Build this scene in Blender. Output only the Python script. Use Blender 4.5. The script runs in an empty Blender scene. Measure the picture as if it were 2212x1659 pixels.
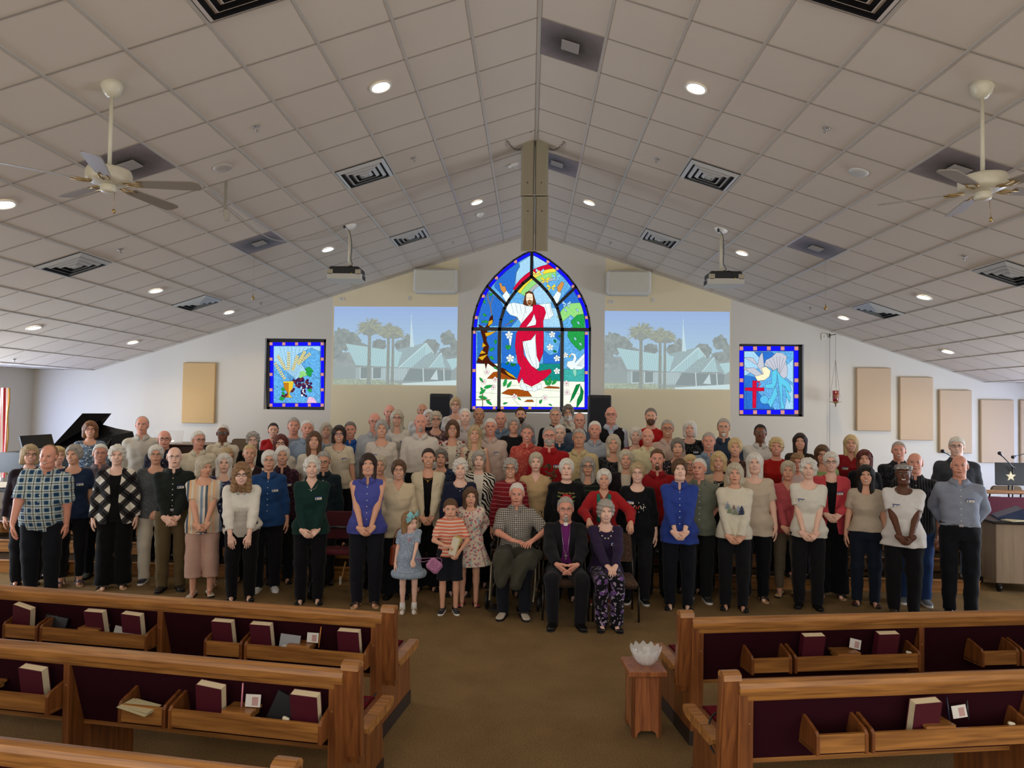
import bpy, math, random, zlib
import numpy as np
from mathutils import Vector, Matrix

# ------------------------------------------------------------------ camera, world, lights, exposure
SC = bpy.context.scene
COL = SC.collection
HC = 2.3                                  # lens height above the floor
F_PX, YAW, PITCH, ROLL, CX = 1478.3, -0.0260, 0.0309, 0.0148, -0.04
def _axes():
    cy, sy, cp, sp = math.cos(YAW), math.sin(YAW), math.cos(PITCH), math.sin(PITCH)
    fw = np.array([sy*cp, cy*cp, sp]); r = np.array([cy, -sy, 0.0]); u = np.cross(r, fw)
    cr, sr = math.cos(ROLL), math.sin(ROLL)
    return cr*r + sr*u, -sr*r + cr*u, fw
RGT, UPV, FWD = _axes()
CAMP = np.array([CX, 0.0, HC])
cam_d = bpy.data.cameras.new('camera'); cam = bpy.data.objects.new('camera', cam_d); COL.objects.link(cam)
cam_d.sensor_fit = 'HORIZONTAL'; cam_d.sensor_width = 36.0; cam_d.lens = F_PX/2212*36.0
cam_d.clip_start = 0.05; cam_d.clip_end = 200
cam.matrix_world = Matrix([[RGT[i], UPV[i], -FWD[i], CAMP[i]] for i in range(3)] + [[0, 0, 0, 1]])
SC.camera = cam
def ray(px, py): return FWD + (px-1106)/F_PX*RGT - (py-829.5)/F_PX*UPV
def at_y(px, py, Y):
    d = ray(px, py); return CAMP + d*(Y/d[1])
def at_z(px, py, z):
    d = ray(px, py); return CAMP + d*((z-HC)/d[2])

w = bpy.data.worlds.new('world'); SC.world = w; w.use_nodes = True
bg = w.node_tree.nodes['Background']; bg.inputs[0].default_value = (1.0, 0.95, 0.88, 1); bg.inputs[1].default_value = 1.85
SC.view_settings.view_transform = 'Standard'; SC.view_settings.look = 'None'
SC.view_settings.exposure = 0.0; SC.view_settings.gamma = 1.0; SC.view_settings.use_curve_mapping = False

def lamp(kind, name, loc, energy, color, size=0.1, rot=None, **kw):
    d = bpy.data.lights.new(name, kind); d.energy = energy; d.color = color
    if kind == 'AREA':
        d.size = size
        if 'size_y' in kw: d.shape = 'RECTANGLE'; d.size_y = kw['size_y']
    elif kind == 'SPOT':
        d.spot_size = kw.get('angle', 2.2); d.spot_blend = 0.8; d.shadow_soft_size = size
    else: d.shadow_soft_size = size
    o = bpy.data.objects.new(name, d); COL.objects.link(o); o.location = loc
    if rot: o.rotation_euler = rot
    return o

# room constants
T = 0.61; TH = 0.3122; RIDGE = HC+3.389; Y0 = 5.869; WALLY = 13.4
TX = T*math.cos(TH); TZ = T*math.sin(TH); TANT = math.tan(TH)
EAVE_X = 15*TX; EAVE_Z = RIDGE-15*TZ; SIDE_X = 9.95
def ceil_hit(px, py):
    d = ray(px, py)
    s = 1 if px > 1140+(872-py)*0.03 else -1
    k = (RIDGE-CAMP[2]-s*CAMP[0]*TANT)/(d[2]+s*d[0]*TANT)
    return CAMP+k*d, s
def slope_pt(s, c, j, drop=0.0):
    """point on the sloped ceiling: side s, c tiles from the ridge, j tiles along; drop is below the surface, along its normal"""
    return Vector((s*(c*TX-drop*math.sin(TH)), Y0+j*T, RIDGE-c*TZ-drop*math.cos(TH)))
def tile_of(px, py):
    p, s = ceil_hit(px, py)
    return s, abs(p[0])/TX, (p[1]-Y0)/T

# ------------------------------------------------------------------ helpers
def srgb(h):
    if not isinstance(h, str): return tuple(h)[:3]
    h = h.lstrip('#'); v = [int(h[i:i+2], 16)/255 for i in (0, 2, 4)]
    return tuple(x/12.92 if x <= 0.04045 else ((x+0.055)/1.055)**2.4 for x in v)
def rnd(seed): return random.Random(zlib.crc32(str(seed).encode()))
_MATS = {}
def new_mat(name):
    m = bpy.data.materials.new(name); m.use_nodes = True
    return m, m.node_tree.nodes, m.node_tree.links, m.node_tree.nodes['Principled BSDF']
def plain(color, rough=0.6, metal=0.0, spec=0.5, emit=0.0, name=None):
    key = ('plain', color if isinstance(color, str) else tuple(color), rough, metal, spec, emit)
    if key in _MATS: return _MATS[key]
    m, n, l, b = new_mat(name or 'plain'); c = srgb(color)
    # a faint procedural variation of the surface
    tc = n.new('ShaderNodeTexCoord'); nz = n.new('ShaderNodeTexNoise'); nz.inputs['Scale'].default_value = 35
    mx = n.new('ShaderNodeMix'); mx.data_type = 'RGBA'
    mx.inputs[6].default_value = (*[x*0.93 for x in c], 1); mx.inputs[7].default_value = (*[min(1, x*1.05) for x in c], 1)
    l.new(tc.outputs['Object'], nz.inputs['Vector']); l.new(nz.outputs['Fac'], mx.inputs[0]); l.new(mx.outputs[2], b.inputs['Base Color'])
    b.inputs['Roughness'].default_value = rough; b.inputs['Metallic'].default_value = metal
    b.inputs['Specular IOR Level'].default_value = spec
    if emit: b.inputs['Emission Color'].default_value = (*c, 1); b.inputs['Emission Strength'].default_value = emit
    _MATS[key] = m; return m
def glow(color, strength, name='glow', noise=0.0, scale=30):
    key = ('glow', color if isinstance(color, str) else tuple(color), strength, noise)
    if key in _MATS: return _MATS[key]
    m = bpy.data.materials.new(name); m.use_nodes = True; n, l = m.node_tree.nodes, m.node_tree.links
    n.clear(); o = n.new('ShaderNodeOutputMaterial'); e = n.new('ShaderNodeEmission'); l.new(e.outputs[0], o.inputs[0])
    c = srgb(color); e.inputs[0].default_value = (*c, 1); e.inputs[1].default_value = strength
    if noise:
        tc = n.new('ShaderNodeTexCoord'); nz = n.new('ShaderNodeTexNoise'); nz.inputs['Scale'].default_value = scale; nz.inputs['Detail'].default_value = 3
        mr = n.new('ShaderNodeMapRange'); mr.inputs[1].default_value = 0.35; mr.inputs[2].default_value = 0.7
        mr.inputs[3].default_value = strength*(1-noise); mr.inputs[4].default_value = strength*(1+noise)
        l.new(tc.outputs['Object'], nz.inputs['Vector']); l.new(nz.outputs['Fac'], mr.inputs[0]); l.new(mr.outputs[0], e.inputs[1])
    _MATS[key] = m; return m

class MB:
    """collects shapes and builds them as ONE mesh object"""
    def __init__(s): s.v = []; s.f = []; s.m = []; s.sm = []
    def add(s, vs, fs, mi=0, smooth=False):
        b = len(s.v); s.v += [tuple(map(float, p)) for p in vs]; s.f += [tuple(i+b for i in f) for f in fs]
        s.m += [mi]*len(fs); s.sm += [smooth]*len(fs); return s
    def box(s, c, size, rot=None, mi=0, bev=0.0):
        hx, hy, hz = [x/2 for x in size]; M = rot or Matrix.Identity(3); c = Vector(c)
        if bev <= 0:
            P = [Vector((x*hx, y*hy, z*hz)) for z in (-1, 1) for y in (-1, 1) for x in (-1, 1)]
            F = [(0, 2, 3, 1), (4, 5, 7, 6), (0, 1, 5, 4), (2, 6, 7, 3), (0, 4, 6, 2), (1, 3, 7, 5)]
        else:
            e = min(bev, hx*.98, hy*.98, hz*.98)
            P = []; idx = {}
            for sx in (-1, 1):
                for sy in (-1, 1):
                    for sz in (-1, 1):
                        for ax in range(3):
                            q = [sx*(hx-e), sy*(hy-e), sz*(hz-e)]; q[ax] = (sx*hx, sy*hy, sz*hz)[ax]
                            idx[(sx, sy, sz, ax)] = len(P); P.append(Vector(q))
            F = []
            for ax in range(3):
                a, b2 = [k for k in range(3) if k != ax]
                for sg in (-1, 1):
                    q = []
                    for (u, v) in ((-1, -1), (1, -1), (1, 1), (-1, 1)):
                        t = [0, 0, 0]; t[ax] = sg; t[a] = u; t[b2] = v; q.append(idx[(*t, ax)])
                    if (sg > 0) == (ax == 1): q.reverse()
                    F.append(tuple(q))
            for ax in range(3):
                a, b2 = [k for k in range(3) if k != ax]
                for u in (-1, 1):
                    for v in (-1, 1):
                        t0 = [0, 0, 0]; t0[a] = u; t0[b2] = v; t0[ax] = -1; t1 = list(t0); t1[ax] = 1
                        F.append((idx[(*t0, a)], idx[(*t1, a)], idx[(*t1, b2)], idx[(*t0, b2)]))
            for sx in (-1, 1):
                for sy in (-1, 1):
                    for sz in (-1, 1): F.append(tuple(idx[(sx, sy, sz, k)] for k in range(3)))
        return s.add([M @ p + c for p in P], F, mi)
    def tube(s, pts, r, n=8, mi=0, caps=True, closed=False, smooth=True):
        pts = [Vector(p) for p in pts]; N = len(pts); rr = r if isinstance(r, (list, tuple)) else [r]*N
        V = []; up = None
        for i, p in enumerate(pts):
            if closed: t = pts[(i+1) % N]-pts[i-1]
            else: t = pts[min(i+1, N-1)]-pts[max(i-1, 0)]
            t = t.normalized() if t.length > 1e-9 else Vector((0, 0, 1))
            if up is None: up = Vector((0, 0, 1)) if abs(t.z) < .9 else Vector((1, 0, 0))
            a = t.cross(up)
            if a.length < 1e-6: a = t.orthogonal()
            a.normalize(); b = a.cross(t).normalized(); up = b
            for k in range(n):
                an = 2*math.pi*k/n; V.append(p+(a*math.cos(an)+b*math.sin(an))*rr[i])
        F = []
        for i in range(N if closed else N-1):
            j = (i+1) % N
            for k in range(n): F.append((i*n+k, i*n+(k+1) % n, j*n+(k+1) % n, j*n+k))
        if caps and not closed: F.append(tuple(range(n-1, -1, -1))); F.append(tuple((N-1)*n+k for k in range(n)))
        return s.add(V, F, mi, smooth)
    def lathe(s, prof, n=24, c=(0, 0, 0), rot=None, mi=0, smooth=True, caps=True, sx=1, sy=1):
        M = rot or Matrix.Identity(3); c = Vector(c); V = []
        for r, z in prof:
            for k in range(n): a = 2*math.pi*k/n; V.append(M @ Vector((r*math.cos(a)*sx, r*math.sin(a)*sy, z))+c)
        F = [(i*n+k, i*n+(k+1) % n, (i+1)*n+(k+1) % n, (i+1)*n+k) for i in range(len(prof)-1) for k in range(n)]
        if caps: F.append(tuple(range(n-1, -1, -1))); F.append(tuple((len(prof)-1)*n+k for k in range(n)))
        return s.add(V, F, mi, smooth)
    def prism(s, poly, d0, d1, fn, mi=0):
        """poly is 2-D; fn(u, v, d) gives the 3-D point at depth d"""
        n = len(poly); V = [fn(u, v, d0) for u, v in poly]+[fn(u, v, d1) for u, v in poly]
        F = [tuple(range(n-1, -1, -1)), tuple(range(n, 2*n))]+[(k, (k+1) % n, n+(k+1) % n, n+k) for k in range(n)]
        return s.add(V, F, mi)
    def ell(s, c, r, n=16, m=10, rot=None, mi=0):
        M = rot or Matrix.Identity(3); c = Vector(c); V = [M @ Vector((0, 0, -r[2]))+c]
        for i in range(1, m):
            p = -math.pi/2+math.pi*i/m
            for k in range(n): a = 2*math.pi*k/n; V.append(M @ Vector((r[0]*math.cos(p)*math.cos(a), r[1]*math.cos(p)*math.sin(a), r[2]*math.sin(p)))+c)
        V.append(M @ Vector((0, 0, r[2]))+c); F = []
        for k in range(n): F.append((0, 1+(k+1) % n, 1+k)); F.append((len(V)-1, 1+(m-2)*n+k, 1+(m-2)*n+(k+1) % n))
        for i in range(m-2):
            for k in range(n): F.append((1+i*n+k, 1+i*n+(k+1) % n, 1+(i+1)*n+(k+1) % n, 1+(i+1)*n+k))
        return s.add(V, F, mi, True)
    def build(s, name, mats, parent=None, loc=None, rot=None):
        me = bpy.data.meshes.new(name); me.from_pydata(s.v, [], s.f)
        for m in (mats if isinstance(mats, (list, tuple)) else [mats]): me.materials.append(m)
        me.polygons.foreach_set('material_index', s.m); me.polygons.foreach_set('use_smooth', s.sm); me.validate(); me.update()
        o = bpy.data.objects.new(name, me); COL.objects.link(o)
        if parent is not None: o.parent = parent
        if loc is not None: o.location = loc
        if rot is not None: o.rotation_euler = rot
        return o
def tag(o, label=None, cat=None, group=None, kind=None):
    if label: o['label'] = label
    if cat: o['category'] = cat
    if group: o['group'] = group
    if kind: o['kind'] = kind
    return o
def empty(name, loc=(0, 0, 0), rz=0.0, **kw):
    o = bpy.data.objects.new(name, None); COL.objects.link(o); o.location = loc; o.rotation_euler = (0, 0, rz); o.empty_display_size = 0.1
    return tag(o, **kw)
def kids(o): return [c for c in COL.objects if c.parent == o]
def copy_tree(o, parent=None, **kw):
    c = o.copy(); COL.objects.link(c); c.parent = parent
    for ch in kids(o): copy_tree(ch, c)
    return tag(c, **kw)
def Rz(a): return Matrix.Rotation(a, 3, 'Z')
def Rx(a): return Matrix.Rotation(a, 3, 'X')
def Ry(a): return Matrix.Rotation(a, 3, 'Y')
# ------------------------------------------------------------------ surface materials
def wall_mat(name, c0, rough=.9):
    m, n, l, b = new_mat(name); c = srgb(c0)
    tc = n.new('ShaderNodeTexCoord'); nz = n.new('ShaderNodeTexNoise'); nz.inputs['Scale'].default_value = 1.3; nz.inputs['Detail'].default_value = 4
    mx = n.new('ShaderNodeMix'); mx.data_type = 'RGBA'; mx.inputs[6].default_value = (*[x*.96 for x in c], 1); mx.inputs[7].default_value = (*[min(1, x*1.03) for x in c], 1)
    l.new(tc.outputs['Object'], nz.inputs['Vector']); l.new(nz.outputs['Fac'], mx.inputs[0]); l.new(mx.outputs[2], b.inputs['Base Color'])
    n2 = n.new('ShaderNodeTexNoise'); n2.inputs['Scale'].default_value = 260; bp = n.new('ShaderNodeBump'); bp.inputs['Strength'].default_value = .15; bp.inputs['Distance'].default_value = .002
    l.new(tc.outputs['Object'], n2.inputs['Vector']); l.new(n2.outputs['Fac'], bp.inputs['Height']); l.new(bp.outputs[0], b.inputs['Normal'])
    b.inputs['Roughness'].default_value = rough; b.inputs['Specular IOR Level'].default_value = .2
    return m
def carpet_mat(name, a, b_, scale=120):
    m, n, l, b = new_mat(name)
    tc = n.new('ShaderNodeTexCoord'); nz = n.new('ShaderNodeTexNoise'); nz.inputs['Scale'].default_value = scale; nz.inputs['Detail'].default_value = 5; nz.inputs['Roughness'].default_value = .75
    n3 = n.new('ShaderNodeTexNoise'); n3.inputs['Scale'].default_value = 2.2; n3.inputs['Detail'].default_value = 3
    vr = n.new('ShaderNodeTexVoronoi'); vr.inputs['Scale'].default_value = scale*1.6
    cr = n.new('ShaderNodeValToRGB'); e = cr.color_ramp.elements; e[0].position = .34; e[1].position = .66
    e[0].color = (*srgb(a), 1); e[1].color = (*srgb(b_), 1)
    mu = n.new('ShaderNodeMix'); mu.data_type = 'RGBA'; mu.blend_type = 'MULTIPLY'; mu.inputs[0].default_value = .45
    l.new(tc.outputs['Object'], nz.inputs['Vector']); l.new(tc.outputs['Object'], n3.inputs['Vector']); l.new(tc.outputs['Object'], vr.inputs['Vector'])
    l.new(nz.outputs['Fac'], cr.inputs[0]); l.new(cr.outputs[0], mu.inputs[6]); l.new(n3.outputs['Fac'], mu.inputs[7]); l.new(mu.outputs[2], b.inputs['Base Color'])
    ad = n.new('ShaderNodeMath'); l.new(vr.outputs['Distance'], ad.inputs[0]); l.new(nz.outputs['Fac'], ad.inputs[1])
    bp = n.new('ShaderNodeBump'); bp.inputs['Strength'].default_value = .8; bp.inputs['Distance'].default_value = .008
    l.new(ad.outputs[0], bp.inputs['Height']); l.new(bp.outputs[0], b.inputs['Normal'])
    b.inputs['Roughness'].default_value = 1; b.inputs['Specular IOR Level'].default_value = .05
    return m
def wood_mat(name, dark, light, axis='X', scale=1.0, rough=.38, coat=.3):
    m, n, l, b = new_mat(name)
    tc = n.new('ShaderNodeTexCoord'); mp = n.new('ShaderNodeMapping')
    sc = {'X': (1.6, 26, 26), 'Y': (26, 1.6, 26), 'Z': (26, 26, 1.6)}[axis]; mp.inputs['Scale'].default_value = tuple(v*scale for v in sc)
    nz = n.new('ShaderNodeTexNoise'); nz.inputs['Scale'].default_value = 1.4; nz.inputs['Detail'].default_value = 6; nz.inputs['Distortion'].default_value = .6
    cr = n.new('ShaderNodeValToRGB'); e = cr.color_ramp.elements; e[0].position = .3; e[1].position = .7; e[0].color = (*srgb(dark), 1); e[1].color = (*srgb(light), 1)
    l.new(tc.outputs['Object'], mp.inputs[0]); l.new(mp.outputs[0], nz.inputs['Vector']); l.new(nz.outputs['Fac'], cr.inputs[0]); l.new(cr.outputs[0], b.inputs['Base Color'])
    b.inputs['Roughness'].default_value = rough; b.inputs['Coat Weight'].default_value = coat; b.inputs['Coat Roughness'].default_value = .25
    return m
M_WALL = wall_mat('wall_paint', '#cbc6bb'); M_TAN = wall_mat('screen_wall_paint', '#dccfae'); M_TILE = wall_mat('ceiling_tile', '#d2c7b9')
M_TILE.node_tree.nodes['Noise Texture.001'].inputs['Scale'].default_value = 90
M_CARPET = carpet_mat('brown_carpet', '#6e5233', '#b89a6c')
M_DARKCARPET = carpet_mat('dark_carpet', '#2e2419', '#5f4d38')
M_TBAR = plain('#b9b3a9', .30, .0, .9, name='white_metal_bar')
M_BLACK = plain('#0c0c0e', .45); M_BLACKFRAME = plain('#0a0a12', .35)
M_WHITE = plain('#e8e6e0', .5); M_CREAM = plain('#cfc8b2', .45)
M_OAKX = wood_mat('oak_lengthwise', '#774a22', '#b57c3e', 'X'); M_OAKZ = wood_mat('oak_upright', '#5c3116', '#8c5428', 'Z')
M_STEPWOOD = wood_mat('step_oak', '#7a4a1e', '#b27a3a', 'X')
M_MAROON = plain('#2c0a14', .95, 0, .1, name='maroon_fabric'); M_MAROONSEAT = plain('#5e1420', .95, 0, .1)

# ------------------------------------------------------------------ floor, walls, ceiling
def structure(mb, name, mats, parent=None):
    o = mb.build(name, mats, parent)
    if parent is None: o['kind'] = 'structure'
    return o
def quad(mb, a, b, c, d, mi=0): mb.add([a, b, c, d], [(0, 1, 2, 3)], mi)
mb = MB(); mb.box((0, 5.8, -.05), (19.9, 15.4, .1)); structure(mb, 'floor', M_CARPET)
# back wall with three openings, cut as one solid gable with depth
WD = .28
ARCH_PX = [(105, 1615), (112, 1300), (118, 1000), (122, 830), (135, 720), (165, 610), (205, 510), (262, 418), (335, 330), (425, 245), (520, 172), (610, 118), (692, 82),
           (775, 118), (865, 172), (955, 240), (1040, 322), (1112, 415), (1170, 510), (1215, 612), (1243, 720), (1254, 830), (1252, 1000), (1250, 1300), (1248, 1615)]
def zp(x, y): return (990+x/4.3656, 520+y/4.3656)
def wxz(px, py, Y=WALLY): p = at_y(px, py, Y); return (p[0], p[2])
ARCH = [wxz(*zp(*p)) for p in ARCH_PX]
WINL = [wxz(572, 884), wxz(573, 732), wxz(703, 732), wxz(701, 884)]
WINR = [wxz(1597, 898), wxz(1597, 743), wxz(1734, 744), wxz(1736, 899)]
def rect_of(P): xs = [p[0] for p in P]; zs = [p[1] for p in P]; return min(xs), max(xs), min(zs), max(zs)
def wall_with_holes(mb, x0, x1, z0, top_fn, holes, y, mi_fn, xcuts=()):
    """vertical strips of wall between cut lines; holes are x-monotone outlines given as (lower(x), upper(x), xa, xb)"""
    xs = sorted(set([x0, x1, *xcuts]+[v for h in holes for v in h[3]]))
    xs = [x for x in xs if x0-1e-6 <= x <= x1+1e-6]
    for a, b in zip(xs, xs[1:]):
        if b-a < 1e-5: continue
        m = (a+b)/2; mi = mi_fn(m); segs = [(lambda x: z0)]
        for lo, hi, rng, _ in holes:
            if rng[0] < m < rng[1]: segs += [lo, hi]
        segs.append(top_fn)
        for k in range(0, len(segs), 2):
            l0, l1 = segs[k], segs[k+1]
            quad(mb, (a, y, l0(a)), (b, y, l0(b)), (b, y, l1(b)), (a, y, l1(a)), mi)
def arch_up(x):
    P = ARCH[3:22]; xs = [p[0] for p in P]; zs = [p[1] for p in P]
    return float(np.interp(x, xs, zs))
ax0, ax1, az0, az1 = rect_of(ARCH); ax0 = ARCH[3][0]; ax1 = ARCH[21][0]
lx0, lx1, lz0, lz1 = rect_of(WINL); rx0, rx1, rz0, rz1 = rect_of(WINR)
holes = [(lambda x: az0, arch_up, (ax0, ax1), [p[0] for p in ARCH[3:22]]), (lambda x: lz0, lambda x: lz1, (lx0, lx1), [lx0, lx1]), (lambda x: rz0, lambda x: rz1, (rx0, rx1), [rx0, rx1])]
def roofline(x): return max(RIDGE-abs(x)*TANT, EAVE_Z)+.02
tl0, tl1 = wxz(718, 700)[0], wxz(989, 700)[0]; tr0, tr1 = wxz(1307, 700)[0], wxz(1579, 700)[0]
mb = MB(); wall_with_holes(mb, -SIDE_X, SIDE_X, 0, roofline, holes, WALLY, lambda m: 1 if (tl0 < m < tl1 or tr0 < m < tr1) else 0, xcuts=(0, -EAVE_X, EAVE_X, tl0, tl1, tr0, tr1))
# reveals of the openings
def reveal(P, mi=0):
    for a, b in zip(P, P[1:]+P[:1]): quad(mb, (a[0], WALLY, a[1]), (b[0], WALLY, b[1]), (b[0], WALLY+WD, b[1]), (a[0], WALLY+WD, a[1]), mi)
AR = [(ax0, az0)]+[(p[0], p[1]) for p in ARCH[3:22]]+[(ax1, az0)]
reveal(AR); reveal([(lx0, lz0), (lx0, lz1), (lx1, lz1), (lx1, lz0)]); reveal([(rx0, rz0), (rx0, rz1), (rx1, rz1), (rx1, rz0)])
structure(mb, 'wall_back', [M_WALL, M_TAN])
for s, nm in ((-1, 'left'), (1, 'right')):
    mb = MB(); mb.box((s*(SIDE_X+.1), 5.8, EAVE_Z/2), (.2, 15.4, EAVE_Z+.04)); structure(mb, 'wall_'+nm, M_WALL)
    mb = MB(); mb.box((s*(SIDE_X-.012), 11.2, .06), (.02, 4.4, .12)); structure(mb, 'baseboard_'+nm, M_OAKX)
# ceiling: the two slopes, the low flat strips beyond the eaves
mb = MB(); ya, yb = Y0-11*T, WALLY+.03
quad(mb, (0, ya, RIDGE), (EAVE_X, ya, EAVE_Z), (EAVE_X, yb, EAVE_Z), (0, yb, RIDGE)); quad(mb, (0, ya, RIDGE), (0, yb, RIDGE), (-EAVE_X, yb, EAVE_Z), (-EAVE_X, ya, EAVE_Z))
for s in (-1, 1): quad(mb, (s*EAVE_X, ya, EAVE_Z), (s*(SIDE_X+.02), ya, EAVE_Z), (s*(SIDE_X+.02), yb, EAVE_Z), (s*EAVE_X, yb, EAVE_Z))
structure(mb, 'ceiling', M_TILE)
# suspended grid: main runners along the room, cross tees between them
mb = MB(); mt = MB(); W2 = .012
for s in (-1, 1):
    R = Ry(s*TH)
    for c in range(0 if s > 0 else 1, 16):
        if c == 0: mb.box((0, (ya+yb)/2, RIDGE-.008), (.03, yb-ya, .012), None, bev=.003); continue
        p = slope_pt(s, c, 0, .004); mb.box((p.x, (ya+yb)/2, p.z), (.026, yb-ya, .010), R, bev=.003)
    for j in range(-11, 13):
        if Y0+j*T > WALLY: continue
        p = slope_pt(s, 7.5, j, .002); mt.box(p, (15*T, .016, .005), R)
        mt.box((s*(EAVE_X+SIDE_X)/2, Y0+j*T, EAVE_Z-.002), (SIDE_X-EAVE_X, .022, .005))
    mb.box((s*(EAVE_X+T), (ya+yb)/2, EAVE_Z-.004), (.026, yb-ya, .01), bev=.003)
structure(mb, 'trim_1', M_TBAR); structure(mt, 'trim_2', plain('#9c9387', .7, name='cross_tee'))
mb = MB()                                            # wall angle where ceiling meets back wall
for s in (-1, 1): mb.box((s*EAVE_X/2, WALLY-.012, (RIDGE+EAVE_Z)/2-.006), (15*T, .022, .012), Ry(s*TH)); mb.box((s*(EAVE_X+SIDE_X)/2, WALLY-.012, EAVE_Z-.006), (SIDE_X-EAVE_X, .022, .012))
structure(mb, 'trim_3', M_TBAR)

# ------------------------------------------------------------------ chancel steps
STEPS = [(8.9, .17), (9.35, .34), (9.8, .51), (10.5, .68)]
def level(Y, x=0.0):
    z = 0
    for y, h in STEPS:
        if Y >= y and not (h > .6 and abs(x) > 3.1): z = h
    return z
for k, (y, h) in enumerate(STEPS):
    x = (5.7 if k < 2 else 8.6) if k < 3 else 3.2; x0 = -8.6 if k < 3 else -3.2
    mb = MB(); h0 = STEPS[k-1][1] if k else 0
    mb.box(((x+x0)/2, (y+WALLY)/2+.012, (h+h0)/2-.006), (x-x0, WALLY-y-.025, h-h0-.012), mi=0)
    mb.box(((x+x0)/2, y+.006, (h+h0)/2-.008), (x-x0, .014, h-h0-.016), mi=1); mb.box(((x+x0)/2, y-.002, h-.012), (x-x0, .05, .024), mi=1, bev=.006)
    structure(mb, 'trim_%d' % (k+4), [M_DARKCARPET, M_STEPWOOD])

# ------------------------------------------------------------------ recessed lights
WARM, COOL = (1.0, .78, .5), (.86, .9, 1.0)
LIGHTS = [(822, 186, 1), (1504, 189, 1), (8, 440, 1), (1030, 436, 1), (1273, 437, 1), (708, 538, 0), (1603, 546, 1), (337, 627, 1), (1996, 641, 1), (495, 674, 1), (1822, 686, 1), (73, 707, 1), (287, 739, 1), (2047, 759, 1)]
LNAME = ['nearest one left of the ridge, high up', 'nearest one right of the ridge, high up', 'cut by the left edge beside the ceiling fan', 'just left of the hanging speaker column',
         'just right of the hanging speaker column', 'cool white one left of the left projector', 'just right of the right projector', 'between the two left square diffusers',
         'near the right small diffuser, above it', 'right of the small left diffuser', 'above the small hanging wire near the right window', 'low on the far left slope',
         'low on the left slope nearest the back wall', 'lowest one on the right slope']
ring = MB(); ring.lathe([(.078, 0), (.10, -.004), (.105, -.012), (.092, -.016), (.080, -.008), (.078, 0)], 28, caps=False)
disc = MB(); disc.lathe([(.001, -.006), (.04, -.0062), (.08, -.006)], 28, caps=False)
L0 = None
for (px, py, wm), nm in zip(LIGHTS, LNAME):
    p, s = ceil_hit(px, py); c = WARM if wm else COOL
    o = empty('recessed_light', p-np.array([0, 0, .004]), label='round recessed ceiling light, '+nm, cat='ceiling light', group='recessed ceiling lights'); o.rotation_euler = (0, s*TH, 0)
    if L0 is None: r0 = ring.build('trim_ring', M_WHITE, o); L0 = o
    else: r0 = kids(L0)[0].copy(); COL.objects.link(r0); r0.parent = o
    disc.build('lens', glow(tuple(.9*x for x in ((1, .86, .66) if wm else (.9, .93, 1))), 14), o)
    sp = lamp('SPOT', 'downlight', Vector(p)+Vector((0, 0, -.05)), 42, c, .08, angle=2.5)
    sp.parent = None
p = at_z(0, 793, EAVE_Z-.004); o = empty('recessed_light', p, label='round recessed light in the low flat ceiling at the far left edge', cat='ceiling light', group='recessed ceiling lights')
c = kids(L0)[0].copy(); COL.objects.link(c); c.parent = o; disc.build('lens', glow((.9, .78, .6), 14), o)

# ------------------------------------------------------------------ unseen side-wall windows: back pair for blue wall light, the rest added as fill
M_DAY = glow((.80, .90, 1.0), 2.5, 'unseen_light_pane'); M_DAYB = glow((.42, .55, 1.0), 12.0, 'unseen_light_pane'); M_FILL_STRONG = glow((.80, .88, 1.0), 21.0, 'unseen_light_pane')  # added glowing panes that brighten ceiling and room; blue only for the back pair
for i, (s, y) in enumerate([(s, y) for s in (-1, 1) for y in (1.5, 4.5, 7.5, 10.2, 12.1)]):
    w_ = empty('window_%d' % (i+4), (s*(SIDE_X-.02), y, 1.55), kind='structure'); last = y > 12
    hw, hh = (.5, .8) if last else (.8, .75)
    mb = MB(); mb.box((0, 0, 0), (.01, hw*2, hh*2)); mb.build('pane', M_DAYB if last else (M_FILL_STRONG if y > 7 else M_DAY), w_)
    mb = MB()
    for q in (-1, 1): mb.box((-s*.005, q*(hw+.03), 0), (.04, .06, hh*2+.12)); mb.box((-s*.005, 0, q*(hh+.03)), (.04, hw*2, .06))
    mb.build('window_frame', M_WHITE, w_)
# ------------------------------------------------------------------ square diffusers and return grilles
M_VENTDARK = plain('#15151a', .6); M_VENT = plain('#b9bab8', .35, 0, .6)
def diffuser(px, py, label, sc=1.0, mat=None):
    s, c, j = tile_of(px, py); ci, ji = math.floor(c)+.5, math.floor(j)+.5
    p = slope_pt(s, ci, ji, .002); o = empty('air_diffuser', p, label=label, cat='air vent', group='square ceiling air diffusers'); o.rotation_euler = (0, s*TH, 0)
    mb = MB(); mb.box((0, 0, -.003), (.59, .59, .004)); mb.build('backing', M_VENTDARK, o)
    for k, h in enumerate((.285, .215, .145, .08)):
        mb = MB(); a, b2, z0, z1 = h, h-.038, -.008-.002*k, -.034-.002*k
        for q in range(4):
            R = Rz(q*math.pi/2); P = [(-a, -a, z0), (a, -a, z0), (b2, -b2, z1), (-b2, -b2, z1)]; P2 = [(x, y, z-.003) for x, y, z in P]
            mb.add([R @ Vector(v) for v in P+P2], [(0, 1, 2, 3), (7, 6, 5, 4), (0, 4, 5, 1), (2, 6, 7, 3)])
        mb.build('louver', mat or M_VENT, o)
    mb = MB(); mb.box((0, 0, -.036), (.07, .07, .004)); mb.build('center_plate', mat or M_VENT, o)
    return o
diffuser(787, 372, 'square louvered diffuser right of the left ceiling fan, upper one of the left inner pair')
diffuser(885, 507, 'small looking square diffuser above the left wall speaker')
diffuser(1531, 376, 'square louvered diffuser left of the right ceiling fan, upper one of the right inner pair')
diffuser(1420, 512, 'small looking square diffuser above the right wall speaker')
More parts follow.
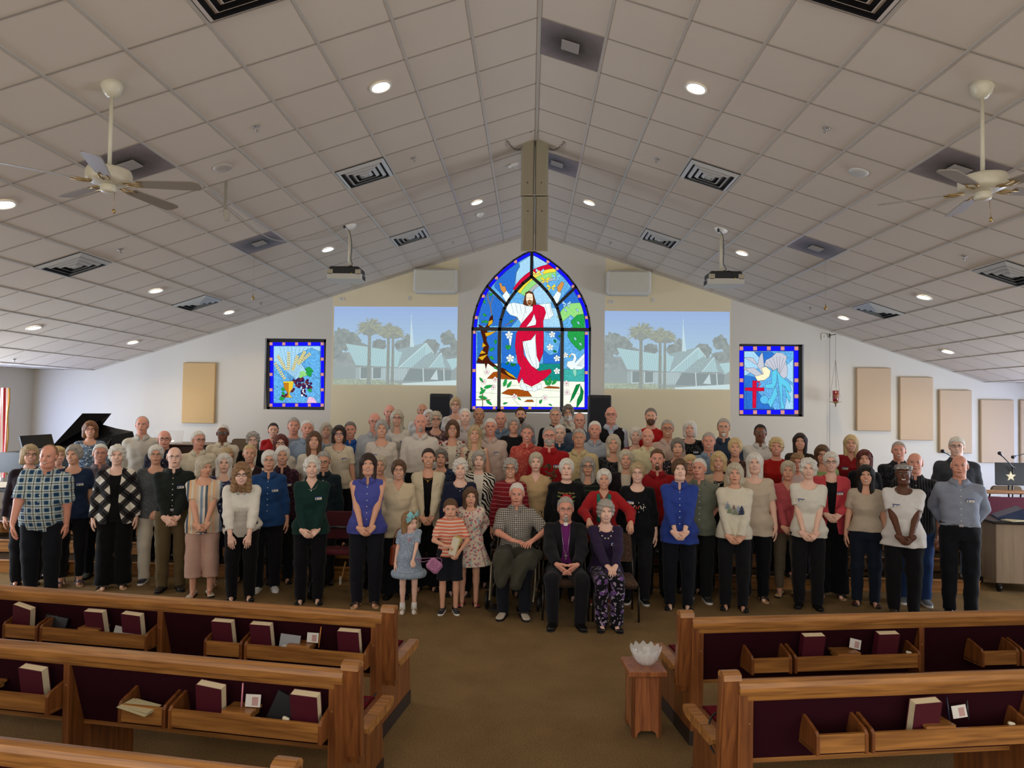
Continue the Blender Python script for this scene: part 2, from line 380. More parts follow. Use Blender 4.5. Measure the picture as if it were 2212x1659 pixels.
diffuser(150, 569, 'square diffuser on the left slope below the left ceiling fan'); diffuser(422, 652, 'small square diffuser low on the left slope between two lights')
diffuser(2175, 582, 'square diffuser cut by the right edge below the right ceiling fan'); diffuser(1903, 667, 'small square diffuser low on the right slope between two lights')
diffuser(515, 2, 'square diffuser cut by the top edge, left half of the ceiling', mat=plain('#b5a595', .6)); diffuser(1850, 2, 'square diffuser cut by the top edge, right half of the ceiling', mat=plain('#b5a595', .6))
def dirty_mat():
    m, n, l, b = new_mat('dusty_panel')
    tc = n.new('ShaderNodeTexCoord'); ln = n.new('ShaderNodeVectorMath'); ln.operation = 'LENGTH'; nz = n.new('ShaderNodeTexNoise'); nz.inputs['Scale'].default_value = 9; nz.inputs['Detail'].default_value = 5
    ad = n.new('ShaderNodeMath'); ad.operation = 'MULTIPLY_ADD'; ad.inputs[1].default_value = .12
    cr = n.new('ShaderNodeValToRGB'); e = cr.color_ramp.elements; e[0].position = .16; e[1].position = .42; e[0].color = (*srgb('#3c3733'), 1); e[1].color = (*srgb('#84797a'), 1)
    l.new(tc.outputs['Object'], ln.inputs[0]); l.new(tc.outputs['Object'], nz.inputs['Vector']); l.new(nz.outputs['Fac'], ad.inputs[0]); l.new(ln.outputs['Value'], ad.inputs[2]); l.new(ad.outputs[0], cr.inputs[0]); l.new(cr.outputs[0], b.inputs['Base Color'])
    b.inputs['Roughness'].default_value = .45
    return m
M_DIRTY = dirty_mat()
def return_panel(px, py, label):
    s, c, j = tile_of(px, py); p = slope_pt(s, math.floor(c)+.5, math.floor(j)+.5, .003)
    o = empty('return_air_panel', p, label=label, cat='air vent', group='dusty return air panels'); o.rotation_euler = (0, s*TH, 0)
    mb = MB(); mb.box((0, 0, 0), (.586, .586, .004)); mb.build('perforated_panel', M_DIRTY, o)
    mb = MB(); mb.box((0, 0, -.008), (.17, .17, .008), bev=.003); mb.build('center_plate', plain('#9c9690', .6), o)
return_panel(1235, 93, 'dusty square return panel beside the ridge at the top'); return_panel(1213, 352, 'dusty square return panel behind the hanging speaker column')
return_panel(285, 350, 'dark dusty return panel behind the left ceiling fan'); return_panel(560, 523, 'dusty return panel between the left fan and left projector')
return_panel(2075, 352, 'dark dusty return panel behind the right ceiling fan'); return_panel(1765, 531, 'dusty return panel between the right projector and right fan')
# small ceiling fittings
def fitting(name, px, py, prof, mat, label, cat, n=20):
    p, s = ceil_hit(px, py); mb = MB(); mb.lathe(prof, n); o = mb.build(name, mat); o.location = p-np.array([0, 0, .003]); o.rotation_euler = (0, s*TH, 0); return tag(o, label, cat)
DOME = [(.001, -.022), (.06, -.02), (.088, -.012), (.095, -.002), (.095, 0)]
fitting('ceiling_speaker', 481, 361, DOME, plain('#b4aca2', .6), 'round flat ceiling speaker right of the left fan', 'speaker'); fitting('ceiling_speaker', 1855, 371, DOME, plain('#c4c4c0', .6), 'round flat ceiling speaker left of the right fan', 'speaker')
SPR = [(.001, -.045), (.016, -.043), (.012, -.036), (.006, -.034), (.008, -.012), (.03, -.006), (.034, 0)]
for px, py, lb in ((893, 341, 'above the left inner diffusers'), (1419, 343, 'left of the upper right inner diffuser'), (259, 539, 'below the left ceiling fan'), (978, 522, 'near the gable left of the arched window'), (1319, 523, 'near the gable right of the arched window'),
                   (2084, 553, 'below the right ceiling fan'), (563, 654, 'near the back wall above the left stained window'), (1751, 664, 'near the back wall above the right stained window'), (30, 776, 'low at the far left of the ceiling'), (553, 273, 'small dot between the left fan and the ridge'), (1785, 276, 'small dot between the right fan and the ridge')):
    fitting('fire_sprinkler', px, py, SPR, plain('#a9a6a2', .3, .6), 'tiny metal sprinkler head '+lb, 'sprinkler', 12)['group'] = 'ceiling sprinkler heads'
fitting('smoke_detector', 1037, 461, [(.001, -.05), (.03, -.05), (.045, -.035), (.06, -.03), (.065, 0)], M_WHITE, 'small white smoke detector below the light left of the speaker column', 'smoke detector')
p, s = ceil_hit(1111, 352); mb = MB(); mb.box((0, 0, -.02), (.10, .05, .04), bev=.008); mb.box((-.07, 0, -.03), (.045, .04, .035), bev=.008); mb.tube([(0, 0, 0), (0, .03, -.06), (.03, .03, -.075)], .004, 6)
o = mb.build('emergency_light', M_WHITE); o.location = p; o.rotation_euler = (0, s*TH, 0); tag(o, 'small white two-part sensor on the ceiling left of the speaker column', 'sensor')
# ------------------------------------------------------------------ flat art helper: polygons drawn in a picture's own units, placed on the wall
class Art:
    def __init__(s, to_px, Y): s.t = to_px; s.Y = Y; s.mb = MB(); s.mats = []; s.n = 0; s.cache = {}
    def mi(s, m):
        if m not in s.mats: s.mats.append(m)
        return s.mats.index(m)
    def P(s, x, y, d):
        p = at_y(*s.t(x, y), s.Y); return (p[0], s.Y-d, p[2])
    def poly(s, pts, m, line=None, lw=2.2):
        s.n += 1; d = .00008*s.n; i = s.mi(m); V = [s.P(x, y, d) for x, y in pts]; s.mb.add(V, [tuple(range(len(V)))], i)
        if line is not None: s.line(pts+[pts[0]], line, lw)
    def line(s, pts, m, lw=2.2):
        s.n += 1; d = .00008*s.n+.00004; i = s.mi(m)
        for (x0, y0), (x1, y1) in zip(pts, pts[1:]):
            L = math.hypot(x1-x0, y1-y0)
            if L < .01: continue
            nx, ny = -(y1-y0)/L*lw/2, (x1-x0)/L*lw/2; ex, ey = (x1-x0)/L*lw*.3, (y1-y0)/L*lw*.3
            s.mb.add([s.P(x0+nx-ex, y0+ny-ey, d), s.P(x1+nx+ex, y1+ny+ey, d), s.P(x1-nx+ex, y1-ny+ey, d), s.P(x0-nx-ex, y0-ny-ey, d)], [(0, 1, 2, 3)], i)
    def flower(s, x, y, r, m, line, ctr=None):
        for k in range(5):
            a = 2*math.pi*k/5+.3; b = a+1.05; c = a+.52; s.poly([(x, y), (x+r*.75*math.cos(a), y+r*.75*math.sin(a)), (x+r*math.cos(c), y+r*math.sin(c)), (x+r*.75*math.cos(b), y+r*.75*math.sin(b))], m, line, 1.6)
        if ctr: s.poly([(x+r*.2*math.cos(k), y+r*.2*math.sin(k)) for k in range(6)], ctr)
    def leaf(s, x, y, L, a, m, line, w=.3):
        c, q = math.cos(a), math.sin(a); s.poly([(x, y), (x+L*.35*c-L*w*q, y+L*.35*q+L*w*c), (x+L*.75*c-L*w*.7*q, y+L*.75*q+L*w*.7*c), (x+L*c, y+L*q), (x+L*.7*c+L*w*.7*q, y+L*.7*q-L*w*.7*c), (x+L*.3*c+L*w*q, y+L*.3*q-L*w*c)], m, line, 1.6); s.line([(x, y), (x+L*c, y+L*q)], line, 1.2)
    def build(s, name, parent=None): return s.mb.build(name, s.mats, parent)
def G(c, e=1.0, n=.0, sc=60): return glow(c, e*GLK, 'stained_glass', n, sc)
GLK = 1.22
LEAD = plain('#0b0b10', .5, name='lead_line')
SKY, SKYD, SKYL = G('#5fa6dc', 1, .28, 45), G('#2b6cc4', 1, .2, 40), G('#9fcdea', 1, .25, 50)
COB, PINK, RED, WHT, GRN, GRNL, GRND = G('#1414ff', 1), G('#c98a86', 1, .2, 80), G('#c60f38', 1, .08, 20), G('#dfeaec', 1, .08, 30), G('#259a48', 1, .3, 60), G('#8fd27a', 1, .15, 40), G('#0f7a3a', 1, .3, 70)
YEL, BRN, BRND, SKIN_G, HAIRG, GRY, TEAL, SEA, SNOW, FLESH = G('#e6d23a', 1), G('#9a4a12', 1, .2, 50), G('#43190c', 1), G('#c98a48', 1), G('#5c3018', 1), G('#a8aeb0', 1, .1), G('#18867c', 1, .2), G('#0d63c0', 1, .25), G('#e9efdc', 1, .08, 12), G('#ecd9bc', 1)
win = empty('window_1', (0, 0, 0), kind='structure')
A = Art(zp, WALLY+.10)
# background field and sky
A.poly([(p[0], p[1]) for p in ARCH_PX], SKY)
def L(*p): A.line(list(p), LEAD, 2.0)
A.poly([(340, 420), (400, 330), (480, 250), (560, 200), (576, 240), (545, 300), (530, 420), (500, 500), (440, 480), (420, 520), (345, 440)], SKYD, LEAD)
A.poly([(576, 210), (680, 140), (680, 290), (540, 420), (548, 300), (580, 250)], SKYL, LEAD)
A.poly([(700, 130), (850, 215), (720, 290)], SKYL, LEAD); A.poly([(190, 600), (290, 480), (390, 560), (430, 640), (385, 800), (200, 800)], SKYD, LEAD)
A.poly([(180, 860), (370, 860), (370, 1160), (180, 1160)], SKYD, LEAD); A.poly([(410, 860), (560, 860), (540, 1100), (410, 1160)], SKYD, LEAD); A.poly([(800, 860), (960, 860), (960, 1160), (800, 1160)], SKYD, LEAD)
A.poly([(805, 860), (870, 870), (960, 950), (940, 1060), (860, 1080), (806, 1030)], SKY, LEAD); A.poly([(410, 640), (520, 690), (560, 740), (500, 810), (405, 815)], SKYD, LEAD)
A.poly([(690, 500), (760, 400), (880, 560), (870, 600), (780, 600), (720, 580)], SKYL, LEAD); A.poly([(800, 620), (960, 640), (985, 815), (800, 815)], SKYL, LEAD)
A.poly([(930, 600), (1060, 440), (1110, 470), (1170, 600), (1060, 600), (950, 680)], SKYD, LEAD)
# rainbow
def arc(cx, cy, r0, r1, a0, a1, m, n=14):
    P = [(cx+r1*math.cos(a0+(a1-a0)*k/n), cy-r1*math.sin(a0+(a1-a0)*k/n)) for k in range(n+1)]+[(cx+r0*math.cos(a1+(a0-a1)*k/n), cy-r0*math.sin(a1+(a0-a1)*k/n)) for k in range(n+1)]; A.poly(P, m, LEAD)
for r0, r1, m in ((440, 485, RED), (405, 440, YEL), (355, 405, GRNL), (325, 355, GRY)): arc(935, 700, r0, r1, math.radians(92), math.radians(150 if r1 > 400 else 158), m)
# hills and tree at right
A.poly([(930, 720), (985, 640), (1060, 590), (1150, 585), (1190, 690), (1120, 750), (1060, 700), (990, 760)], GRNL, LEAD)
A.poly([(1060, 760), (1120, 700), (1190, 690), (1195, 1000), (1150, 1040), (1100, 1000), (1060, 950), (1030, 900), (1035, 850), (1080, 810)], GRN, LEAD)
for q in ((1000, 640), (1040, 720), (1110, 640), (1120, 760), (1090, 910), (1140, 960)): A.leaf(*q, 40, .9, SKYL, LEAD, .25)
# water, ground, rocks
A.poly([(405, 1150), (580, 1160), (580, 1310), (480, 1250), (405, 1190)], SEA, LEAD); A.poly([(735, 1160), (960, 1160), (960, 1330), (800, 1330), (735, 1230)], TEAL, LEAD); A.poly([(995, 1210), (1190, 1210), (1190, 1330), (995, 1330)], G('#3fa8a0', 1, .3), LEAD)
A.poly([(165, 1160), (370, 1160), (420, 1210), (560, 1310), (800, 1320), (1195, 1330), (1195, 1580), (165, 1580)], SNOW, LEAD)
A.poly([(270, 1300), (330, 1240), (400, 1230), (480, 1260), (555, 1310), (400, 1305)], BRN, LEAD); A.poly([(405, 1440), (470, 1400), (560, 1400), (660, 1420), (695, 1470), (560, 1470)], BRN, LEAD); A.poly([(620, 1520), (650, 1500), (700, 1500), (715, 1520)], BRN, LEAD); A.poly([(800, 1390), (850, 1370), (950, 1380), (955, 1395)], BRN, LEAD)
for a, b in (((400, 1370), (620, 1360)), ((410, 1480), (960, 1475)), ((720, 1400), (960, 1420)), ((170, 1430), (360, 1440)), ((1000, 1450), (1190, 1440)), ((520, 1500), (610, 1580)), ((740, 1480), (730, 1575))): L(a, b)
# twisted tree at left
A.poly([(300, 720), (325, 700), (330, 760), (300, 800), (275, 850), (265, 940), (290, 1000), (275, 1080), (300, 1130), (360, 1180), (440, 1210), (560, 1310), (520, 1305), (400, 1240), (275, 1155), (260, 1210), (250, 1160), (170, 1150), (200, 1080), (240, 1010), (235, 940), (210, 850), (190, 790), (250, 820), (275, 790)], BRND, LEAD)
for P in ([(285, 760), (325, 745), (322, 780), (280, 810)], [(250, 870), (300, 862), (365, 850), (300, 890), (262, 905)], [(230, 960), (265, 990), (222, 1010)], [(222, 1030), (262, 1060), (200, 1070)], [(185, 1100), (280, 1070), (225, 1130)], [(430, 1215), (520, 1270), (548, 1305), (470, 1265)]): A.poly(P, G('#d2a01e', 1), LEAD)
A.line([(315, 700), (305, 620), (280, 550), (275, 500)], G('#6b6a6a'), 12); A.line([(305, 600), (330, 530)], G('#6b6a6a'), 9)
for x, y, L_, a in ((290, 520, 46, -.6), (240, 560, 40, 1.2), (230, 690, 46, .5), (240, 760, 50, .2), (215, 770, 40, -.3), (350, 930, 50, 1.5), (290, 1040, 60, -.5), (290, 1090, 60, .5), (450, 980, 55, 1.2), (470, 1030, 60, -1.2), (480, 770, 50, -.4)): A.leaf(x, y, L_, a, GRN, LEAD, .28)
A.line([(440, 800), (560, 730)], G('#6b5a4a'), 7)
# lilies, magnolias, swan
for x, y, r in ((490, 1110, 42), (480, 890, 40), (885, 885, 34), (865, 1005, 36), (930, 1110, 34), (1010, 1080, 30), (930, 1230, 34)): A.flower(x, y, r, WHT, LEAD, G('#e8d9a0'))
A.poly([(475, 920), (505, 920), (495, 990), (485, 990)], WHT, LEAD)
for x, y, a in ((900, 930, 1), (940, 910, -.5), (890, 1040, .2), (450, 1170, -.8), (510, 1180, -.5), (500, 1150, 1.3)): A.leaf(x, y, 42, a, GRND, LEAD)
A.poly([(1020, 1180), (1030, 1140), (1080, 1130), (1090, 1090), (1070, 1075), (1045, 1105), (1040, 1090), (1070, 1058), (1105, 1070), (1115, 1110), (1100, 1150), (1190, 1060), (1190, 1190), (1160, 1215), (1060, 1215)], WHT, LEAD)
for a in (1, 2, 3, 4): L((1110+8*a, 1180), (1190, 1080+25*a))
A.poly([(1040, 1090), (1060, 1080), (1050, 1108)], YEL, LEAD)
# figure with outstretched arms
ROBE = [(455, 600), (520, 585), (620, 600), (700, 620), (760, 600), (870, 590), (880, 650), (900, 700), (860, 740), (800, 745), (790, 900), (760, 1200), (700, 1230), (640, 1100), (600, 950), (590, 780), (555, 720), (490, 700), (455, 660)]
A.poly([(415, 520), (455, 470), (495, 530), (460, 590)], WHT, LEAD); A.poly([(385, 400), (405, 400), (415, 430), (440, 430), (455, 470), (430, 500), (400, 460)], SKIN_G, LEAD)
A.poly([(885, 545), (935, 470), (970, 500), (940, 590), (910, 600)], WHT, LEAD); A.poly([(930, 440), (975, 385), (998, 400), (985, 440), (960, 490), (938, 480)], SKIN_G, LEAD)
A.poly(ROBE, WHT, LEAD)
for x in (500, 540, 580, 620): L((x, 595), (x+20, 690))
L((820, 610), (850, 730)); L((860, 600), (880, 700)); L((640, 620), (600, 770))
A.poly([(610, 600), (625, 540), (635, 490), (670, 475), (705, 490), (720, 540), (738, 600), (700, 620), (640, 615)], HAIRG, LEAD); A.poly([(640, 505), (665, 493), (700, 505), (706, 550), (695, 595), (672, 622), (650, 595), (638, 555)], FLESH, LEAD)
A.poly([(650, 568), (672, 558), (696, 568), (690, 598), (672, 612), (655, 598)], G('#7a4a24'), None); A.line([(648, 540), (664, 538)], LEAD, 3); A.line([(680, 538), (697, 540)], LEAD, 3); A.line([(673, 535), (672, 556)], LEAD, 2); A.line([(664, 578), (682, 578)], FLESH, 3)
A.poly([(705, 605), (760, 605), (810, 630), (826, 680), (800, 760), (806, 900), (800, 1060), (765, 1150), (740, 1090), (728, 900), (735, 870), (680, 940), (606, 950), (620, 1080), (690, 1180), (760, 1230), (870, 1210), (880, 1240), (830, 1290), (760, 1340), (690, 1375), (620, 1340), (600, 1290), (572, 1350), (555, 1310), (590, 1200), (560, 1150), (535, 1000), (545, 880), (590, 790), (640, 730), (700, 660)], RED, LEAD)
A.poly([(715, 690), (735, 760), (730, 795), (640, 815), (690, 750)], WHT, LEAD); A.poly([(612, 950), (690, 935), (728, 880), (735, 1200), (720, 1200), (650, 1060)], WHT, LEAD)
for P in (((760, 640), (770, 760), (760, 880)), ((800, 680), (775, 800), (770, 1100)), ((640, 960), (680, 1120), (740, 1240)), ((600, 960), (600, 1100), (640, 1240), (690, 1330)), ((570, 900), (565, 1040), (600, 1160)), ((620, 860), (680, 880), (728, 850)), ((740, 1250), (800, 1240), (860, 1225)), ((660, 1200), (720, 1290))): L(*P)
A.poly([(580, 1370), (600, 1320), (640, 1370), (700, 1385), (780, 1345), (785, 1390), (720, 1420), (620, 1415)], WHT, LEAD)
for x in (640, 690, 740): L((x, 1370), (x+10, 1410))
# butterflies
for x, y, m in ((770, 295, SKYL), (820, 370, YEL), (920, 345, G('#7fc6ea')), (875, 440, YEL), (1020, 600, SKYL), (730, 310, G('#e8e070'))):
    for q in (-1, 1): A.poly([(x, y), (x+q*36, y-32), (x+q*42, y-4), (x+q*8, y+8)], m, LEAD, 1.5); A.poly([(x, y+6), (x+q*34, y+12), (x+q*22, y+34)], m, LEAD, 1.5)
# foreground flowers and leaves
for x, y in ((270, 1240), (240, 1330), (330, 1380), (530, 1470), (815, 1480), (1020, 1345), (1025, 1430), (350, 1310)): A.flower(x, y, 30, G('#eee2e0'), LEAD, G('#c86a8a'))
r_ = rnd(9)
for x, y, L_, a in ((240, 1390, 90, -.3), (210, 1380, 60, 1.0), (200, 1450, 80, -.7), (190, 1470, 90, .2), (260, 1500, 80, .7), (430, 1380, 90, -1.3), (460, 1390, 80, -1.0), (420, 1540, 50, -.3), (560, 1480, 40, .6), (770, 1540, 50, -1.2), (850, 1540, 40, .4), (860, 1370, 90, -1.5), (850, 1370, 80, -2.1), (880, 1360, 80, -.8), (770, 1500, 40, 1.6), (330, 1190, 50, .5), (200, 1290, 60, .9)): A.leaf(x, y, L_, a, GRN, LEAD, .2)
A.poly([(1110, 1360), (1150, 1350), (1130, 1400), (1090, 1480), (1050, 1530), (1070, 1460)], GRND, LEAD); A.poly([(1150, 1360), (1180, 1420), (1170, 1500), (1110, 1590), (1120, 1500), (1150, 1440)], GRND, LEAD); A.leaf(1090, 1200, 90, 1.4, G('#8cd0b8'), LEAD, .2)
L((228, 1420), (230, 1560)); A.line([(160, 1500), (300, 1500)], G('#6b5a3a'), 8); A.line([(230, 1440), (230, 1570)], G('#6b5a3a'), 8)
# cobalt border with pink squares
arcp = ARCH_PX[3:22]
def inset(P, d):
    out = []
    for k, (x, y) in enumerate(P): a = P[max(k-1, 0)]; b = P[min(k+1, len(P)-1)]; tx, ty = b[0]-a[0], b[1]-a[1]; L_ = math.hypot(tx, ty); out.append((x-ty/L_*d, y+tx/L_*d))
    return out
o1, o2 = inset(arcp, 20), inset(arcp, 52)
for k in range(len(arcp)-1): A.poly([o1[k], o1[k+1], o2[k+1], o2[k]], COB)
A.poly([(135, 840), (168, 840), (165, 1590), (130, 1590)], COB); A.poly([(1190, 840), (1222, 840), (1222, 1590), (1190, 1590)], COB); A.poly([(130, 1562), (1222, 1572), (1222, 1605), (130, 1595)], COB)
A.line(o2, LEAD, 4); A.line([(168, 850), (166, 1565)], LEAD, 4); A.line([(1190, 850), (1190, 1570)], LEAD, 4); A.line([(166, 1563), (1190, 1571)], LEAD, 4)
SQ = [(150, 865), (150, 1225), (150, 1575), (340, 1578), (415, 1578), (675, 1582), (940, 1585), (1206, 1245), (1206, 875)]
for k in (1, 3, 5, 7, 9, 11, 12, 14, 15, 17): SQ.append(((o1[k][0]+o2[k][0])/2, (o1[k][1]+o2[k][1])/2))
for x, y in SQ: A.poly([(x-15, y-15), (x+15, y-15), (x+15, y+15), (x-15, y+15)], PINK, LEAD)
A.build('stained_glass', win)
# black frame bars in front of the glass, with real depth
fb = MB(); YF = WALLY+.09
def bar(fb, pts, w_, tpx, d0=-.035, d1=.03, Y=YF, mi=0):
    for (x0, y0), (x1, y1) in zip(pts, pts[1:]):
        L_ = math.hypot(x1-x0, y1-y0); nx, ny = -(y1-y0)/L_*w_/2, (x1-x0)/L_*w_/2; ex, ey = (x1-x0)/L_*w_*.2, (y1-y0)/L_*w_*.2
        q = [(x0+nx-ex, y0+ny-ey), (x1+nx+ex, y1+ny+ey), (x1-nx+ex, y1-ny+ey), (x0-nx-ex, y0-ny-ey)]
        V = []
        for d in (d0, d1):
            for u, v in q: p = at_y(*tpx(u, v), Y); V.append((p[0], Y+d, p[2]))
        fb.add(V, [(0, 1, 2, 3), (7, 6, 5, 4)]+[(i, i+4, (i+1) % 4+4, (i+1) % 4) for i in range(4)], mi)
of = inset(ARCH_PX[3:22], 8); bar(fb, of, 30, zp); bar(fb, [(126, 826), (112, 1604), (1246, 1604), (1246, 826)], 32, zp)
bar(fb, [(122, 833), (1250, 840)], 32, zp); bar(fb, [(390, 835), (382, 1600)], 32, zp); bar(fb, [(980, 840), (974, 1600)], 32, zp)
ia = [(390, 825), (402, 745), (435, 640), (480, 560), (540, 480), (610, 405), (690, 340)]; ib = [(690, 340), (770, 410), (835, 480), (890, 555), (935, 640), (965, 745), (980, 830)]
bar(fb, ia, 28, zp); bar(fb, ib, 28, zp); bar(fb, [(690, 340), (694, 95)], 30, zp); bar(fb, [(455, 605), (275, 432)], 26, zp); bar(fb, [(930, 610), (1108, 438)], 26, zp)
fb.build('window_frame', M_BLACKFRAME, win)
# small windows
def small_window(name, rect, zpx, draw):
    w_ = empty(name, (0, 0, 0), kind='structure'); x0, y0, x1, y1 = rect; B = Art(zpx, WALLY+.12)
    B.poly([(x0-45, y0-45), (x1+45, y0-45), (x1+45, y1+45), (x0-45, y1+45)], COB); nx = 4; ny = 4; sq = 34
    B.poly([(x0, y0), (x1, y0), (x1, y1), (x0, y1)], SKY); draw(B); B.line([(x0, y0), (x1, y0), (x1, y1), (x0, y1), (x0, y0)], LEAD, 4)
    for i in range(nx+1):
        x = x0-22+(x1-x0+44)*i/nx
        for y in (y0-22, y1+22): B.poly([(x-17, y-17), (x+17, y-17), (x+17, y+17), (x-17, y+17)], PINK, LEAD)
    for j in range(1, ny):
        y = y0-22+(y1-y0+44)*j/ny
        for x in (x0-22, x1+22): B.poly([(x-17, y-17), (x+17, y-17), (x+17, y+17), (x-17, y+17)], PINK, LEAD)
    B.build('stained_glass', w_); f = MB(); e = 58; bar(f, [(x0-e, y0-e), (x1+e, y0-e), (x1+e, y1+e), (x0-e, y1+e), (x0-e, y0-e)], 36, zpx, -.03, .03, WALLY+.11); f.build('window_frame', M_BLACKFRAME, w_); return w_
def zl(x, y): return (560+x/5.027, 640+y/5.027)
def left_art(B):
    ln = lambda *p: B.line(list(p), LEAD, 2.2)
    B.poly([(160, 545), (665, 545), (665, 760), (400, 900), (160, 700)], SKYL); B.poly([(400, 640), (560, 560), (665, 600), (660, 900), (500, 800)], SKY, LEAD)
    for k in range(9): ln((330+5*k, 920), (220+45*k, 550))
    for x0, y0, x1, y1 in ((290, 800, 200, 640), (280, 900, 170, 720), (320, 800, 322, 600), (365, 810, 420, 640), (420, 740, 560, 620), (430, 720, 500, 600)):
        n = 8
        for k in range(n):
            x, y = x0+(x1-x0)*k/n, y0+(y1-y0)*k/n; a = math.atan2(y1-y0, x1-x0)
            for q in (-.6, .6): B.leaf(x, y, 30, a+q, G('#e6dc9a'), LEAD, .3)
    for x, y, L_, a, m in ((500, 790, 100, .3, GRN), (520, 800, 90, 1.0, GRN), (440, 830, 90, .3, GRNL), (430, 880, 60, -.4, GRNL), (530, 1000, 60, .7, GRN), (240, 1010, 60, 0, GRN), (220, 1120, 70, -.3, GRN), (250, 1040, 50, .8, GRN)): B.leaf(x, y, L_, a, m, LEAD, .36)
    r = rnd(3)
    for k in range(46):
        t = k/46; x = 390+t*180+r.uniform(-28, 28)*(1.2-t); y = 930+t*30+r.uniform(-50, 50)*(1-.5*abs(t-.4)); B.poly([(x+15*math.cos(a), y+15*math.sin(a)) for a in [i*math.pi/4 for i in range(8)]], G('#3c1a4a') if k % 3 else G('#6a2a3a'), LEAD, 1.5)
    for k in range(20): x, y = 490+r.uniform(-25, 30), 960+k*6.5; B.poly([(x+13*math.cos(a), y+13*math.sin(a)) for a in [i*math.pi/4 for i in range(8)]], G('#3c1a4a') if k % 3 else WHT, LEAD, 1.5)
    for k in range(14): x, y = 380-k*9+r.uniform(-8, 8), 1010+k*6+r.uniform(-14, 14); B.poly([(x+13*math.cos(a), y+13*math.sin(a)) for a in [i*math.pi/4 for i in range(8)]], G('#5a2030'), LEAD, 1.5)
    B.poly([(268, 935), (380, 935), (370, 1000), (345, 1035), (335, 1060), (350, 1085), (372, 1100), (285, 1100), (310, 1080), (318, 1050), (300, 1030), (280, 1000)], G('#e0b830'), LEAD); B.poly([(268, 935), (325, 935), (325, 1100), (285, 1100), (310, 1080), (318, 1050), (300, 1030), (280, 1000)], G('#b8741a'), LEAD); B.poly([(268, 925), (380, 925), (380, 940), (268, 940)], YEL, LEAD)
    for P in (((150, 960), (240, 1000)), ((150, 800), (260, 900)), ((400, 1120), (460, 1160)), ((590, 880), (660, 890)), ((560, 1000), (660, 1080)), ((300, 1110), (280, 1160)), ((340, 1110), (370, 1160)), ((150, 1100), (220, 1120))): ln(*P)
    B.poly([(540, 1090), (600, 1100), (640, 1160), (520, 1160)], G('#e0b8d8', 1, .3), LEAD)
small_window('window_2', (158, 540, 668, 1160), zl, left_art)
def zr(x, y): return (1300+x/3.95, 560+y/3.95)
def right_art(B):
    ln = lambda *p: B.line(list(p), LEAD, 2.0)
    B.poly([(1215, 785), (1330, 785), (1380, 900), (1215, 1000)], SKYL, LEAD); B.poly([(1300, 790), (1450, 790), (1480, 820), (1400, 900)], SKYD, LEAD); B.poly([(1213, 990), (1340, 1010), (1330, 1280), (1213, 1280)], SKYD, LEAD); B.poly([(1330, 1130), (1470, 1280), (1330, 1280)], SKYD, LEAD); B.poly([(1580, 900), (1632, 850), (1632, 1060), (1560, 1000)], SKYL, LEAD); B.poly([(1600, 1060), (1632, 1080), (1632, 1280), (1560, 1280)], SKYL, LEAD)
    W = G('#b9bcc8', 1, .05); shell = [(1385, 905), (1400, 860), (1450, 835), (1490, 795), (1540, 800), (1580, 830), (1570, 870), (1585, 940), (1580, 1000), (1540, 1030), (1500, 980), (1440, 930)]; B.poly(shell, W, LEAD)
    for x, y in ((1400, 880), (1430, 860), (1460, 840), (1490, 830), (1520, 830), (1550, 840), (1570, 870)): ln((1510, 1000), (x, y))
    B.poly([(1305, 990), (1215, 940), (1205, 930), (1300, 925), (1350, 965), (1370, 980), (1320, 900), (1215, 840), (1290, 840), (1330, 900), (1345, 830), (1370, 790), (1380, 860), (1385, 920), (1400, 1000), (1380, 1040), (1320, 1030)], W, LEAD)
    B.poly([(1360, 930), (1400, 915), (1440, 950), (1430, 1000), (1390, 1030), (1330, 1040), (1305, 1000), (1380, 980)], G('#ece6c0', 1, .15), LEAD)
    for pts in ([(1450, 960), (1500, 930), (1490, 1050), (1470, 1100), (1400, 1100), (1390, 1070), (1450, 1060)], [(1490, 940), (1530, 1000), (1600, 1060), (1620, 1120), (1600, 1140), (1540, 1070), (1540, 1200), (1560, 1270), (1530, 1280), (1520, 1150)], [(1480, 1080), (1500, 1150), (1440, 1270), (1420, 1230), (1380, 1240), (1440, 1180)], [(1560, 1080), (1610, 1180), (1600, 1230), (1570, 1150)]): B.poly(pts, G('#5cc0e0', 1, .1), LEAD)
    B.poly([(1385+36*math.cos(a), 1198+36*math.sin(a)) for a in [i*math.pi/8 for i in range(16)]], G('#58b4e0'), LEAD)
    B.poly([(1285, 1035), (1320, 1035), (1320, 1095), (1385, 1095), (1385, 1125), (1320, 1125), (1315, 1270), (1285, 1270), (1285, 1125), (1220, 1120), (1220, 1095), (1285, 1095)], RED, LEAD); B.line([(1318, 1045), (1345, 1045), (1350, 1070), (1335, 1088)], RED, 9)
    for P in (((1213, 900), (1250, 960)), ((1230, 1100), (1240, 1280)), ((1350, 1130), (1400, 1160)), ((1500, 1100), (1520, 1280)), ((1450, 1240), (1470, 1280)), ((1590, 1200), (1632, 1220))): ln(*P)
small_window('window_3', (1212, 783, 1637, 1283), zr, right_art)
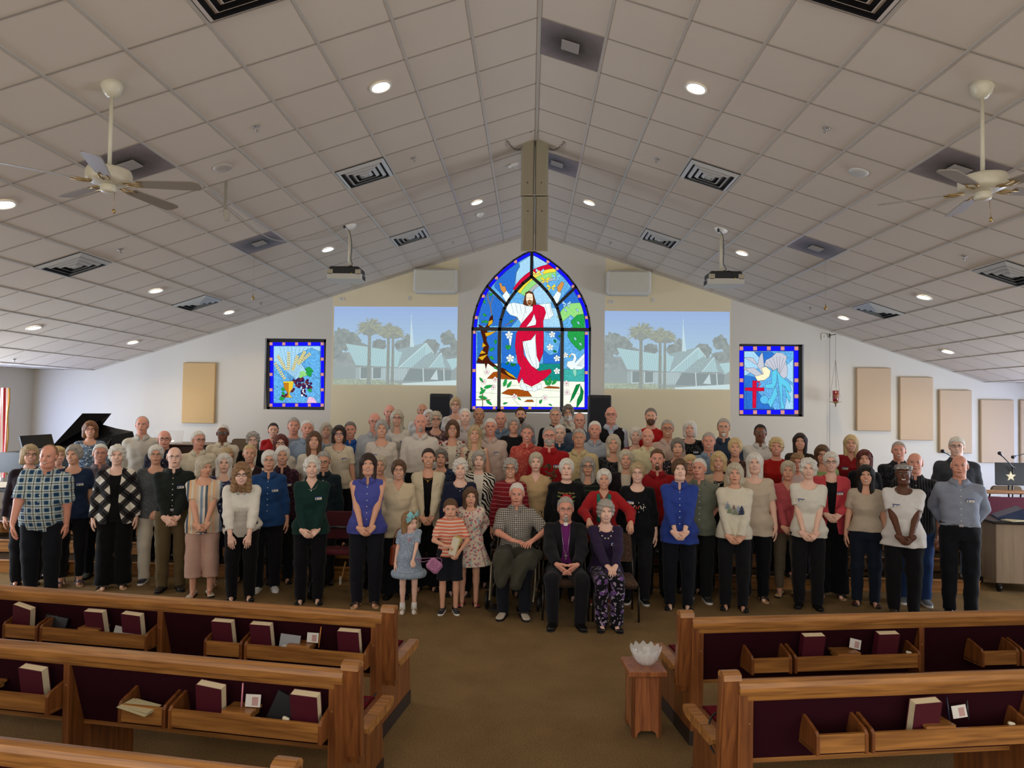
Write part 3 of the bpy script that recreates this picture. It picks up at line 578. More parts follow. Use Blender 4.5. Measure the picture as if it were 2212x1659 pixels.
# ------------------------------------------------------------------ projected pictures of the church
def projected(quad_px, label):
    """quad_px: the four picture corners, clockwise from top left"""
    q = np.array(quad_px, float)
    def tp(x, y): u, v = (x-805)/(2145-805), (y-110)/(960-110); return tuple((1-u)*(1-v)*q[0]+u*(1-v)*q[1]+u*v*q[2]+(1-u)*v*q[3])
    B = Art(tp, WALLY-.004); K = 1.0; g = lambda c, n=0.0, s=30: glow(tuple(.72*q+.28*w_ for q, w_ in zip(srgb(c), (.40, .45, .45))), K, 'projected_light', n, s)
    for k in range(10):
        y0, y1 = 110+k*50, 160+k*50; t = k/9; c = tuple(a+(b-a)*t for a, b in zip(srgb('#a0b9e4'), srgb('#b2d0e2'))); B.poly([(805, y0), (2145, y0), (2145, y1), (805, y1)], glow(c, K*.95, 'projected_light'))
    gray = g('#8d9796', .12, 14); B.poly([(805, 610), (2145, 610), (2145, 960), (805, 960)], g('#98a2a2', .1, 8))
    def crown(cx, cy, rx, ry, m, seed, n=26):
        r = rnd(seed); B.poly([(min(2145, max(805, cx+rx*(1+r.uniform(-.18, .14))*math.cos(a))), cy+ry*(1+r.uniform(-.2, .14))*math.sin(a)) for a in [2*math.pi*i/n for i in range(n)]], m)
    for cx, cy, rx, ry in ((900, 470, 120, 130), (840, 560, 70, 130), (1010, 500, 90, 110), (1110, 560, 70, 60), (1300, 530, 80, 70), (1560, 530, 90, 75), (1610, 470, 40, 60), (1860, 540, 90, 90), (2040, 450, 80, 85), (2060, 600, 120, 50), (2110, 520, 50, 60)): crown(cx, cy, rx, ry, gray, (cx, cy))
    # roofs and walls
    wh, rf, sh = g('#b6dce2'), g('#9db4b8', .05), g('#97a3a4')
    B.poly([(805, 760), (2145, 800), (2145, 960), (805, 960)], sh); B.poly([(935, 515), (1550, 605), (1515, 770), (1050, 750)], wh)
    for k in range(22): x = 950+k*27.5; B.line([(x, 520+k*4), (1060+k*21.5, 750+k*.9)], g('#8fb0b6'), 3)
    B.poly([(1480, 580), (1810, 500), (1890, 610), (1900, 640), (1500, 775), (1550, 605)], rf); B.poly([(1520, 770), (1805, 510), (1870, 600), (1800, 640), (1680, 770)], wh)
    for k in range(14): x = 1560+k*18; B.line([(x, 765), (x, 770-(x-1520)*.82)], g('#90a6ac'), 4)
    B.line([(1520, 770), (1808, 505), (1890, 612)], g('#d2ecf2'), 9); B.poly([(1650, 775), (1800, 640), (1975, 612), (1850, 770)], rf); B.poly([(1850, 770), (1975, 615), (2020, 772)], wh)
    for k in range(9): x = 1868+k*17; B.line([(x, 768), (x, max(630, 768-abs(x-1850)*1.2) if x < 1975 else 700)], g('#90a6ac'), 4)
    B.line([(1850, 770), (1975, 612), (2090, 795)], g('#d2ecf2'), 8); B.poly([(1980, 612), (2090, 790), (2020, 770)], rf); B.poly([(2030, 680), (2145, 665), (2145, 760), (2100, 795)], wh)
    B.poly([(1050, 775), (1800, 775), (1800, 900), (1050, 900)], g('#a6b6b8')); 
    for x in (1100, 1235): B.poly([(x, 775), (x+95, 775), (x+95, 895), (x, 895)], g('#7e8a8c')); B.line([(x, 775), (x, 900), (x+95, 895)], g('#cfe4e8'), 9)
    for k in range(16): x = 1330+k*18; B.line([(x, 785), (x, 915)], g('#c6dde2'), 7)
    B.poly([(1640, 780), (2090, 800), (2080, 915), (1560, 920)], g('#7f8d90')); B.poly([(1860, 900), (1930, 790), (1945, 905)], g('#cfe2e6'))
    for x in (1780, 2005): B.line([(x, 785), (x+8, 925)], g('#dcebee'), 10)
    B.poly([(1560, 945), (2145, 905), (2145, 962), (1540, 962)], g('#d6ecee')); B.poly([(805, 900), (1300, 905), (1560, 950), (1560, 962), (805, 962)], g('#a7b39c', .15, 30))
    # steeple
    B.poly([(1633, 548), (1640, 300), (1645, 215), (1652, 300), (1668, 460), (1680, 548)], g('#cfeaf4')); B.line([(1645, 230), (1645, 195)], g('#cfeaf4'), 4); B.line([(1638, 212), (1652, 212)], g('#cfeaf4'), 4)
    # palm trees
    pt, pd = g('#8f9690', .08), g('#a3a88e', .15, 30)
    for x, y0, w_ in ((1195, 380, 34), (1400, 400, 30), (1450, 410, 26)): B.poly([(x-w_/2, y0), (x+w_/2, y0), (x+w_*.6, 960), (x-w_*.6, 960)], pt)
    for cx, cy, R_, sd in ((1195, 330, 175, 1), (1400, 370, 150, 2), (1470, 390, 120, 3)):
        r = rnd(sd)
        crown(cx, cy+20, R_*.62, R_*.5, pt, sd+9)
        for k in range(90): a = r.uniform(-3.6, .5); L_ = R_*r.uniform(.75, 1.05); x, y = cx+L_*math.cos(a), cy+L_*.9*math.sin(a)+L_*.28; B.poly([(cx-8, cy), (cx+(x-cx)*.6+5*math.sin(a), cy+(y-cy)*.6-5), (x, y), (cx+(x-cx)*.55-6*math.sin(a), cy+(y-cy)*.55+7)], pd if k % 3 else pt)
    o = B.build('projected_picture'); return tag(o, label, 'projection', 'projected church pictures')
projected([(722, 662), (989, 663), (986, 832), (719, 830)], 'projected picture of a white church with palm trees, left of the arched window')
projected([(1306.5, 671.5), (1576.5, 673.5), (1576, 841), (1305, 839)], 'projected picture of a white church with palm trees, right of the arched window')
# ------------------------------------------------------------------ pews
M_PEWPANEL = M_MAROON
def make_pew(s, O, ang, Lp, label, racks, ys=None):
    """s -1: runs to the left of the aisle, +1 to the right; racks: (kind, x0, x1)"""
    o = empty('pew', (O[0], O[1], 0), ang, label=label, cat='pew')
    X = lambda x: s*x
    P3 = lambda x, y, z: (X(x), y, z)
    ROT = math.atan2(.10, .38)
    # top rail: rounded cap over a flat band
    prof = [(-.045, .80), (-.048, .835), (-.036, .858), (-.012, .868), (.016, .862), (.034, .845), (.040, .82), (.030, .795), (.018, .76), (-.020, .76), (-.030, .80)]
    mb = MB(); mb.prism(prof, .045, Lp, lambda u, v, d: P3(d, u, v)); mb.build('top_rail', M_OAKX, o)
    mb = MB(); mb.prism([(-.008, .77), (.02, .77), (.128, .41), (.100, .40)], .095, Lp, lambda u, v, d: P3(d, u, v)); mb.build('back_panel', M_PEWPANEL, o)
    mb = MB(); mb.prism([(.03, .79), (.07, .77), (.165, .45), (.128, .43)], .10, Lp, lambda u, v, d: P3(d, u, v)); mb.build('back_cushion', M_MAROONSEAT, o)
    mb = MB(); mb.prism([(.11, .40), (.11, .465), (.30, .482), (.54, .492), (.575, .48), (.58, .45), (.56, .41)], .098, Lp, lambda u, v, d: P3(d, u, v)); mb.build('seat_cushion', M_MAROONSEAT, o)
    mb = MB(); mb.prism([(.10, .375), (.10, .405), (.57, .405), (.57, .375)], .10, Lp, lambda u, v, d: P3(d, u, v)); mb.build('seat_board', M_OAKX, o)
    # aisle end: shaped panel, slanted moulding and arm
    mb = MB(); mb.prism([(-.01, .10), (-.03, .84), (.03, .85), (.150, .47), (.545, .475), (.57, .45), (.545, .42), (.575, .36), (.60, .10)], .045, .095, lambda u, v, d: P3(d, u, v)); mb.build('end_panel', M_OAKZ, o)
    mb = MB(); mb.prism([(.0, 0), (-.0, .10), (.605, .10), (.605, 0)], .040, .10, lambda u, v, d: P3(d, u, v)); mb.build('kick_plate', plain('#2a1e18', .5), o)
    mb = MB(); pts = [P3(.005, -.012, .885), P3(.005, -.005, .87), P3(.005, .045, .38), P3(.005, .050, .352)]
    for (y0, z0), (y1, z1), w0, w1 in (((-.008, .89), (.040, .36), .052, .060),):
        q = [(y0-w0/2, z0-.01), (y0-w0*.3, z0), (y0+w0*.3, z0), (y0+w0/2, z0-.01), (y1+w1/2, z1+.04), (y1+w1*.25, z1), (y1-w1*.25, z1), (y1-w1/2, z1+.04)]; mb.prism(q, -.035, .045, lambda u, v, d: P3(d, u, v)); mb.prism([(u*1.0+.004, v-.004) for u, v in q[:4]]+[(q[4][0]-.012, q[4][1]), (q[7][0]+.012, q[7][1])], -.047, -.035, lambda u, v, d: P3(d, u, v))
    mb.build('end_moulding', M_OAKZ, o)
    mb = MB(); mb.prism([(-.045, .875), (-.040, .905), (-.01, .918), (.022, .912), (.036, .895), (.032, .872)], -.042, .055, lambda u, v, d: P3(d, u, v)); mb.build('end_cap', M_OAKX, o)
    mb = MB(); mb.prism([(.14, .465), (.145, .487), (.17, .496), (.54, .504), (.575, .497), (.585, .475), (.57, .45), (.53, .44), (.18, .44)], -.025, .04, lambda u, v, d: P3(d, u, v)); mb.build('armrest', M_OAKX, o)
    # supports behind the panel
    for x in (.11, 1.75, 3.4):
        if x > Lp: continue
        mb = MB(); mb.prism([(-.012, 0), (-.020, .775), (.0, .775), (.10, .42), (.52, .38), (.52, 0)], x-.02, x+.02, lambda u, v, d: P3(d, u, v)); sp_ = mb.build('support', M_OAKZ, o)
        for z in (.64, .28, .12): b = MB(); b.ell(P3(x, -.018, z), (.008, .005, .008), 8, 6); b.build('screw_plug', plain('#7a4a26', .4), sp_)
    # book racks
    for kd, x0, x1 in racks:
        rk = MB()
        yb_ = lambda z: .10*(.77-z)/.37-.012       # rear face of the panel at a height
        y0 = -.10
        rk.box(P3((x0+x1)/2, (y0+.05)/2+.005, .517), (x1-x0, .15, .014)); rk.box(P3((x0+x1)/2, y0, .563), (x1-x0-.01, .016, .095)); 
        r = rk.build('book_rack', M_OAKX, o)
        for x in (x0, x1-.018): e = MB(); e.prism([(y0-.012, .505), (y0-.012, .605), (y0+.004, .625), (.035, .665), (.062, .50)], x, x+.018, lambda u, v, d: P3(d, u, v)); e.build('rack_end', M_OAKZ, r)
        if kd == 'big': e = MB(); e.box(P3(x0+(x1-x0)*(.44 if s > 0 else .56), -.035, .618), (.17, .12, .014)); e.box(P3(x0+(x1-x0)*(.44 if s > 0 else .56), -.035, .60), (.15, .10, .03)); e.build('card_ledge', M_OAKX, r)
    return o
A_L, A_R = -math.radians(8.7), math.radians(8.4)
LR = [('big', .125, 1.02), ('small', 1.04, 1.33), ('big', 1.78, 2.67), ('small', 2.69, 2.99)]; RR = [('small', .43, .72), ('big', .74, 1.67), ('small', 2.14, 2.43), ('big', 2.45, 3.38)]
PEWS = {'L1': (-1, (-.975, 4.72), A_L), 'L2': (-1, (-.965, 3.70), A_L), 'L3': (-1, (-.955, 2.68), A_L), 'R1': (1, (1.04, 4.76), A_R), 'R2': (1, (1.03, 3.69), A_R)}
make_pew(*PEWS['L1'], 4.4, 'oak pew with maroon back, left side, nearest the group', LR); make_pew(*PEWS['L2'], 4.0, 'oak pew with maroon back, left side, second from the group', LR[:3]); make_pew(*PEWS['L3'], 3.0, 'oak pew cut by the bottom left corner, only its top rail showing', [])
make_pew(*PEWS['R1'], 4.4, 'oak pew with maroon back, right side, behind the small pedestal', RR); make_pew(*PEWS['R2'], 3.6, 'oak pew with maroon back, right side, nearest the camera', RR[:2])
def pew_pt(k, x, y, z):
    s, O, a = PEWS[k]; c, q = math.cos(a), math.sin(a); return Vector((O[0]+c*s*x-q*y, O[1]+q*s*x+c*y, z))
def pew_x(k, px, py, y=-.06):
    s, O, a = PEWS[k]; dx = np.array([s*math.cos(a), s*math.sin(a), 0]); dy = np.array([-math.sin(a), math.cos(a), 0]); P0 = np.array([O[0], O[1], 0])+dy*y; d = ray(px, py); t = ((P0-CAMP)@dy)/(d@dy); return float((CAMP+t*d-P0)@dx)
# ------------------------------------------------------------------ hymnals and small things in the racks
M_BOOK = plain('#4c0c1e', .55); M_PAGES = plain('#e2d2ae', .8)
hymnal = None
def make_hymnal():
    o = empty('hymnal', (0, 0, 0)); w_, t_, h_ = .155, .050, .225
    mb = MB(); mb.box((0, 0, h_/2), (w_-.006, t_-.006, h_-.003)); mb.build('pages', M_PAGES, o)
    mb = MB(); 
    for q in (-1, 1): mb.box((0, q*t_/2, h_/2), (w_, .004, h_), None, 0, .001)
    mb.box((-w_/2, 0, h_/2), (.004, t_, h_), None, 0, .001); mb.build('cover', M_BOOK, o); return o
BOOKS = [('L1', 567, 1365, .0, 'maroon hymnal left of the clear bag in the front left pew rack'), ('L1', 756, 1375, 0, 'maroon hymnal nearest the aisle in the front left pew rack'), ('L1', 484, 1365, 0, 'maroon hymnal alone in the small rack of the front left pew'),
         ('L1', 209, 1330, .0, 'maroon hymnal beside folded paper in the front left pew, far bay'), ('L1', 287, 1335, .05, 'maroon hymnal nearest the support board in the front left pew, far bay'), ('L1', 45, 1325, .22, 'maroon hymnal leaning in the small rack at far left'),
         ('L2', 452, 1500, .10, 'large looking maroon hymnal at the left end of the second left pew rack'), ('L2', 660, 1520, .03, 'maroon hymnal beside black book in the second left pew rack'), ('L2', 73, 1455, .06, 'maroon hymnal in the far bay of the second left pew'),
         ('R1', 1754, 1390, 0, 'maroon hymnal left of the card ledge in the first right pew'), ('R1', 1914, 1385, 0, 'maroon hymnal right of the card ledge in the first right pew'), ('R2', 1998, 1535, -.04, 'maroon hymnal in the nearest right pew rack')]
for k, px, py, lean, lb in BOOKS:
    s, O, a = PEWS[k]; x = pew_x(k, px, py, -.05); o = make_hymnal() if hymnal is None else copy_tree(hymnal); hymnal = hymnal or o
    tag(o, lb, 'book', 'maroon hymnals in the pew racks'); o.location = pew_pt(k, x, -.018, .530); o.rotation_euler = (.22, lean, a) if k != 'R2' else (-.22, -lean, a+math.pi)
def put(mb_or_o, name, mat, k, px, py, z, label, cat, y=-.05, rot=(0, 0, 0), group=None):
    o = mb_or_o.build(name, mat); x = pew_x(k, px, py, y); s, O, a = PEWS[k]; o.location = pew_pt(k, x, y, z); o.rotation_euler = (rot[0], rot[1], a+rot[2]); return tag(o, label, cat, group)
card = lambda: MB().box((0, 0, .035), (.085, .003, .065), None, 0).box((.012, -.0020, .032), (.034, .001, .044), None, 1)
CM = [plain('#d9d4cc', .6), plain('#b8908a', .6)]
put(card(), 'card', CM, 'L1', 675, 1375, .628, 'small white card with sketched face in the front left pew', 'card', -.03, (-.15, 0, 0)); put(card(), 'card', CM, 'L2', 546, 1508, .628, 'small white card with sketched face in the second left pew', 'card', -.03, (-.15, 0, .1))
put(card(), 'card', CM, 'R1', 1846, 1388, .628, 'pair of small cards tilted on the ledge of the first right pew', 'card', -.03, (-.15, .25, 0)); put(card(), 'card', CM, 'R2', 2075, 1528, .628, 'small white card on the ledge of the nearest right pew', 'card', -.03, (-.15, -.1, 0))
put(MB().tube([(0, 0, .0), (0, .01, .13)], .0045, 6), 'pencil', plain('#d88a98', .5), 'L2', 522, 1505, .62, 'pink pencil standing beside the card in the second left pew', 'pencil', -.03)
put(MB().tube([(0, 0, .0), (.01, .01, .14)], .0045, 6), 'pencil', plain('#b8722c', .5), 'L1', 689, 1372, .60, 'brown pencil standing right of the card in front left pew', 'pencil', -.03)
put(MB().tube([(0, 0, .0), (-.01, .01, .14)], .0045, 6), 'pen', plain('#1c2238', .4), 'R2', 2052, 1528, .60, 'dark blue pen left of the card in nearest right pew', 'pen', -.03)
put(MB().tube([(0, 0, .0), (.0, .01, .10)], .0045, 6), 'pen', plain('#2a2a30', .4), 'R2', 2092, 1528, .62, 'dark pen right of the card in nearest right pew', 'pen', -.03)
mb = MB(); mb.box((0, 0, .08), (.15, .006, .15), Ry(.05)); mb.box((.0, -.012, .06), (.09, .012, .06), Ry(-.1), 1, .004); put(mb, 'clear_bag', [plain('#9a9c9e', .25, 0, .8), plain('#cfc9bc', .4)], 'L1', 623, 1370, .525, 'clear plastic bag of small cups in the front left pew rack', 'bag', -.07, (-.2, 0, 0))
mb = MB(); mb.box((0, 0, .05), (.17, .004, .10), Ry(.12)); put(mb, 'folded_paper', plain('#a9a69e', .7), 'L1', 265, 1345, .54, 'gray printed folded paper between two hymnals, front left pew', 'paper', -.075, (-.25, 0, 0))
mb = MB(); mb.box((0, 0, .09), (.14, .03, .18), Ry(.35), 0, .003); put(mb, 'black_book', M_BLACK, 'L2', 608, 1525, .53, 'black book leaning beside hymnal in second left pew', 'book', -.03, (-.2, 0, 0))
mb = MB(); mb.box((0, 0, .05), (.20, .02, .11), Ry(.10), 0, .003); put(mb, 'black_folder', plain('#16151a', .3), 'L1', 117, 1328, .56, 'black glossy folder in the front left pew, far bay', 'folder', -.02, (-.3, 0, 0))
mb = MB(); mb.box((0, 0, 0), (.20, .11, .003), Rx(.05) @ Ry(.10)); mb.box((.01, .01, .005), (.18, .10, .002), Rx(.05) @ Ry(.05)); put(mb, 'paper_sheet', plain('#c9bc94', .7), 'L2', 300, 1522, .60, 'cream paper sheet lying across the small rack, second left pew', 'paper', -.10, (0, 0, -.15))
for k, px, py, lb in (('L2', 618, 1537, 'tiny white earbud case beside black book'), ('R1', 1963, 1400, 'tiny white scrap at the right end of rack, first right pew'), ('R2', 2185, 1545, 'tiny white scrap at the right end of rack, nearest right pew')):
    put(MB().box((0, 0, .01), (.04, .02, .02), Ry(.3), 0, .006), 'paper_scrap', plain('#d8cdb4', .6), k, px, py, .60, lb, 'paper scrap', -.08)
# things on the pew seats
p = pew_pt('L2', .20, .36, .475); mb = MB(); pr = [(-.035, -.11), (.035, -.11), (.045, -.02), (.03, .05), (.0, .075), (-.03, .05), (-.045, -.02)]; mb.prism(pr, 0, .022, lambda u, v, d: (u, v, d)); hole = MB(); hole.lathe([(.001, .0235), (.016, .0235)], 12, (0, .03, 0), caps=False); hole.add([(0, 0, .0235)], [])
mb.lathe([(.0, .023), (.017, .0235)], 14, (0, .028, 0), None, 1, caps=False); mb.tube([(0, .07, .012), (.02, .14, .02), (.01, .22, .01), (-.01, .27, .008)], .006, 6, 1); o = mb.build('handle_lighter', [plain('#5fb4c4', .4), plain('#16161a', .4)]); o.location = p; o.rotation_euler = (0, .25, -.55); tag(o, 'light blue long handled tool with black strap on pew seat by aisle', 'tool')
p = pew_pt('R2', .10, .30, .50); mb = MB(); cv = [(.20, .10, .02), (.10, .08, .02), (.02, .05, .045), (-.05, .02, .03), (-.085, -.03, -.03), (-.085, -.07, -.09), (-.06, -.10, -.125), (-.03, -.12, -.10), (.0, -.115, .0), (.04, -.10, .035)]
def smooth(P, n=6):
    P = [Vector(q) for q in P]; out = []
    for i in range(len(P)-1):
        a, b, c, d = P[max(i-1, 0)], P[i], P[i+1], P[min(i+2, len(P)-1)]
        for k in range(n): t = k/n; out.append(.5*((2*b)+(c-a)*t+(2*a-5*b+4*c-d)*t*t+(3*b-a-3*c+d)*t**3))
    return out+[P[-1]]
mb.tube(smooth(cv), .006, 7); mb.box((.20, .10, .015), (.06, .02, .018), None, 0, .004); o = mb.build('black_strap', M_BLACK); o.location = p; tag(o, 'thin black strap looped over the armrest of nearest right pew', 'strap')
# ------------------------------------------------------------------ pedestal with glass bowl
ped = empty('pedestal', (.800, 4.98, 0), math.radians(4), label='small reddish wood pedestal table at the aisle end of first right pew', cat='stand')
M_PED = wood_mat('pedestal_wood', '#6e3a20', '#a8673a', 'Z')
mb = MB(); mb.box((0, 0, .445), (.27, .30, .035), None, 0, .004); mb.build('top', M_PED, ped)
for q in (0, 1, 2, 3):
    w_ = .235 if q % 2 else .205; hw = w_/2; t_ = .02
    mb = MB(); pr = [(-hw, 0), (-hw+.03, 0), (-hw+.04, .03), (-hw+.06, .045), (hw-.06, .045), (hw-.04, .03), (hw-.03, 0), (hw, 0), (hw, .428), (-hw, .428)]
    off = (.205 if q % 2 else .235)/2; mb.prism(pr, off-t_, off, lambda u, v, d: tuple(Rz(q*math.pi/2) @ Vector((u, -d, v)))); mb.build('side_panel', M_PED, ped)
def glass_mat():
    m, n, l, b = new_mat('clear_glass'); b.inputs['Base Color'].default_value = (.85, .84, .82, 1); b.inputs['Roughness'].default_value = .08; b.inputs['Alpha'].default_value = .35; b.inputs['Specular IOR Level'].default_value = 1.0
    nz = n.new('ShaderNodeTexNoise'); nz.inputs['Scale'].default_value = 20; bp = n.new('ShaderNodeBump'); bp.inputs['Strength'].default_value = .05; l.new(nz.outputs['Fac'], bp.inputs['Height']); l.new(bp.outputs[0], b.inputs['Normal']); return m
M_GLASS = glass_mat()
mb = MB(); n = 60; V = []; prof = [(.030, .0), (.055, .012), (.082, .045), (.100, .085), (.112, .12)]; pin = [(.106, .12), (.094, .085), (.076, .048), (.050, .018), (.001, .010)]
for r, z in prof+pin:
    for k in range(n): a = 2*math.pi*k/n; rr = r*(1+.035*math.cos(12*a)); zz = z+(.012*math.cos(12*a) if z > .11 else 0); V.append((rr*math.cos(a), rr*math.sin(a), zz))
F = [(i*n+k, i*n+(k+1) % n, (i+1)*n+(k+1) % n, (i+1)*n+k) for i in range(9) for k in range(n)]+[tuple(range(n-1, -1, -1)), tuple(9*n+k for k in range(n))]
mb.add(V, F, 0, True); o = mb.build('glass_bowl', M_GLASS); o.location = (.815, 4.97, .4635); tag(o, 'fluted clear glass bowl standing on the small wooden pedestal', 'bowl')
# ------------------------------------------------------------------ ceiling fans
M_FAN = plain('#c9c2ac', .35); M_BLADE = plain('#8f8578', .5); M_BRASS = plain('#a98d58', .3, .7)
def fan(mx_, my_, hx, hy, tips, label):
    p, s = ceil_hit(mx_, my_); Y = p[1]; hub = at_y(hx, hy, Y); zt = p[2]+.02; X = (p[0]+hub[0])/2
    o = empty('ceiling_fan', (X, Y, hub[2]), label=label, cat='ceiling fan', group='white ceiling fans on long rods'); h = hub[2]; H_ = zt-h
    mb = MB(); mb.lathe([(.0, H_-.12), (.035, H_-.115), (.06, H_-.085), (.075, H_-.04), (.077, H_+.0)], 24); mb.build('ceiling_canopy', M_FAN, o)
    mb = MB(); mb.tube([(0, 0, .06), (0, 0, H_-.10)], .014, 12); mb.build('down_rod', M_FAN, o)
    mb = MB(); mb.lathe([(.02, .075), (.10, .07), (.145, .055), (.155, .03), (.155, -.02), (.145, -.04), (.10, -.055), (.05, -.06)], 32); mb.build('motor_housing', M_FAN, o)
    mb = MB(); mb.lathe([(.052, -.058), (.056, -.065), (.056, -.105), (.045, -.115), (.0, -.118)], 24); mb.build('switch_housing', M_FAN, o)
    mb = MB(); mb.tube([(.045, 0, -.10), (.05, -.01, -.24)], .0018, 5); mb.lathe([(.001, -.275), (.012, -.27), (.009, -.245), (.002, -.238)], 10, (.05, -.01, 0)); mb.build('pull_chain', M_BRASS, o)
    t0 = at_z(*tips, hub[2]-.05); a0 = math.atan2(t0[1]-Y, t0[0]-X)
    b0 = MB(); n = 14; pl = []
    for i in range(n+1): t = i/n; pl.append((.21+.46*t, .050+.016*math.sin(t*1.5)-(.03*max(0, t-.92)/.08)))
    P = pl+[(x, -w_) for x, w_ in reversed(pl)]; b0.prism(P, -.004, .004, lambda u, v, d: (u, v*math.cos(.2)+d*math.sin(.2), -v*math.sin(.2)+d*math.cos(.2)-.045))
    arm = MB(); arm.tube([(.11, .015, -.05), (.18, .03, -.055), (.24, .025, -.05)], .007, 6); arm.tube([(.11, -.015, -.05), (.18, -.03, -.055), (.24, -.025, -.05)], .007, 6)
    for k in range(5):
        a = a0+2*math.pi*k/5
        if k == 0: B_ = b0.build('blade', M_BLADE, o); A_ = arm.build('blade_arm', M_BRASS, B_)
        else: c = B_.copy(); COL.objects.link(c); c.parent = o; d = A_.copy(); COL.objects.link(d); d.parent = c; c.rotation_euler = (0, 0, a); continue
        B_.rotation_euler = (0, 0, a)
    return o
fan(240, 183, 238, 383, (378, 452), 'white ceiling fan with five blades hanging at left'); fan(2122, 185, 2122, 398, (1975, 433), 'white ceiling fan with five blades hanging at right edge')
# ------------------------------------------------------------------ hanging speaker column
M_SPK = plain('#8c826a', .6); M_SPKD = plain('#1c1b1a', .6)
ctr = at_y(1155, 420, 9.05); top = at_y(1155, 297, 8.72); bot = at_y(1155, 543, 9.0)
for q in (-1, 1):
    for j in (0, 1):
        pts = [(1155+q*15.5, (299, 426)[j]), (1155+q*14.5, (424, 543)[j])]; Ya, Yb = (8.70, 8.85)[j], (8.84, 9.0)[j]
        a, b = Vector(at_y(*pts[0], Ya)), Vector(at_y(*pts[1], Yb)); c = (a+b)/2; L_ = (a-b).length; w_ = .172; tilt = math.atan2(b.y-a.y, a.z-b.z)
        o = empty('hanging_speaker', c, label='tan column speaker, %s of the four hanging at the ridge' % ['upper left', 'lower left', 'upper right', 'lower right'][(q > 0)*2+j], cat='speaker', group='four speakers hanging as a column'); o.rotation_euler = (-tilt*-1, 0, 0)
        n = 10; V = [(w_/2*math.copysign(abs(math.cos(t))**.4, math.cos(t)), -.10*abs(math.sin(t))**.5 if math.sin(t) > 0 else .10) for t in [math.pi*i/n for i in range(n+1)]]+[(-w_/2, .10), (w_/2, .10)]
        mb = MB(); mb.prism(V, -L_/2+.012, L_/2-.012, lambda u, v, d: (u, v, d)); mb.build('cabinet', M_SPK, o)
        for e in (-1, 1): mb = MB(); mb.box((0, .0, e*(L_/2-.006)), (w_+.004, .205, .012), None, 0, .003); mb.build('end_cap', plain('#a39a82', .5), o)
        mb = MB(); mb.lathe([(.0, .003), (.008, .002), (.009, 0)], 10, (0, -.102, L_*.5-.18 if j else -L_*.5+.16), Rx(math.pi/2)); mb.build('badge', M_SPKD, o)
def chain(p0, p1, label, n=None, r=.0045):
    p0, p1 = Vector(p0), Vector(p1); L_ = (p1-p0).length; n = n or int(L_/.04); mb = MB(); d = (p1-p0).normalized(); u = d.orthogonal().normalized(); v = d.cross(u)
    for i in range(n):
        c = p0+(p1-p0)*(i+.5)/n+Vector((0, 0, -.05*math.sin(math.pi*(i+.5)/n))); w_ = u if i % 2 else v; mb.tube([c+d*.024*math.cos(a)+w_*.011*math.sin(a) for a in [2*math.pi*k/8 for k in range(8)]], .0032, 4, closed=True)
    o = mb.build('support_chain', plain('#4a453e', .4, .6)); return tag(o, label, 'chain')
for s, a, b, lb in ((-1, (1095, 303), (1126, 322), 'metal chain left of the hanging speaker column'), (1, (1219, 305), (1186, 322), 'metal chain right of the hanging speaker column')):
    p, _ = ceil_hit(*a); chain(p, at_y(*b, 8.75), lb)
for x in (1147, 1161):
    p, _ = ceil_hit(x, 284); mb = MB(); mb.tube([Vector(p)+Vector((0, 0, -.0)), at_y(x, 299, 8.72)], .006, 6); mb.ell(Vector(p), (.018, .018, .012)); tag(mb.build('hanger_rod', plain('#8a8270', .4, .5)), 'short hanger at ridge above the speaker column, %s one' % ('left' if x < 1155 else 'right'), 'hanger')
# ------------------------------------------------------------------ boxes on the wall
M_BOXW = plain('#c9c6bc', .6)
for x0, x1, y0, y1, lb in ((893, 986, 579, 632, 'white rectangular wall speaker above the left projected picture'), (1312, 1407, 583, 636, 'white rectangular wall speaker above the right projected picture')):
    a, b = at_y(x0, y0, WALLY-.30), at_y(x1, y1, WALLY-.30); w_, h_ = b[0]-a[0], a[2]-b[2]; o = empty('wall_speaker', ((a[0]+b[0])/2, WALLY-.17, (a[2]+b[2])/2), label=lb, cat='speaker', group='white wall speakers')
    mb = MB(); mb.box((0, 0, 0), (w_, .26, h_), None, 0, .035); mb.build('cabinet', M_BOXW, o); mb = MB(); mb.box((0, -.132, .0), (w_*.88, .006, h_*.84), None, 0, .003); mb.build('grille', plain('#c2beb0', .8), o)
for x0, x1, y0, y1, lb in ((928, 972, 850, 960, 'black floor speaker cabinet left of the arched window'), (1273, 1320, 853, 960, 'black floor speaker cabinet right of the arched window')):
    Y = 12.6; a, b = at_y(x0, y0, Y), at_y(x1, y1, Y); zt = a[2]; w_ = b[0]-a[0]; z0 = .68 if abs(a[0]) < 3 else .51; o = empty('floor_speaker', ((a[0]+b[0])/2, Y+.2, z0), label=lb, cat='speaker', group='black speaker cabinets'); mb = MB(); mb.box((0, 0, (zt-z0)/2), (w_, .36, zt-z0), None, 0, .02); mb.build('cabinet', plain('#15151a', .6), o); mb = MB(); mb.box((0, -.184, (zt-z0)/2), (w_*.9, .008, (zt-z0)*.94)); mb.build('grille', plain('#1b1b20', .9), o)
M_PANEL = wall_mat('panel_fabric', '#c2a374'); M_PANELR = wall_mat('panel_fabric_right', '#bca488')
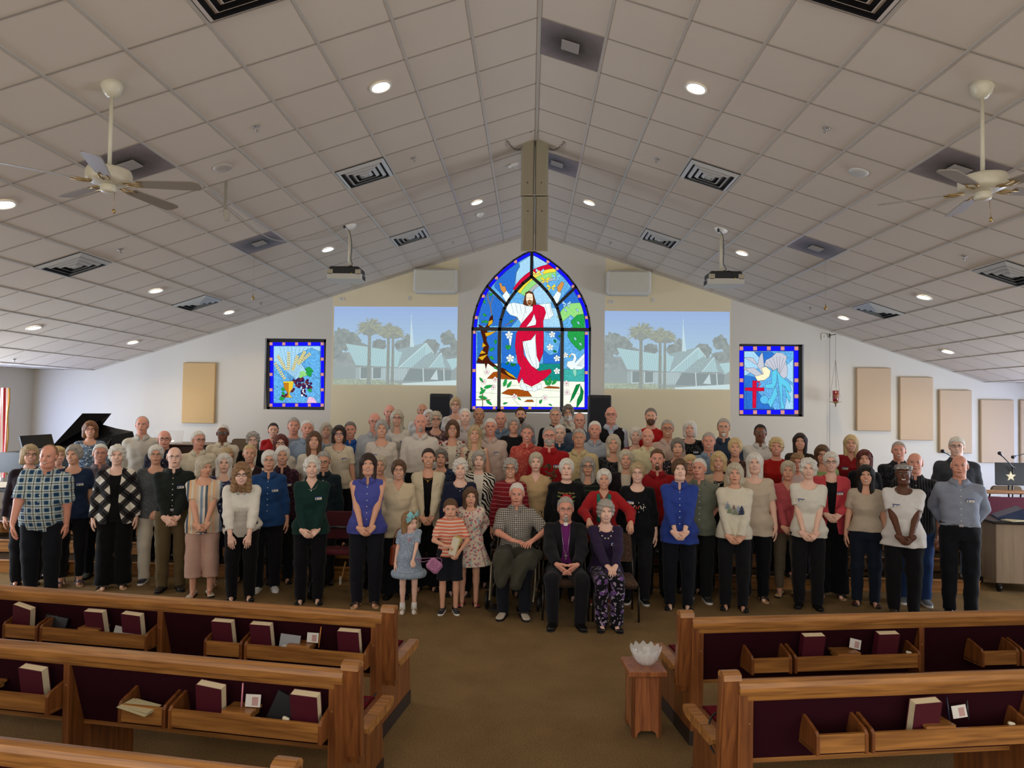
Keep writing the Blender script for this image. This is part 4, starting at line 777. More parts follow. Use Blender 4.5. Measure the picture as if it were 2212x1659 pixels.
for px0, px1, py0, py1, m, lb in ((395, 462, 783, 915, M_PANEL, 'tan acoustic panel on the wall at left'), (1851, 1926, 794, 932, M_PANELR, 'beige acoustic panel nearest the hanging lamp, highest of the right five'), (1944, 2017, 814, 952, M_PANELR, 'beige acoustic panel, second of the descending row at right'),
     (2030, 2101, 842, 980, M_PANELR, 'beige acoustic panel, third of the descending row at right'), (2119, 2192, 863, 1001, M_PANELR, 'beige acoustic panel, fourth of the row, above the music stand'), (2205, 2280, 864, 1002, M_PANELR, 'beige acoustic panel cut by the right edge')):
    a, b = at_y(px0, py0, WALLY-.06), at_y(px1, py1, WALLY-.06); mb = MB(); mb.box((0, 0, 0), (b[0]-a[0], .055, a[2]-b[2]), None, 0, .012); o = mb.build('acoustic_panel', m); o.location = ((a[0]+b[0])/2, WALLY-.03, (a[2]+b[2])/2); tag(o, lb, 'acoustic panel', 'fabric acoustic wall panels')
for px, py, w_, h_, lb in ((738, 646, .12, .07, 'small white wall plate above the left projected picture'), (884, 644, .06, .09, 'small wall outlet under the left wall speaker'), (1321, 652, .12, .07, 'small white wall plate under the right wall speaker'), (1411, 648, .06, .09, 'small wall outlet right of the right wall speaker'), (1780, 727, .10, .12, 'small white box beside the hanging lamp bracket')):
    p = at_y(px, py, WALLY-.01); mb = MB(); mb.box((0, 0, 0), (w_, .016, h_), None, 0, .004); mb.box((0, -.009, 0), (w_*.4, .004, h_*.5), None, 1, .001); o = mb.build('wall_plate', [plain('#d2cec2', .5), plain('#b5b0a4', .5)]); o.location = p; tag(o, lb, 'wall plate')
# ------------------------------------------------------------------ projectors
def projector(mx_, my_, x0, x1, y0, y1, s, label):
    p, sd = ceil_hit(mx_, my_); Y = p[1]; a, b = at_y(x0, y0, Y), at_y(x1, y1, Y); w_, h_ = b[0]-a[0], a[2]-b[2]; c = ((a[0]+b[0])/2, Y, (a[2]+b[2])/2)
    o = empty('projector', c, label=label, cat='projector', group='ceiling projectors'); top_ = p[2]-c[2]; dx = p[0]-c[0]
    mb = MB(); mb.box((0, .13, .01), (w_*.86, .36, h_*.55), None, 0, .015); mb.build('rear_panel', M_BLACK, o)
    mb = MB(); mb.prism([(-w_/2, -.02), (-w_/2, .20), (-w_*.42, .33), (w_*.42, .33), (w_/2, .20), (w_/2, -.02), (w_*.47, -.06), (-w_*.47, -.06)], -h_*.5, -h_*.16, lambda u, v, d: (u, v, d)); mb.build('body', plain('#bdbab0', .4), o)
    mb = MB(); 
    for k in range(7): mb.box((s*(w_/2+.001), .02+.026*k, -h_*.33+.0), (.004, .012, h_*.28))
    mb.build('vent_slots', M_BLACK, o)
    for q in (-1, 1): mb = MB(); mb.box((q*w_*.40, -.045, -.01), (w_*.16, .03, h_*.34), None, 0, .005); mb.build('side_trim', plain('#a89f88', .4), o)
    mb = MB(); mb.tube([(dx, .10, h_*.3), (dx, .10, top_-.06)], .020, 12); mb.build('mount_pole', M_FAN, o)
    mb = MB(); mb.lathe([(.022, -.05), (.05, -.045), (.085, -.02), (.095, 0), (.0, .004)], 18, (dx, .10, top_), Ry(sd*TH)); mb.build('ceiling_plate', M_WHITE, o)
    mb = MB(); mb.box((dx, .10, h_*.36), (.13, .13, .05), None, 0, .008); mb.build('mount_bracket', M_FAN, o)
    mb = MB(); mb.tube(smooth([(dx-.06, .02, top_+.07*0-.03), (dx+.01, .05, top_-.10), (dx+.035, .09, top_-.30), (dx+.03, .08, h_*.9), (dx+.06, .04, h_*.5), (dx+.0, -.0, h_*.32), (dx+.09, -.05, h_*.30), (dx+.13, -.06, h_*.0)]), .005, 6); mb.ell((dx-.06, .02, top_-.03), (.016, .016, .03)); mb.build('power_cord', M_BLACK, o)
    mb = MB(); mb.ell((w_*.22, -.064, -h_*.16), (.010, .006, .008), 8, 6); mb.build('plug', plain('#d8c24a', .3), o)
projector(752, 484, 708, 782, 570, 604, 1, 'black and white projector hanging from the ceiling at left'); projector(1562, 492, 1528, 1607, 580, 615, -1, 'black and white projector hanging from the ceiling at right')
# ------------------------------------------------------------------ sanctuary lamp
pb = at_y(1792, 722, WALLY-.02); pl_ = at_y(1805, 722, WALLY-.28); base = at_y(1804, 869, WALLY-.28)
o = empty('sanctuary_lamp', (pl_[0], WALLY-.28, base[2]), label='hanging red glass sanctuary lamp on thin chains beside the right stained window', cat='lamp'); zt = pl_[2]-base[2]; X0 = pl_[0]; Y0_ = WALLY-.28
mb = MB(); mb.tube([(pb[0]-X0, .25, zt), (0, 0, zt)], .008, 8); mb.tube([(pb[0]-X0, .25, zt+.04), (pb[0]-X0, .25, zt-.04)], .015, 8); mb.build('wall_bracket', plain('#5a5246', .4, .6), o)
z1 = at_y(1802, 777, Y0_)[2]-base[2]; mb = MB(); mb.tube([(0, 0, zt), (0, 0, z1)], .003, 5)
for k in range(3): a = k*2.094+.3; mb.tube([(0, 0, z1), (.10*math.cos(a), .10*math.sin(a), .10)], .0025, 5)
mb.tube([(0, 0, z1), (0, 0, .27)], .002, 5); mb.tube([(pb[0]-X0, .25, zt), (pb[0]-X0, .25, .95-base[2])], .003, 5); mb.build('chain', plain('#6b6358', .4, .6), o)
mb = MB(); mb.lathe([(.0, -.09), (.008, -.085), (.012, -.03), (.05, -.005), (.115, .004), (.115, .010), (.03, .012), (.0, .012)], 20); mb.build('drip_tray', M_BRASS, o)
mb = MB(); mb.lathe([(.0, .014), (.042, .014), (.052, .04), (.055, .22), (.050, .222), (.046, .04), (.0, .03)], 20); mb.build('red_glass', plain('#8c1226', .15, 0, .8), o)
mb = MB(); mb.lathe([(.0565, .115), (.060, .115), (.060, .130), (.0565, .130)], 20); mb.tube([(0, -.058, .02), (0, -.060, .21)], .006, 6); mb.build('brass_band', M_BRASS, o)
# fine wires with small weights
for wx, y0, y1, lb in ((547, 420, 640, 'thin wire with small brass weight hanging near the left stained window'), (1783, 280, 662, 'thin wire with small brass weight hanging near the right stained window')):
    Y = 9.5; a = at_y(wx, y0, Y); b = at_y(wx, y1, Y); c, _ = ceil_hit(wx, y0); zc = RIDGE-abs(b[0])*TANT; mb = MB(); mb.tube([(0, 0, 0), (0, 0, zc-b[2])], .0016, 4); mb.lathe([(.0, -.05), (.02, -.045), (.024, -.02), (.008, .0), (.006, .03), (.0, .035)], 10, mi=1); o = mb.build('hanging_wire', [plain('#9a958c', .5), M_BRASS]); o.location = b; tag(o, lb, 'hanging wire')
p, s = ceil_hit(488, 392); o = empty('ceiling_bracket', p, label='narrow metal bracket with small box hanging right of left fan', cat='bracket'); mb = MB(); mb.box((0, 0, -.19), (.03, .012, .38), None, 0, .002); mb.build('arm', plain('#9a9488', .4, .4), o); mb = MB(); mb.box((.02, 0, -.36), (.05, .04, .12), None, 0, .006); mb.tube([(.0, 0, -.30), (-.06, -.02, -.34)], .005, 6); mb.build('box', plain('#a8a294', .5), o)
mb = MB(); P0 = Vector(slope_pt(-1, 5.35, 2.9, .02)); c_ = [ceil_hit(q[0], q[1])[0]-np.array([0, 0, .03]) for q in ((446, 405), (462, 415), (510, 455), (560, 497), (600, 515), (660, 515), (722, 502), (745, 490))]; mb.tube(smooth(c_, 5), .006, 6); o = mb.build('white_cable', plain('#a9a59c', .5)); tag(o, 'pale cable running loosely along the ceiling to the left projector', 'cable')
# ------------------------------------------------------------------ grand piano
M_PIANO = plain('#060608', .22, 0, .25)
def piano():
    Y = 10.6; c = at_y(200, 1000, Y); X0 = c[0]; Z0 = .51
    o = empty('grand_piano', (X0, Y, Z0), label='black grand piano with raised lid at far left', cat='piano')
    # seen from the front left: keyboard to the left, tail to the right
    case = [(-1.0, -.62), (-1.0, .75), (.05, .75), (.28, .70), (.42, .50), (.58, .20), (.86, -.12), (1.02, -.36), (.96, -.55), (.80, -.62)]
    mb = MB(); mb.prism(case, .68, .98, lambda u, v, d: (u, v, d)); mb.build('case', M_PIANO, o)
    # the lid leans up from its far long side
    a, b, t, q, r = (Vector(at_y(*z))-Vector((X0, Y, Z0)) for z in ((105, 972, 10.3), (178, 893, 10.75), (241, 893, 11.1), (222, 917, 11.1), (287, 932, 11.1)))
    a2 = Vector(at_y(70, 1015, 10.25))-Vector((X0, Y, Z0)); r2 = Vector(at_y(300, 985, 10.75))-Vector((X0, Y, Z0)); mid = Vector(at_y(250, 925, 11.1))-Vector((X0, Y, Z0))
    P = [a2, a, b, t, q, mid, r, r2]; n_ = (b-a).cross(r-a).normalized()*.022; n = len(P); mb = MB(); mb.add(P+[p+n_ for p in P], [tuple(range(n)), tuple(range(2*n-1, n-1, -1))]+[(i, n+i, n+(i+1) % n, (i+1) % n) for i in range(n)]); mb.build('lid', M_PIANO, o)
    mb = MB(); mb.tube([(.35, -.35, .98), tuple(mid-Vector((0, .02, .1)))], .012, 8); mb.build('lid_prop', M_PIANO, o)
    mb = MB(); mb.box((-1.12, .06, .74), (.28, 1.30, .06), None, 0, .01); mb.box((-1.20, .06, .70), (.10, 1.34, .05), None, 0, .01); mb.build('key_bed', M_PIANO, o)
    mb = MB(); mb.box((-1.10, .06, .785), (.14, 1.22, .03)); mb.build('keys', plain('#dcd8cc', .3), o)
    mb = MB(); mb.box((-.94, .06, 1.10), (.03, .70, .22), Ry(-.3), 0, .005); mb.build('music_desk', M_PIANO, o)
    for x, y in ((-.85, -.50), (-.85, .60), (.70, -.30)): mb = MB(); mb.tube([(x, y, .06), (x, y, .40), (x, y, .70)], [.035, .05, .07], 12); mb.build('leg', M_PIANO, o)
    mb = MB(); mb.box((-.55, .0, .30), (.16, .30, .08), None, 0, .01); mb.tube([(-.5, -.1, .32), (-.4, -.1, .70)], .015, 8); mb.tube([(-.5, .1, .32), (-.4, .1, .70)], .015, 8); mb.build('pedal_lyre', M_PIANO, o)
piano()
mb = MB(); mb.box((0, 0, 0), (.30, .24, .004), Rx(.5)); o = mb.build('sheet_music', plain('#d8d2c2', .7)); o.location = at_y(12, 1047, 9.4); 
p = at_y(12, 1047, 9.4); tag(o, 'white open sheet music at far left edge beside the piano', 'sheet music'); o.rotation_euler = (-.3, 0, .2)
st = empty('keyboard_desk', (p[0]-.15, p[1]+.05, .34), label='dark instrument desk with sheet music at the far left edge', cat='music desk'); mb = MB(); mb.box((0, .12, p[2]-.34-.07), (.6, .40, .06), None, 0, .01); mb.build('top', M_BLACK, st)
for q in (-1, 1): mb = MB(); mb.box((q*.25, .12, (p[2]-.44)/2), (.05, .34, p[2]-.44)); mb.build('leg', plain('#3a2418', .5), st)
# ------------------------------------------------------------------ flag at the left edge
p = at_y(-3, 1000, 10.9); o = empty('flag', (p[0]-.05, 10.9, .51), label='red and white striped flag with gold fringe at left edge', cat='flag'); mb = MB(); mb.tube([(0, 0, 0), (0, 0, 2.2)], .013, 10); mb.build('pole', M_BRASS, o)
mb = MB(); n = 14; cols = 7
for i in range(cols):
    x0, x1 = .02+.025*i, .02+.025*(i+1); V = []
    for k in range(n+1): z = 1.95-1.45*k/n; V += [(x0, -.03+.02*math.sin(i*1.3+k*.2), z), (x1, -.03+.02*math.sin((i+1)*1.3+k*.2), z)]
    mb.add(V, [(2*k, 2*k+1, 2*k+3, 2*k+2) for k in range(n)], i % 2, True); mb.add([(x, y+.004, z) for x, y, z in V], [(2*k, 2*k+2, 2*k+3, 2*k+1) for k in range(n)], i % 2, True)
mb.build('cloth', [cloth_plain('#a81c2c') if 'cloth_plain' in globals() else plain('#a81c2c', .8), plain('#d8d0c4', .8)], o)
mb = MB(); mb.tube([(.20+.01*math.sin(k), -.03, 1.95-.10*k) for k in range(15)], .012, 6); mb.build('gold_fringe', plain('#b98a2a', .6), o)
# ------------------------------------------------------------------ organ with clear music shield
p = at_y(400, 962, 11.6); o = empty('organ', (p[0]+.02, 11.9, .51), label='dark wood organ console behind white haired men at left', cat='organ'); M_ORG = wood_mat('organ_wood', '#3a2012', '#5e3a22', 'X'); zt = p[2]-.51
mb = MB(); mb.box((0, 0, zt/2), (1.25, .60, zt), None, 0, .015); mb.build('cabinet', M_ORG, o); mb = MB(); mb.box((0, -.05, zt+.012), (1.35, .74, .025), None, 0, .008); mb.build('top_board', M_ORG, o)
a, b = at_y(388, 932, 11.7), at_y(425, 960, 11.7); mb = MB(); mb.box((-.45, -.05, zt+.12), (.52, .008, .24), Rx(-.2), 0, .003); mb.build('music_shield', M_GLASS, o); mb = MB(); mb.tube([(-.66, -.06, zt+.045), (-.34, -.06, zt+.055)], .014, 8); mb.build('lamp_tube', glow((1, .95, .85), 1.2), o)
# ------------------------------------------------------------------ stacking chairs
M_CHAIR = cloth_t if 'cloth_t' in globals() else plain('#5a4636', .9); M_CFRAME = plain('#3b342c', .35, .6)
def stack_chair(loc, rz, label, mat=None, group='brown upholstered chairs', seat_z=.43, back=.86):
    mat = mat or M_CHAIR; o = empty('chair', loc, rz, label=label, cat='chair', group=group)
    mb = MB(); mb.box((0, 0, seat_z-.035), (.47, .46, .075), None, 0, .03); mb.build('seat', mat, o)
    bz = (seat_z+.12+back)/2; bh = back-seat_z-.12; V = []; prof = [(-.225, -bh/2), (.225, -bh/2)]+[(.225-.06*(1-math.cos(t)), bh/2-.06+.06*math.sin(t)) for t in (.0, .5, 1.0, 1.57)]+[(-.225+.06*(1-math.cos(t)), bh/2-.06+.06*math.sin(t)) for t in (1.57, 1.0, .5, 0)]
    mb = MB(); mb.prism(prof, .0, .05, lambda u, v, d: (u, .24+d+v*.16, bz+v)); mb.build('backrest', mat, o)
    for q in (-1, 1):
        f = MB(); f.tube([(q*.245, -.20, 0), (q*.24, -.21, seat_z-.05), (q*.235, -.17, seat_z-.07)], .012, 8); f.build('leg', M_CFRAME, o)
        f = MB(); f.tube([(q*.245, .27, 0), (q*.24, .22, seat_z-.05), (q*.235, .25, seat_z+.10), (q*.235, .34, back-.08)], .012, 8); f.build('leg', M_CFRAME, o)
    f = MB(); f.tube([(-.235, -.17, seat_z-.08), (.235, -.17, seat_z-.08)], .010, 6); f.tube([(-.235, .20, seat_z-.08), (.235, .20, seat_z-.08)], .010, 6); f.build('crossbar', M_CFRAME, o)
    return o
def weave():
    m, n, l, b = new_mat('chair_weave'); tc = n.new('ShaderNodeTexCoord'); v = n.new('ShaderNodeTexVoronoi'); v.inputs['Scale'].default_value = 60; cr = n.new('ShaderNodeValToRGB'); e = cr.color_ramp.elements; e[0].color = (*srgb('#8a7452'), 1); e[1].color = (*srgb('#4a3428'), 1); e[0].position = .1; e[1].position = .35
    l.new(tc.outputs['Object'], v.inputs['Vector']); l.new(v.outputs['Distance'], cr.inputs[0]); l.new(cr.outputs[0], b.inputs['Base Color']); b.inputs['Roughness'].default_value = .95; return m
M_WEAVE = weave()
bx_, wx_ = at_y(1222, 1078.7, 7.62)[0], at_y(1308.5, 1082, 7.60)[0]
stack_chair((bx_, 7.62, 0), 0, 'brown patterned chair under the seated clergyman', M_WEAVE); stack_chair((wx_+.10, 7.62, 0), 0, 'brown patterned chair under the seated woman in purple', M_WEAVE)
M_BCH = plain('#6e5a44', .85)
for px, py, Y, lb in ((546, 935, 11.9, 'brown high backed chair behind gray curly haired woman at left'), (2022, 1019, 10.6, 'brown chair behind bald man in striped shirt at right'), (2148, 1045, 11.1, 'brown chair between the tall gray shirted man and music stand')): 
    p = at_y(px, py, Y); z_ = level(Y, p[0]); o = stack_chair((p[0], Y, z_), math.pi, lb, M_BCH, back=min(p[2]-z_, 1.15))
# walker and maroon chair between the green sweater and the blue blouse
wk = empty('rolling_walker', (-2.30, 8.22, 0), label='black rolling walker with maroon seat beside woman in periwinkle blouse', cat='walker'); M_WK = plain('#14141a', .4)
for q in (-1, 1):
    mb = MB(); mb.tube(smooth([(q*.26, -.22, .10), (q*.25, -.10, .45), (q*.24, .02, .85), (q*.24, .12, .92)]), .013, 8); mb.tube([(q*.26, .28, .10), (q*.25, .02, .50)], .013, 8); mb.build('side_frame', M_WK, wk)
    for y in (-.22, .28):
        mb = MB(); mb.tube([(q*.26+.0125*e, y, .10) for e in (-1, 1)], .10, 18); mb.build('wheel', M_WK, wk)
mb = MB(); mb.box((0, .02, .52), (.44, .30, .05), None, 0, .015); mb.build('seat', plain('#5a1420', .9), wk); mb = MB(); mb.box((0, .17, .80), (.42, .03, .34), None, 0, .012); mb.build('back_sling', plain('#4a101c', .9), wk); mb = MB(); mb.tube([(-.24, -.02, .80), (0, -.10, .82), (.24, -.02, .80)], .016, 8); mb.build('backrest_bar', M_WK, wk)
p = at_z(733, 1268, 0); mb = MB(); mb.tube([(0, 0, .01), (.03, .03, .14), (.055, .06, .30)], [.014, .010, .009], 8); mb.box((.012, .0, .08), (.03, .03, .10), None, 1, .006); o = mb.build('walking_cane', [plain('#b98a4a', .5), plain('#d6cdb8', .5)]); o.location = p; tag(o, 'wooden cane tip with pale label left of periwinkle blouse woman legs', 'cane')
# ------------------------------------------------------------------ wheelchair
def wheelchair(X, Y):
    o = empty('wheelchair', (X, Y, 0), -.10, label='wheelchair with tan frame and black wheels carrying the seated old man', cat='wheelchair'); M_WF = plain('#9a907a', .35, .4)
    mb = MB(); mb.box((0, -.02, .46), (.46, .44, .06), None, 0, .015); mb.build('seat', M_BLACK, o); mb = MB(); mb.box((0, .24, .78), (.46, .04, .48), Rx(-.1), 0, .015); mb.build('backrest', M_BLACK, o)
    for q in (-1, 1):
        mb = MB(); mb.tube(smooth([(q*.25, .30, 1.02), (q*.25, .26, .95), (q*.25, .24, .50), (q*.25, .24, .18)]), .012, 8); mb.tube([(q*.25, .25, .50), (q*.25, -.26, .50)], .012, 8); mb.tube([(q*.25, .24, .22), (q*.25, -.24, .22)], .012, 8)
        mb.tube(smooth([(q*.25, -.24, .52), (q*.25, -.26, .45), (q*.25, -.30, .30), (q*.24, -.42, .14)]), .012, 8); mb.tube([(q*.25, -.22, .50), (q*.25, -.22, .16)], .012, 8); mb.build('side_frame', M_WF, o)
        mb = MB(); mb.tube([(q*.26, -.22, .70), (q*.26, .12, .70)], .022, 10); mb.tube([(q*.26, -.20, .70), (q*.26, -.20, .52)], .01, 8); mb.tube([(q*.26, .20, .70), (q*.26, .10, .70)], .012, 8); mb.build('armrest', M_BLACK, o)
        for y, r in ((.26, .155), (-.26, .095)):
            w2 = MB(); w2.tube([(q*.29, y+r*math.cos(a), r+.005+r*math.sin(a)*.98) for a in [2*math.pi*k/28 for k in range(28)]], .014, 8, closed=True)
            w2.tube([(q*.275, y, r), (q*.305, y, r)], .022, 12)
            for k in range(5): a = 2*math.pi*k/5+.3; w2.tube([(q*.29, y, r), (q*.29, y+(r-.01)*math.cos(a), r+(r-.01)*math.sin(a))], .006, 6)
            w2.build('wheel', M_BLACK, o)
        mb = MB(); mb.tube([(q*.25, .31, 1.02), (q*.25, .40, 1.0)], .017, 10); mb.build('push_handle', M_BLACK, o)
        mb = MB(); mb.box((q*.15, -.50, .085), (.15, .17, .015), Rx(.15), 0, .004); mb.tube([(q*.24, -.42, .14), (q*.20, -.46, .09)], .010, 8); mb.build('footrest', M_BLACK, o)
wheelchair(at_y(1117, 1042.5, 8.0)[0], 8.02)
# ------------------------------------------------------------------ communion rails and kneelers, at both sides
M_KNEEL = plain('#5e1630', .8)
def rail(x0, x1, Y, z0, label):
    o = empty('communion_rail', ((x0+x1)/2, Y, z0), label=label, cat='rail', group='communion rail sections'); L_ = x1-x0
    mb = MB(); mb.box((0, 0, .66), (L_, .09, .05), None, 0, .012); mb.build('top_rail', M_OAKX, o); mb = MB(); mb.box((0, -.22, .10), (L_, .24, .08), None, 0, .03); mb.build('kneeling_cushion', M_KNEEL, o)
    mb = MB(); mb.box((0, -.015, .42), (L_*.96, .03, .34), None, 0, .006); mb.build('maroon_cover', M_KNEEL, o); mb = MB(); mb.box((0, -.22, .03), (L_, .22, .06), None, 0, .006); mb.build('plinth', M_OAKX, o)
    n = max(2, int(L_/.55))
    for k in range(n): x = -L_/2+.06+(L_-.12)*k/(n-1); mb = MB(); mb.box((x, .02, .32), (.06, .04, .64), None, 0, .006); mb.build('post', M_OAKZ, o)
rail(6.2, 7.6, 9.95, .51, 'communion rail with maroon cover at right beside the lectern'); 
# ------------------------------------------------------------------ lectern, music stands, microphones
M_LECT = wood_mat('lectern_laminate', '#86715a', '#a08a70', 'Z', .5, .5, 0)
p = at_z(2166, 1285, 0); lx = p[0]+.45; ly = p[1]+.35
o = empty('altar_desk', (lx, ly, 0), math.radians(-6), label='wood grained rolling desk with black top at the right edge', cat='desk'); ztop = at_y(2155, 1128, ly-.35)[2]
mb = MB(); mb.box((0, 0, (ztop-.04)/2+.06), (.86, .58, ztop-.04-.12), None, 0, .006); mb.build('cabinet', M_LECT, o); mb = MB(); mb.box((0, 0, ztop-.015), (.96, .68, .035), None, 0, .012); mb.build('top', plain('#121217', .3), o)
for x in (-.36, .36):
    for y in (-.22, .22): mb = MB(); mb.tube([(x-.015, y, .045), (x+.015, y, .045)], .045, 14); mb.box((x, y, .09), (.05, .05, .03)); mb.build('caster', M_BLACK, o)
mb = MB(); mb.prism([(-.18, 0), (.18, 0), (.18, .03), (.10, .15), (-.18, .02)], -.17, .17, lambda u, v, d: (u, d, v)); o = mb.build('blue_folder_stand', plain('#15305e', .45)); o.location = (lx-.12, ly-.02, ztop+.004); o.rotation_euler = (0, 0, -.4); tag(o, 'dark blue slanted folder stand on top of the wood grained desk', 'folder')
mb = MB(); mb.box((0, 0, .004), (.24, .17, .004)); mb.box((.02, .01, .009), (.22, .16, .004), Rz(.2)); o = mb.build('loose_papers', plain('#d6cfae', .7)); o.location = (lx-.22, ly-.23, ztop+.003); o.rotation_euler = (0, 0, .3); tag(o, 'cream loose papers on the corner of the wood grained desk', 'paper')
def music_stand(px, py, Y, label, star=False):
    p = at_y(px, py, Y); z0 = level(Y, p[0]); o = empty('music_stand', (p[0], Y, z0), label=label, cat='music stand', group='black music stands'); h = p[2]-z0
    mb = MB(); mb.prism([(-.26, -.16), (.26, -.16), (.23, .15), (-.19, .15)], -.006, .006, lambda u, v, d: (u, d+v*.35, h+v)); mb.box((0, -.075, h-.165), (.50, .06, .012)); mb.build('desk', plain('#101014', .5), o)
    mb = MB(); mb.tube([(0, .04, h-.05), (0, .04, .25)], .012, 8); mb.build('post', M_BLACK, o)
    for k in range(3): a = k*2.094+.5; mb = MB(); mb.tube([(0, .04, .25), (.28*math.cos(a), .04+.28*math.sin(a), .01)], .009, 6); mb.build('leg', M_BLACK, o)
    return o, h
o, h = music_stand(2183, 1022, 10.3, 'black music stand with small silver star at right')
mb = MB(); P = []
for k in range(10): a = math.pi/2+k*math.pi/5; r = .075 if k % 2 == 0 else .032; P.append((r*math.cos(a), r*math.sin(a)))
mb.prism(P, -.008, .008, lambda u, v, d: (u, d, v)); s_ = mb.build('star_ornament', plain('#c9bd9a', .35, .3)); s_.location = at_y(2183, 1029, 10.10); tag(s_, 'small pale star ornament hanging on the black music stand', 'ornament')
def mic_stand(base_px, Y, mic_px, elbow_px, back_px, label):
    b = at_y(*elbow_px, Y); z0 = level(Y, b[0]); o = empty('microphone_stand', (b[0], Y, z0), label=label, cat='microphone stand', group='microphone stands'); h = b[2]-z0; m = at_y(*mic_px, Y-.25); k = at_y(*back_px, Y+.2)
    loc = lambda q: Vector(q)-Vector((b[0], Y, z0)); mb = MB(); mb.tube([(0, 0, .02), (0, 0, h)], .010, 8); mb.tube([(0, 0, .45), (0, 0, .55)], .016, 8); mb.build('pole', M_BLACK, o); mb = MB(); mb.tube([loc(m), (0, 0, h), loc(k)], .007, 8); mb.build('boom', M_BLACK, o)
    mb = MB(); d = (loc(m)-Vector((0, 0, h))).normalized(); mb.tube([loc(m)-d*.02, loc(m)+d*.09], [.011, .017], 10); mb.build('microphone', plain('#1c1c22', .4), o); mb = MB(); mb.ell(loc(m)+d*.11, (.026, .026, .026)); mb.build('mesh_head', plain('#3a3a40', .35, .7), o)
    for q in range(3): a = q*2.094+.9; mb = MB(); mb.tube([(0, 0, .10), (.26*math.cos(a), .26*math.sin(a), .012)], .008, 6); mb.build('leg', M_BLACK, o)
mic_stand(None, 10.28, (2165, 985), (2187, 1008), (2222, 1028), 'black boom microphone stand above the star music stand'); mic_stand(None, 9.7, (2042, 978), (2062, 990), (2080, 1000), 'black microphone in front of tall gray shirted man')
mic_stand(None, 10.9, (2196, 985), (2230, 975), (2250, 970), 'second black microphone boom entering from the right edge')
# leafy plant between tan top and poinsettia sweater
p = at_y(1170, 1120, 8.42); o = empty('potted_plant', (p[0]+.12, 8.66, 0), label='leafy green plant between tan embroidered top and poinsettia sweater', cat='plant'); M_LEAFG = plain('#2c3c1e', .5)
mb = MB(); mb.lathe([(.0, 0), (.10, 0), (.12, .02), (.14, .26), (.13, .27), (.0, .25)], 20); mb.build('pot', plain('#3a2a20', .6), o); mb = MB(); stm = [(0, 0, .26), (.0, .0, .7), (.02, -.01, 1.1), (.04, .0, 1.52)]; mb.tube(smooth(stm), .006, 6); mb.tube(smooth([(0, 0, .5), (-.05, -.01, .8), (-.04, 0, 1.25)]), .005, 6); mb.build('stem', plain('#4a3a24', .7), o)
mb = MB(); r = rnd(77)
for k in range(120):
    t = r.random(); z = .55+1.0*t; a = r.uniform(0, 6.28); L_ = r.uniform(.05, .085); c = Vector((.02*t+r.uniform(-.02, .02)-(.05 if r.random() < .4 else 0), r.uniform(-.02, .02), z)); d = Vector((math.cos(a), math.sin(a)*.5, r.uniform(-.1, .7))).normalized(); s_ = d.orthogonal().normalized()
    mb.add([c, c+d*L_*.45+s_*.014, c+d*L_, c+d*L_*.45-s_*.014], [(0, 1, 2, 3)])
mb.build('foliage', M_LEAFG, o)
# ------------------------------------------------------------------ distance-field modelling of figures
f32 = np.float32
class Field:
    def __init__(s, xs, ys, zs):
        s.ax = [np.asarray(a, f32) for a in (xs, ys, zs)]; s.F = np.full([len(a) for a in s.ax], 1.0, f32)
    def sub(s, lo, hi):
        sl = []
        for a, l, h in zip(s.ax, lo, hi):
            i0 = max(0, int(np.searchsorted(a, l))-1); i1 = min(len(a), int(np.searchsorted(a, h))+1)
            if i1 <= i0: return None, None
            sl.append(slice(i0, i1))
        P = [s.ax[0][sl[0]][:, None, None], s.ax[1][sl[1]][None, :, None], s.ax[2][sl[2]][None, None, :]]
        return tuple(sl), P
    def op(s, fn, lo, hi, k=.0, mode='u'):
        sl, P = s.sub(lo, hi)
        if sl is None: return
        d = fn(*P); A = s.F[sl]
        if mode == 'u':
            if k > 0: h = np.maximum(k-np.abs(A-d), 0)/k; s.F[sl] = np.minimum(A, d)-h*h*k*.25
            else: s.F[sl] = np.minimum(A, d)
        elif mode == 's':
            if k > 0: h = np.maximum(k-np.abs(A+d), 0)/k; s.F[sl] = np.maximum(A, -d)+h*h*k*.25
            else: s.F[sl] = np.maximum(A, -d)
        elif mode == 'i': s.F[sl] = np.maximum(A, d)
    def cap(s, a, b, r1, r2=None, k=.02, mode='u', sx=1.0, sy=1.0):
        r2 = r1 if r2 is None else r2; a = np.array(a, float); b = np.array(b, float); m = max(r1, r2)*1.3/min(sx, sy, 1)+k+.012
        ab = b-a; L2 = float(ab@ab) or 1e-9
        def fn(X, Y, Z):
            dx, dy, dz = X-a[0], Y-a[1], Z-a[2]
            t = np.clip((dx*ab[0]+dy*ab[1]+dz*ab[2])/L2, 0, 1)
            return np.sqrt(((dx-t*ab[0])*sx)**2+((dy-t*ab[1])*sy)**2+(dz-t*ab[2])**2)-(r1+(r2-r1)*t)
        s.op(fn, np.minimum(a, b)-m, np.maximum(a, b)+m, k, mode)
    def ell(s, c, r, k=.02, mode='u', M=None):
        c = np.array(c, float); r = np.array(r, float); m = max(r)+k+.015; rm = float(min(r))
        Mi = None if M is None else np.array(M.transposed())
        def fn(X, Y, Z):
            dx, dy, dz = X-c[0], Y-c[1], Z-c[2]
            if Mi is not None: dx, dy, dz = (Mi[i][0]*dx+Mi[i][1]*dy+Mi[i][2]*dz for i in range(3))
            q = np.sqrt((dx/r[0])**2+(dy/r[1])**2+(dz/r[2])**2); g = np.sqrt((dx/r[0]**2)**2+(dy/r[1]**2)**2+(dz/r[2]**2)**2)+1e-6
            return q*(q-1)/g
        s.op(fn, c-m, c+m, k, mode)
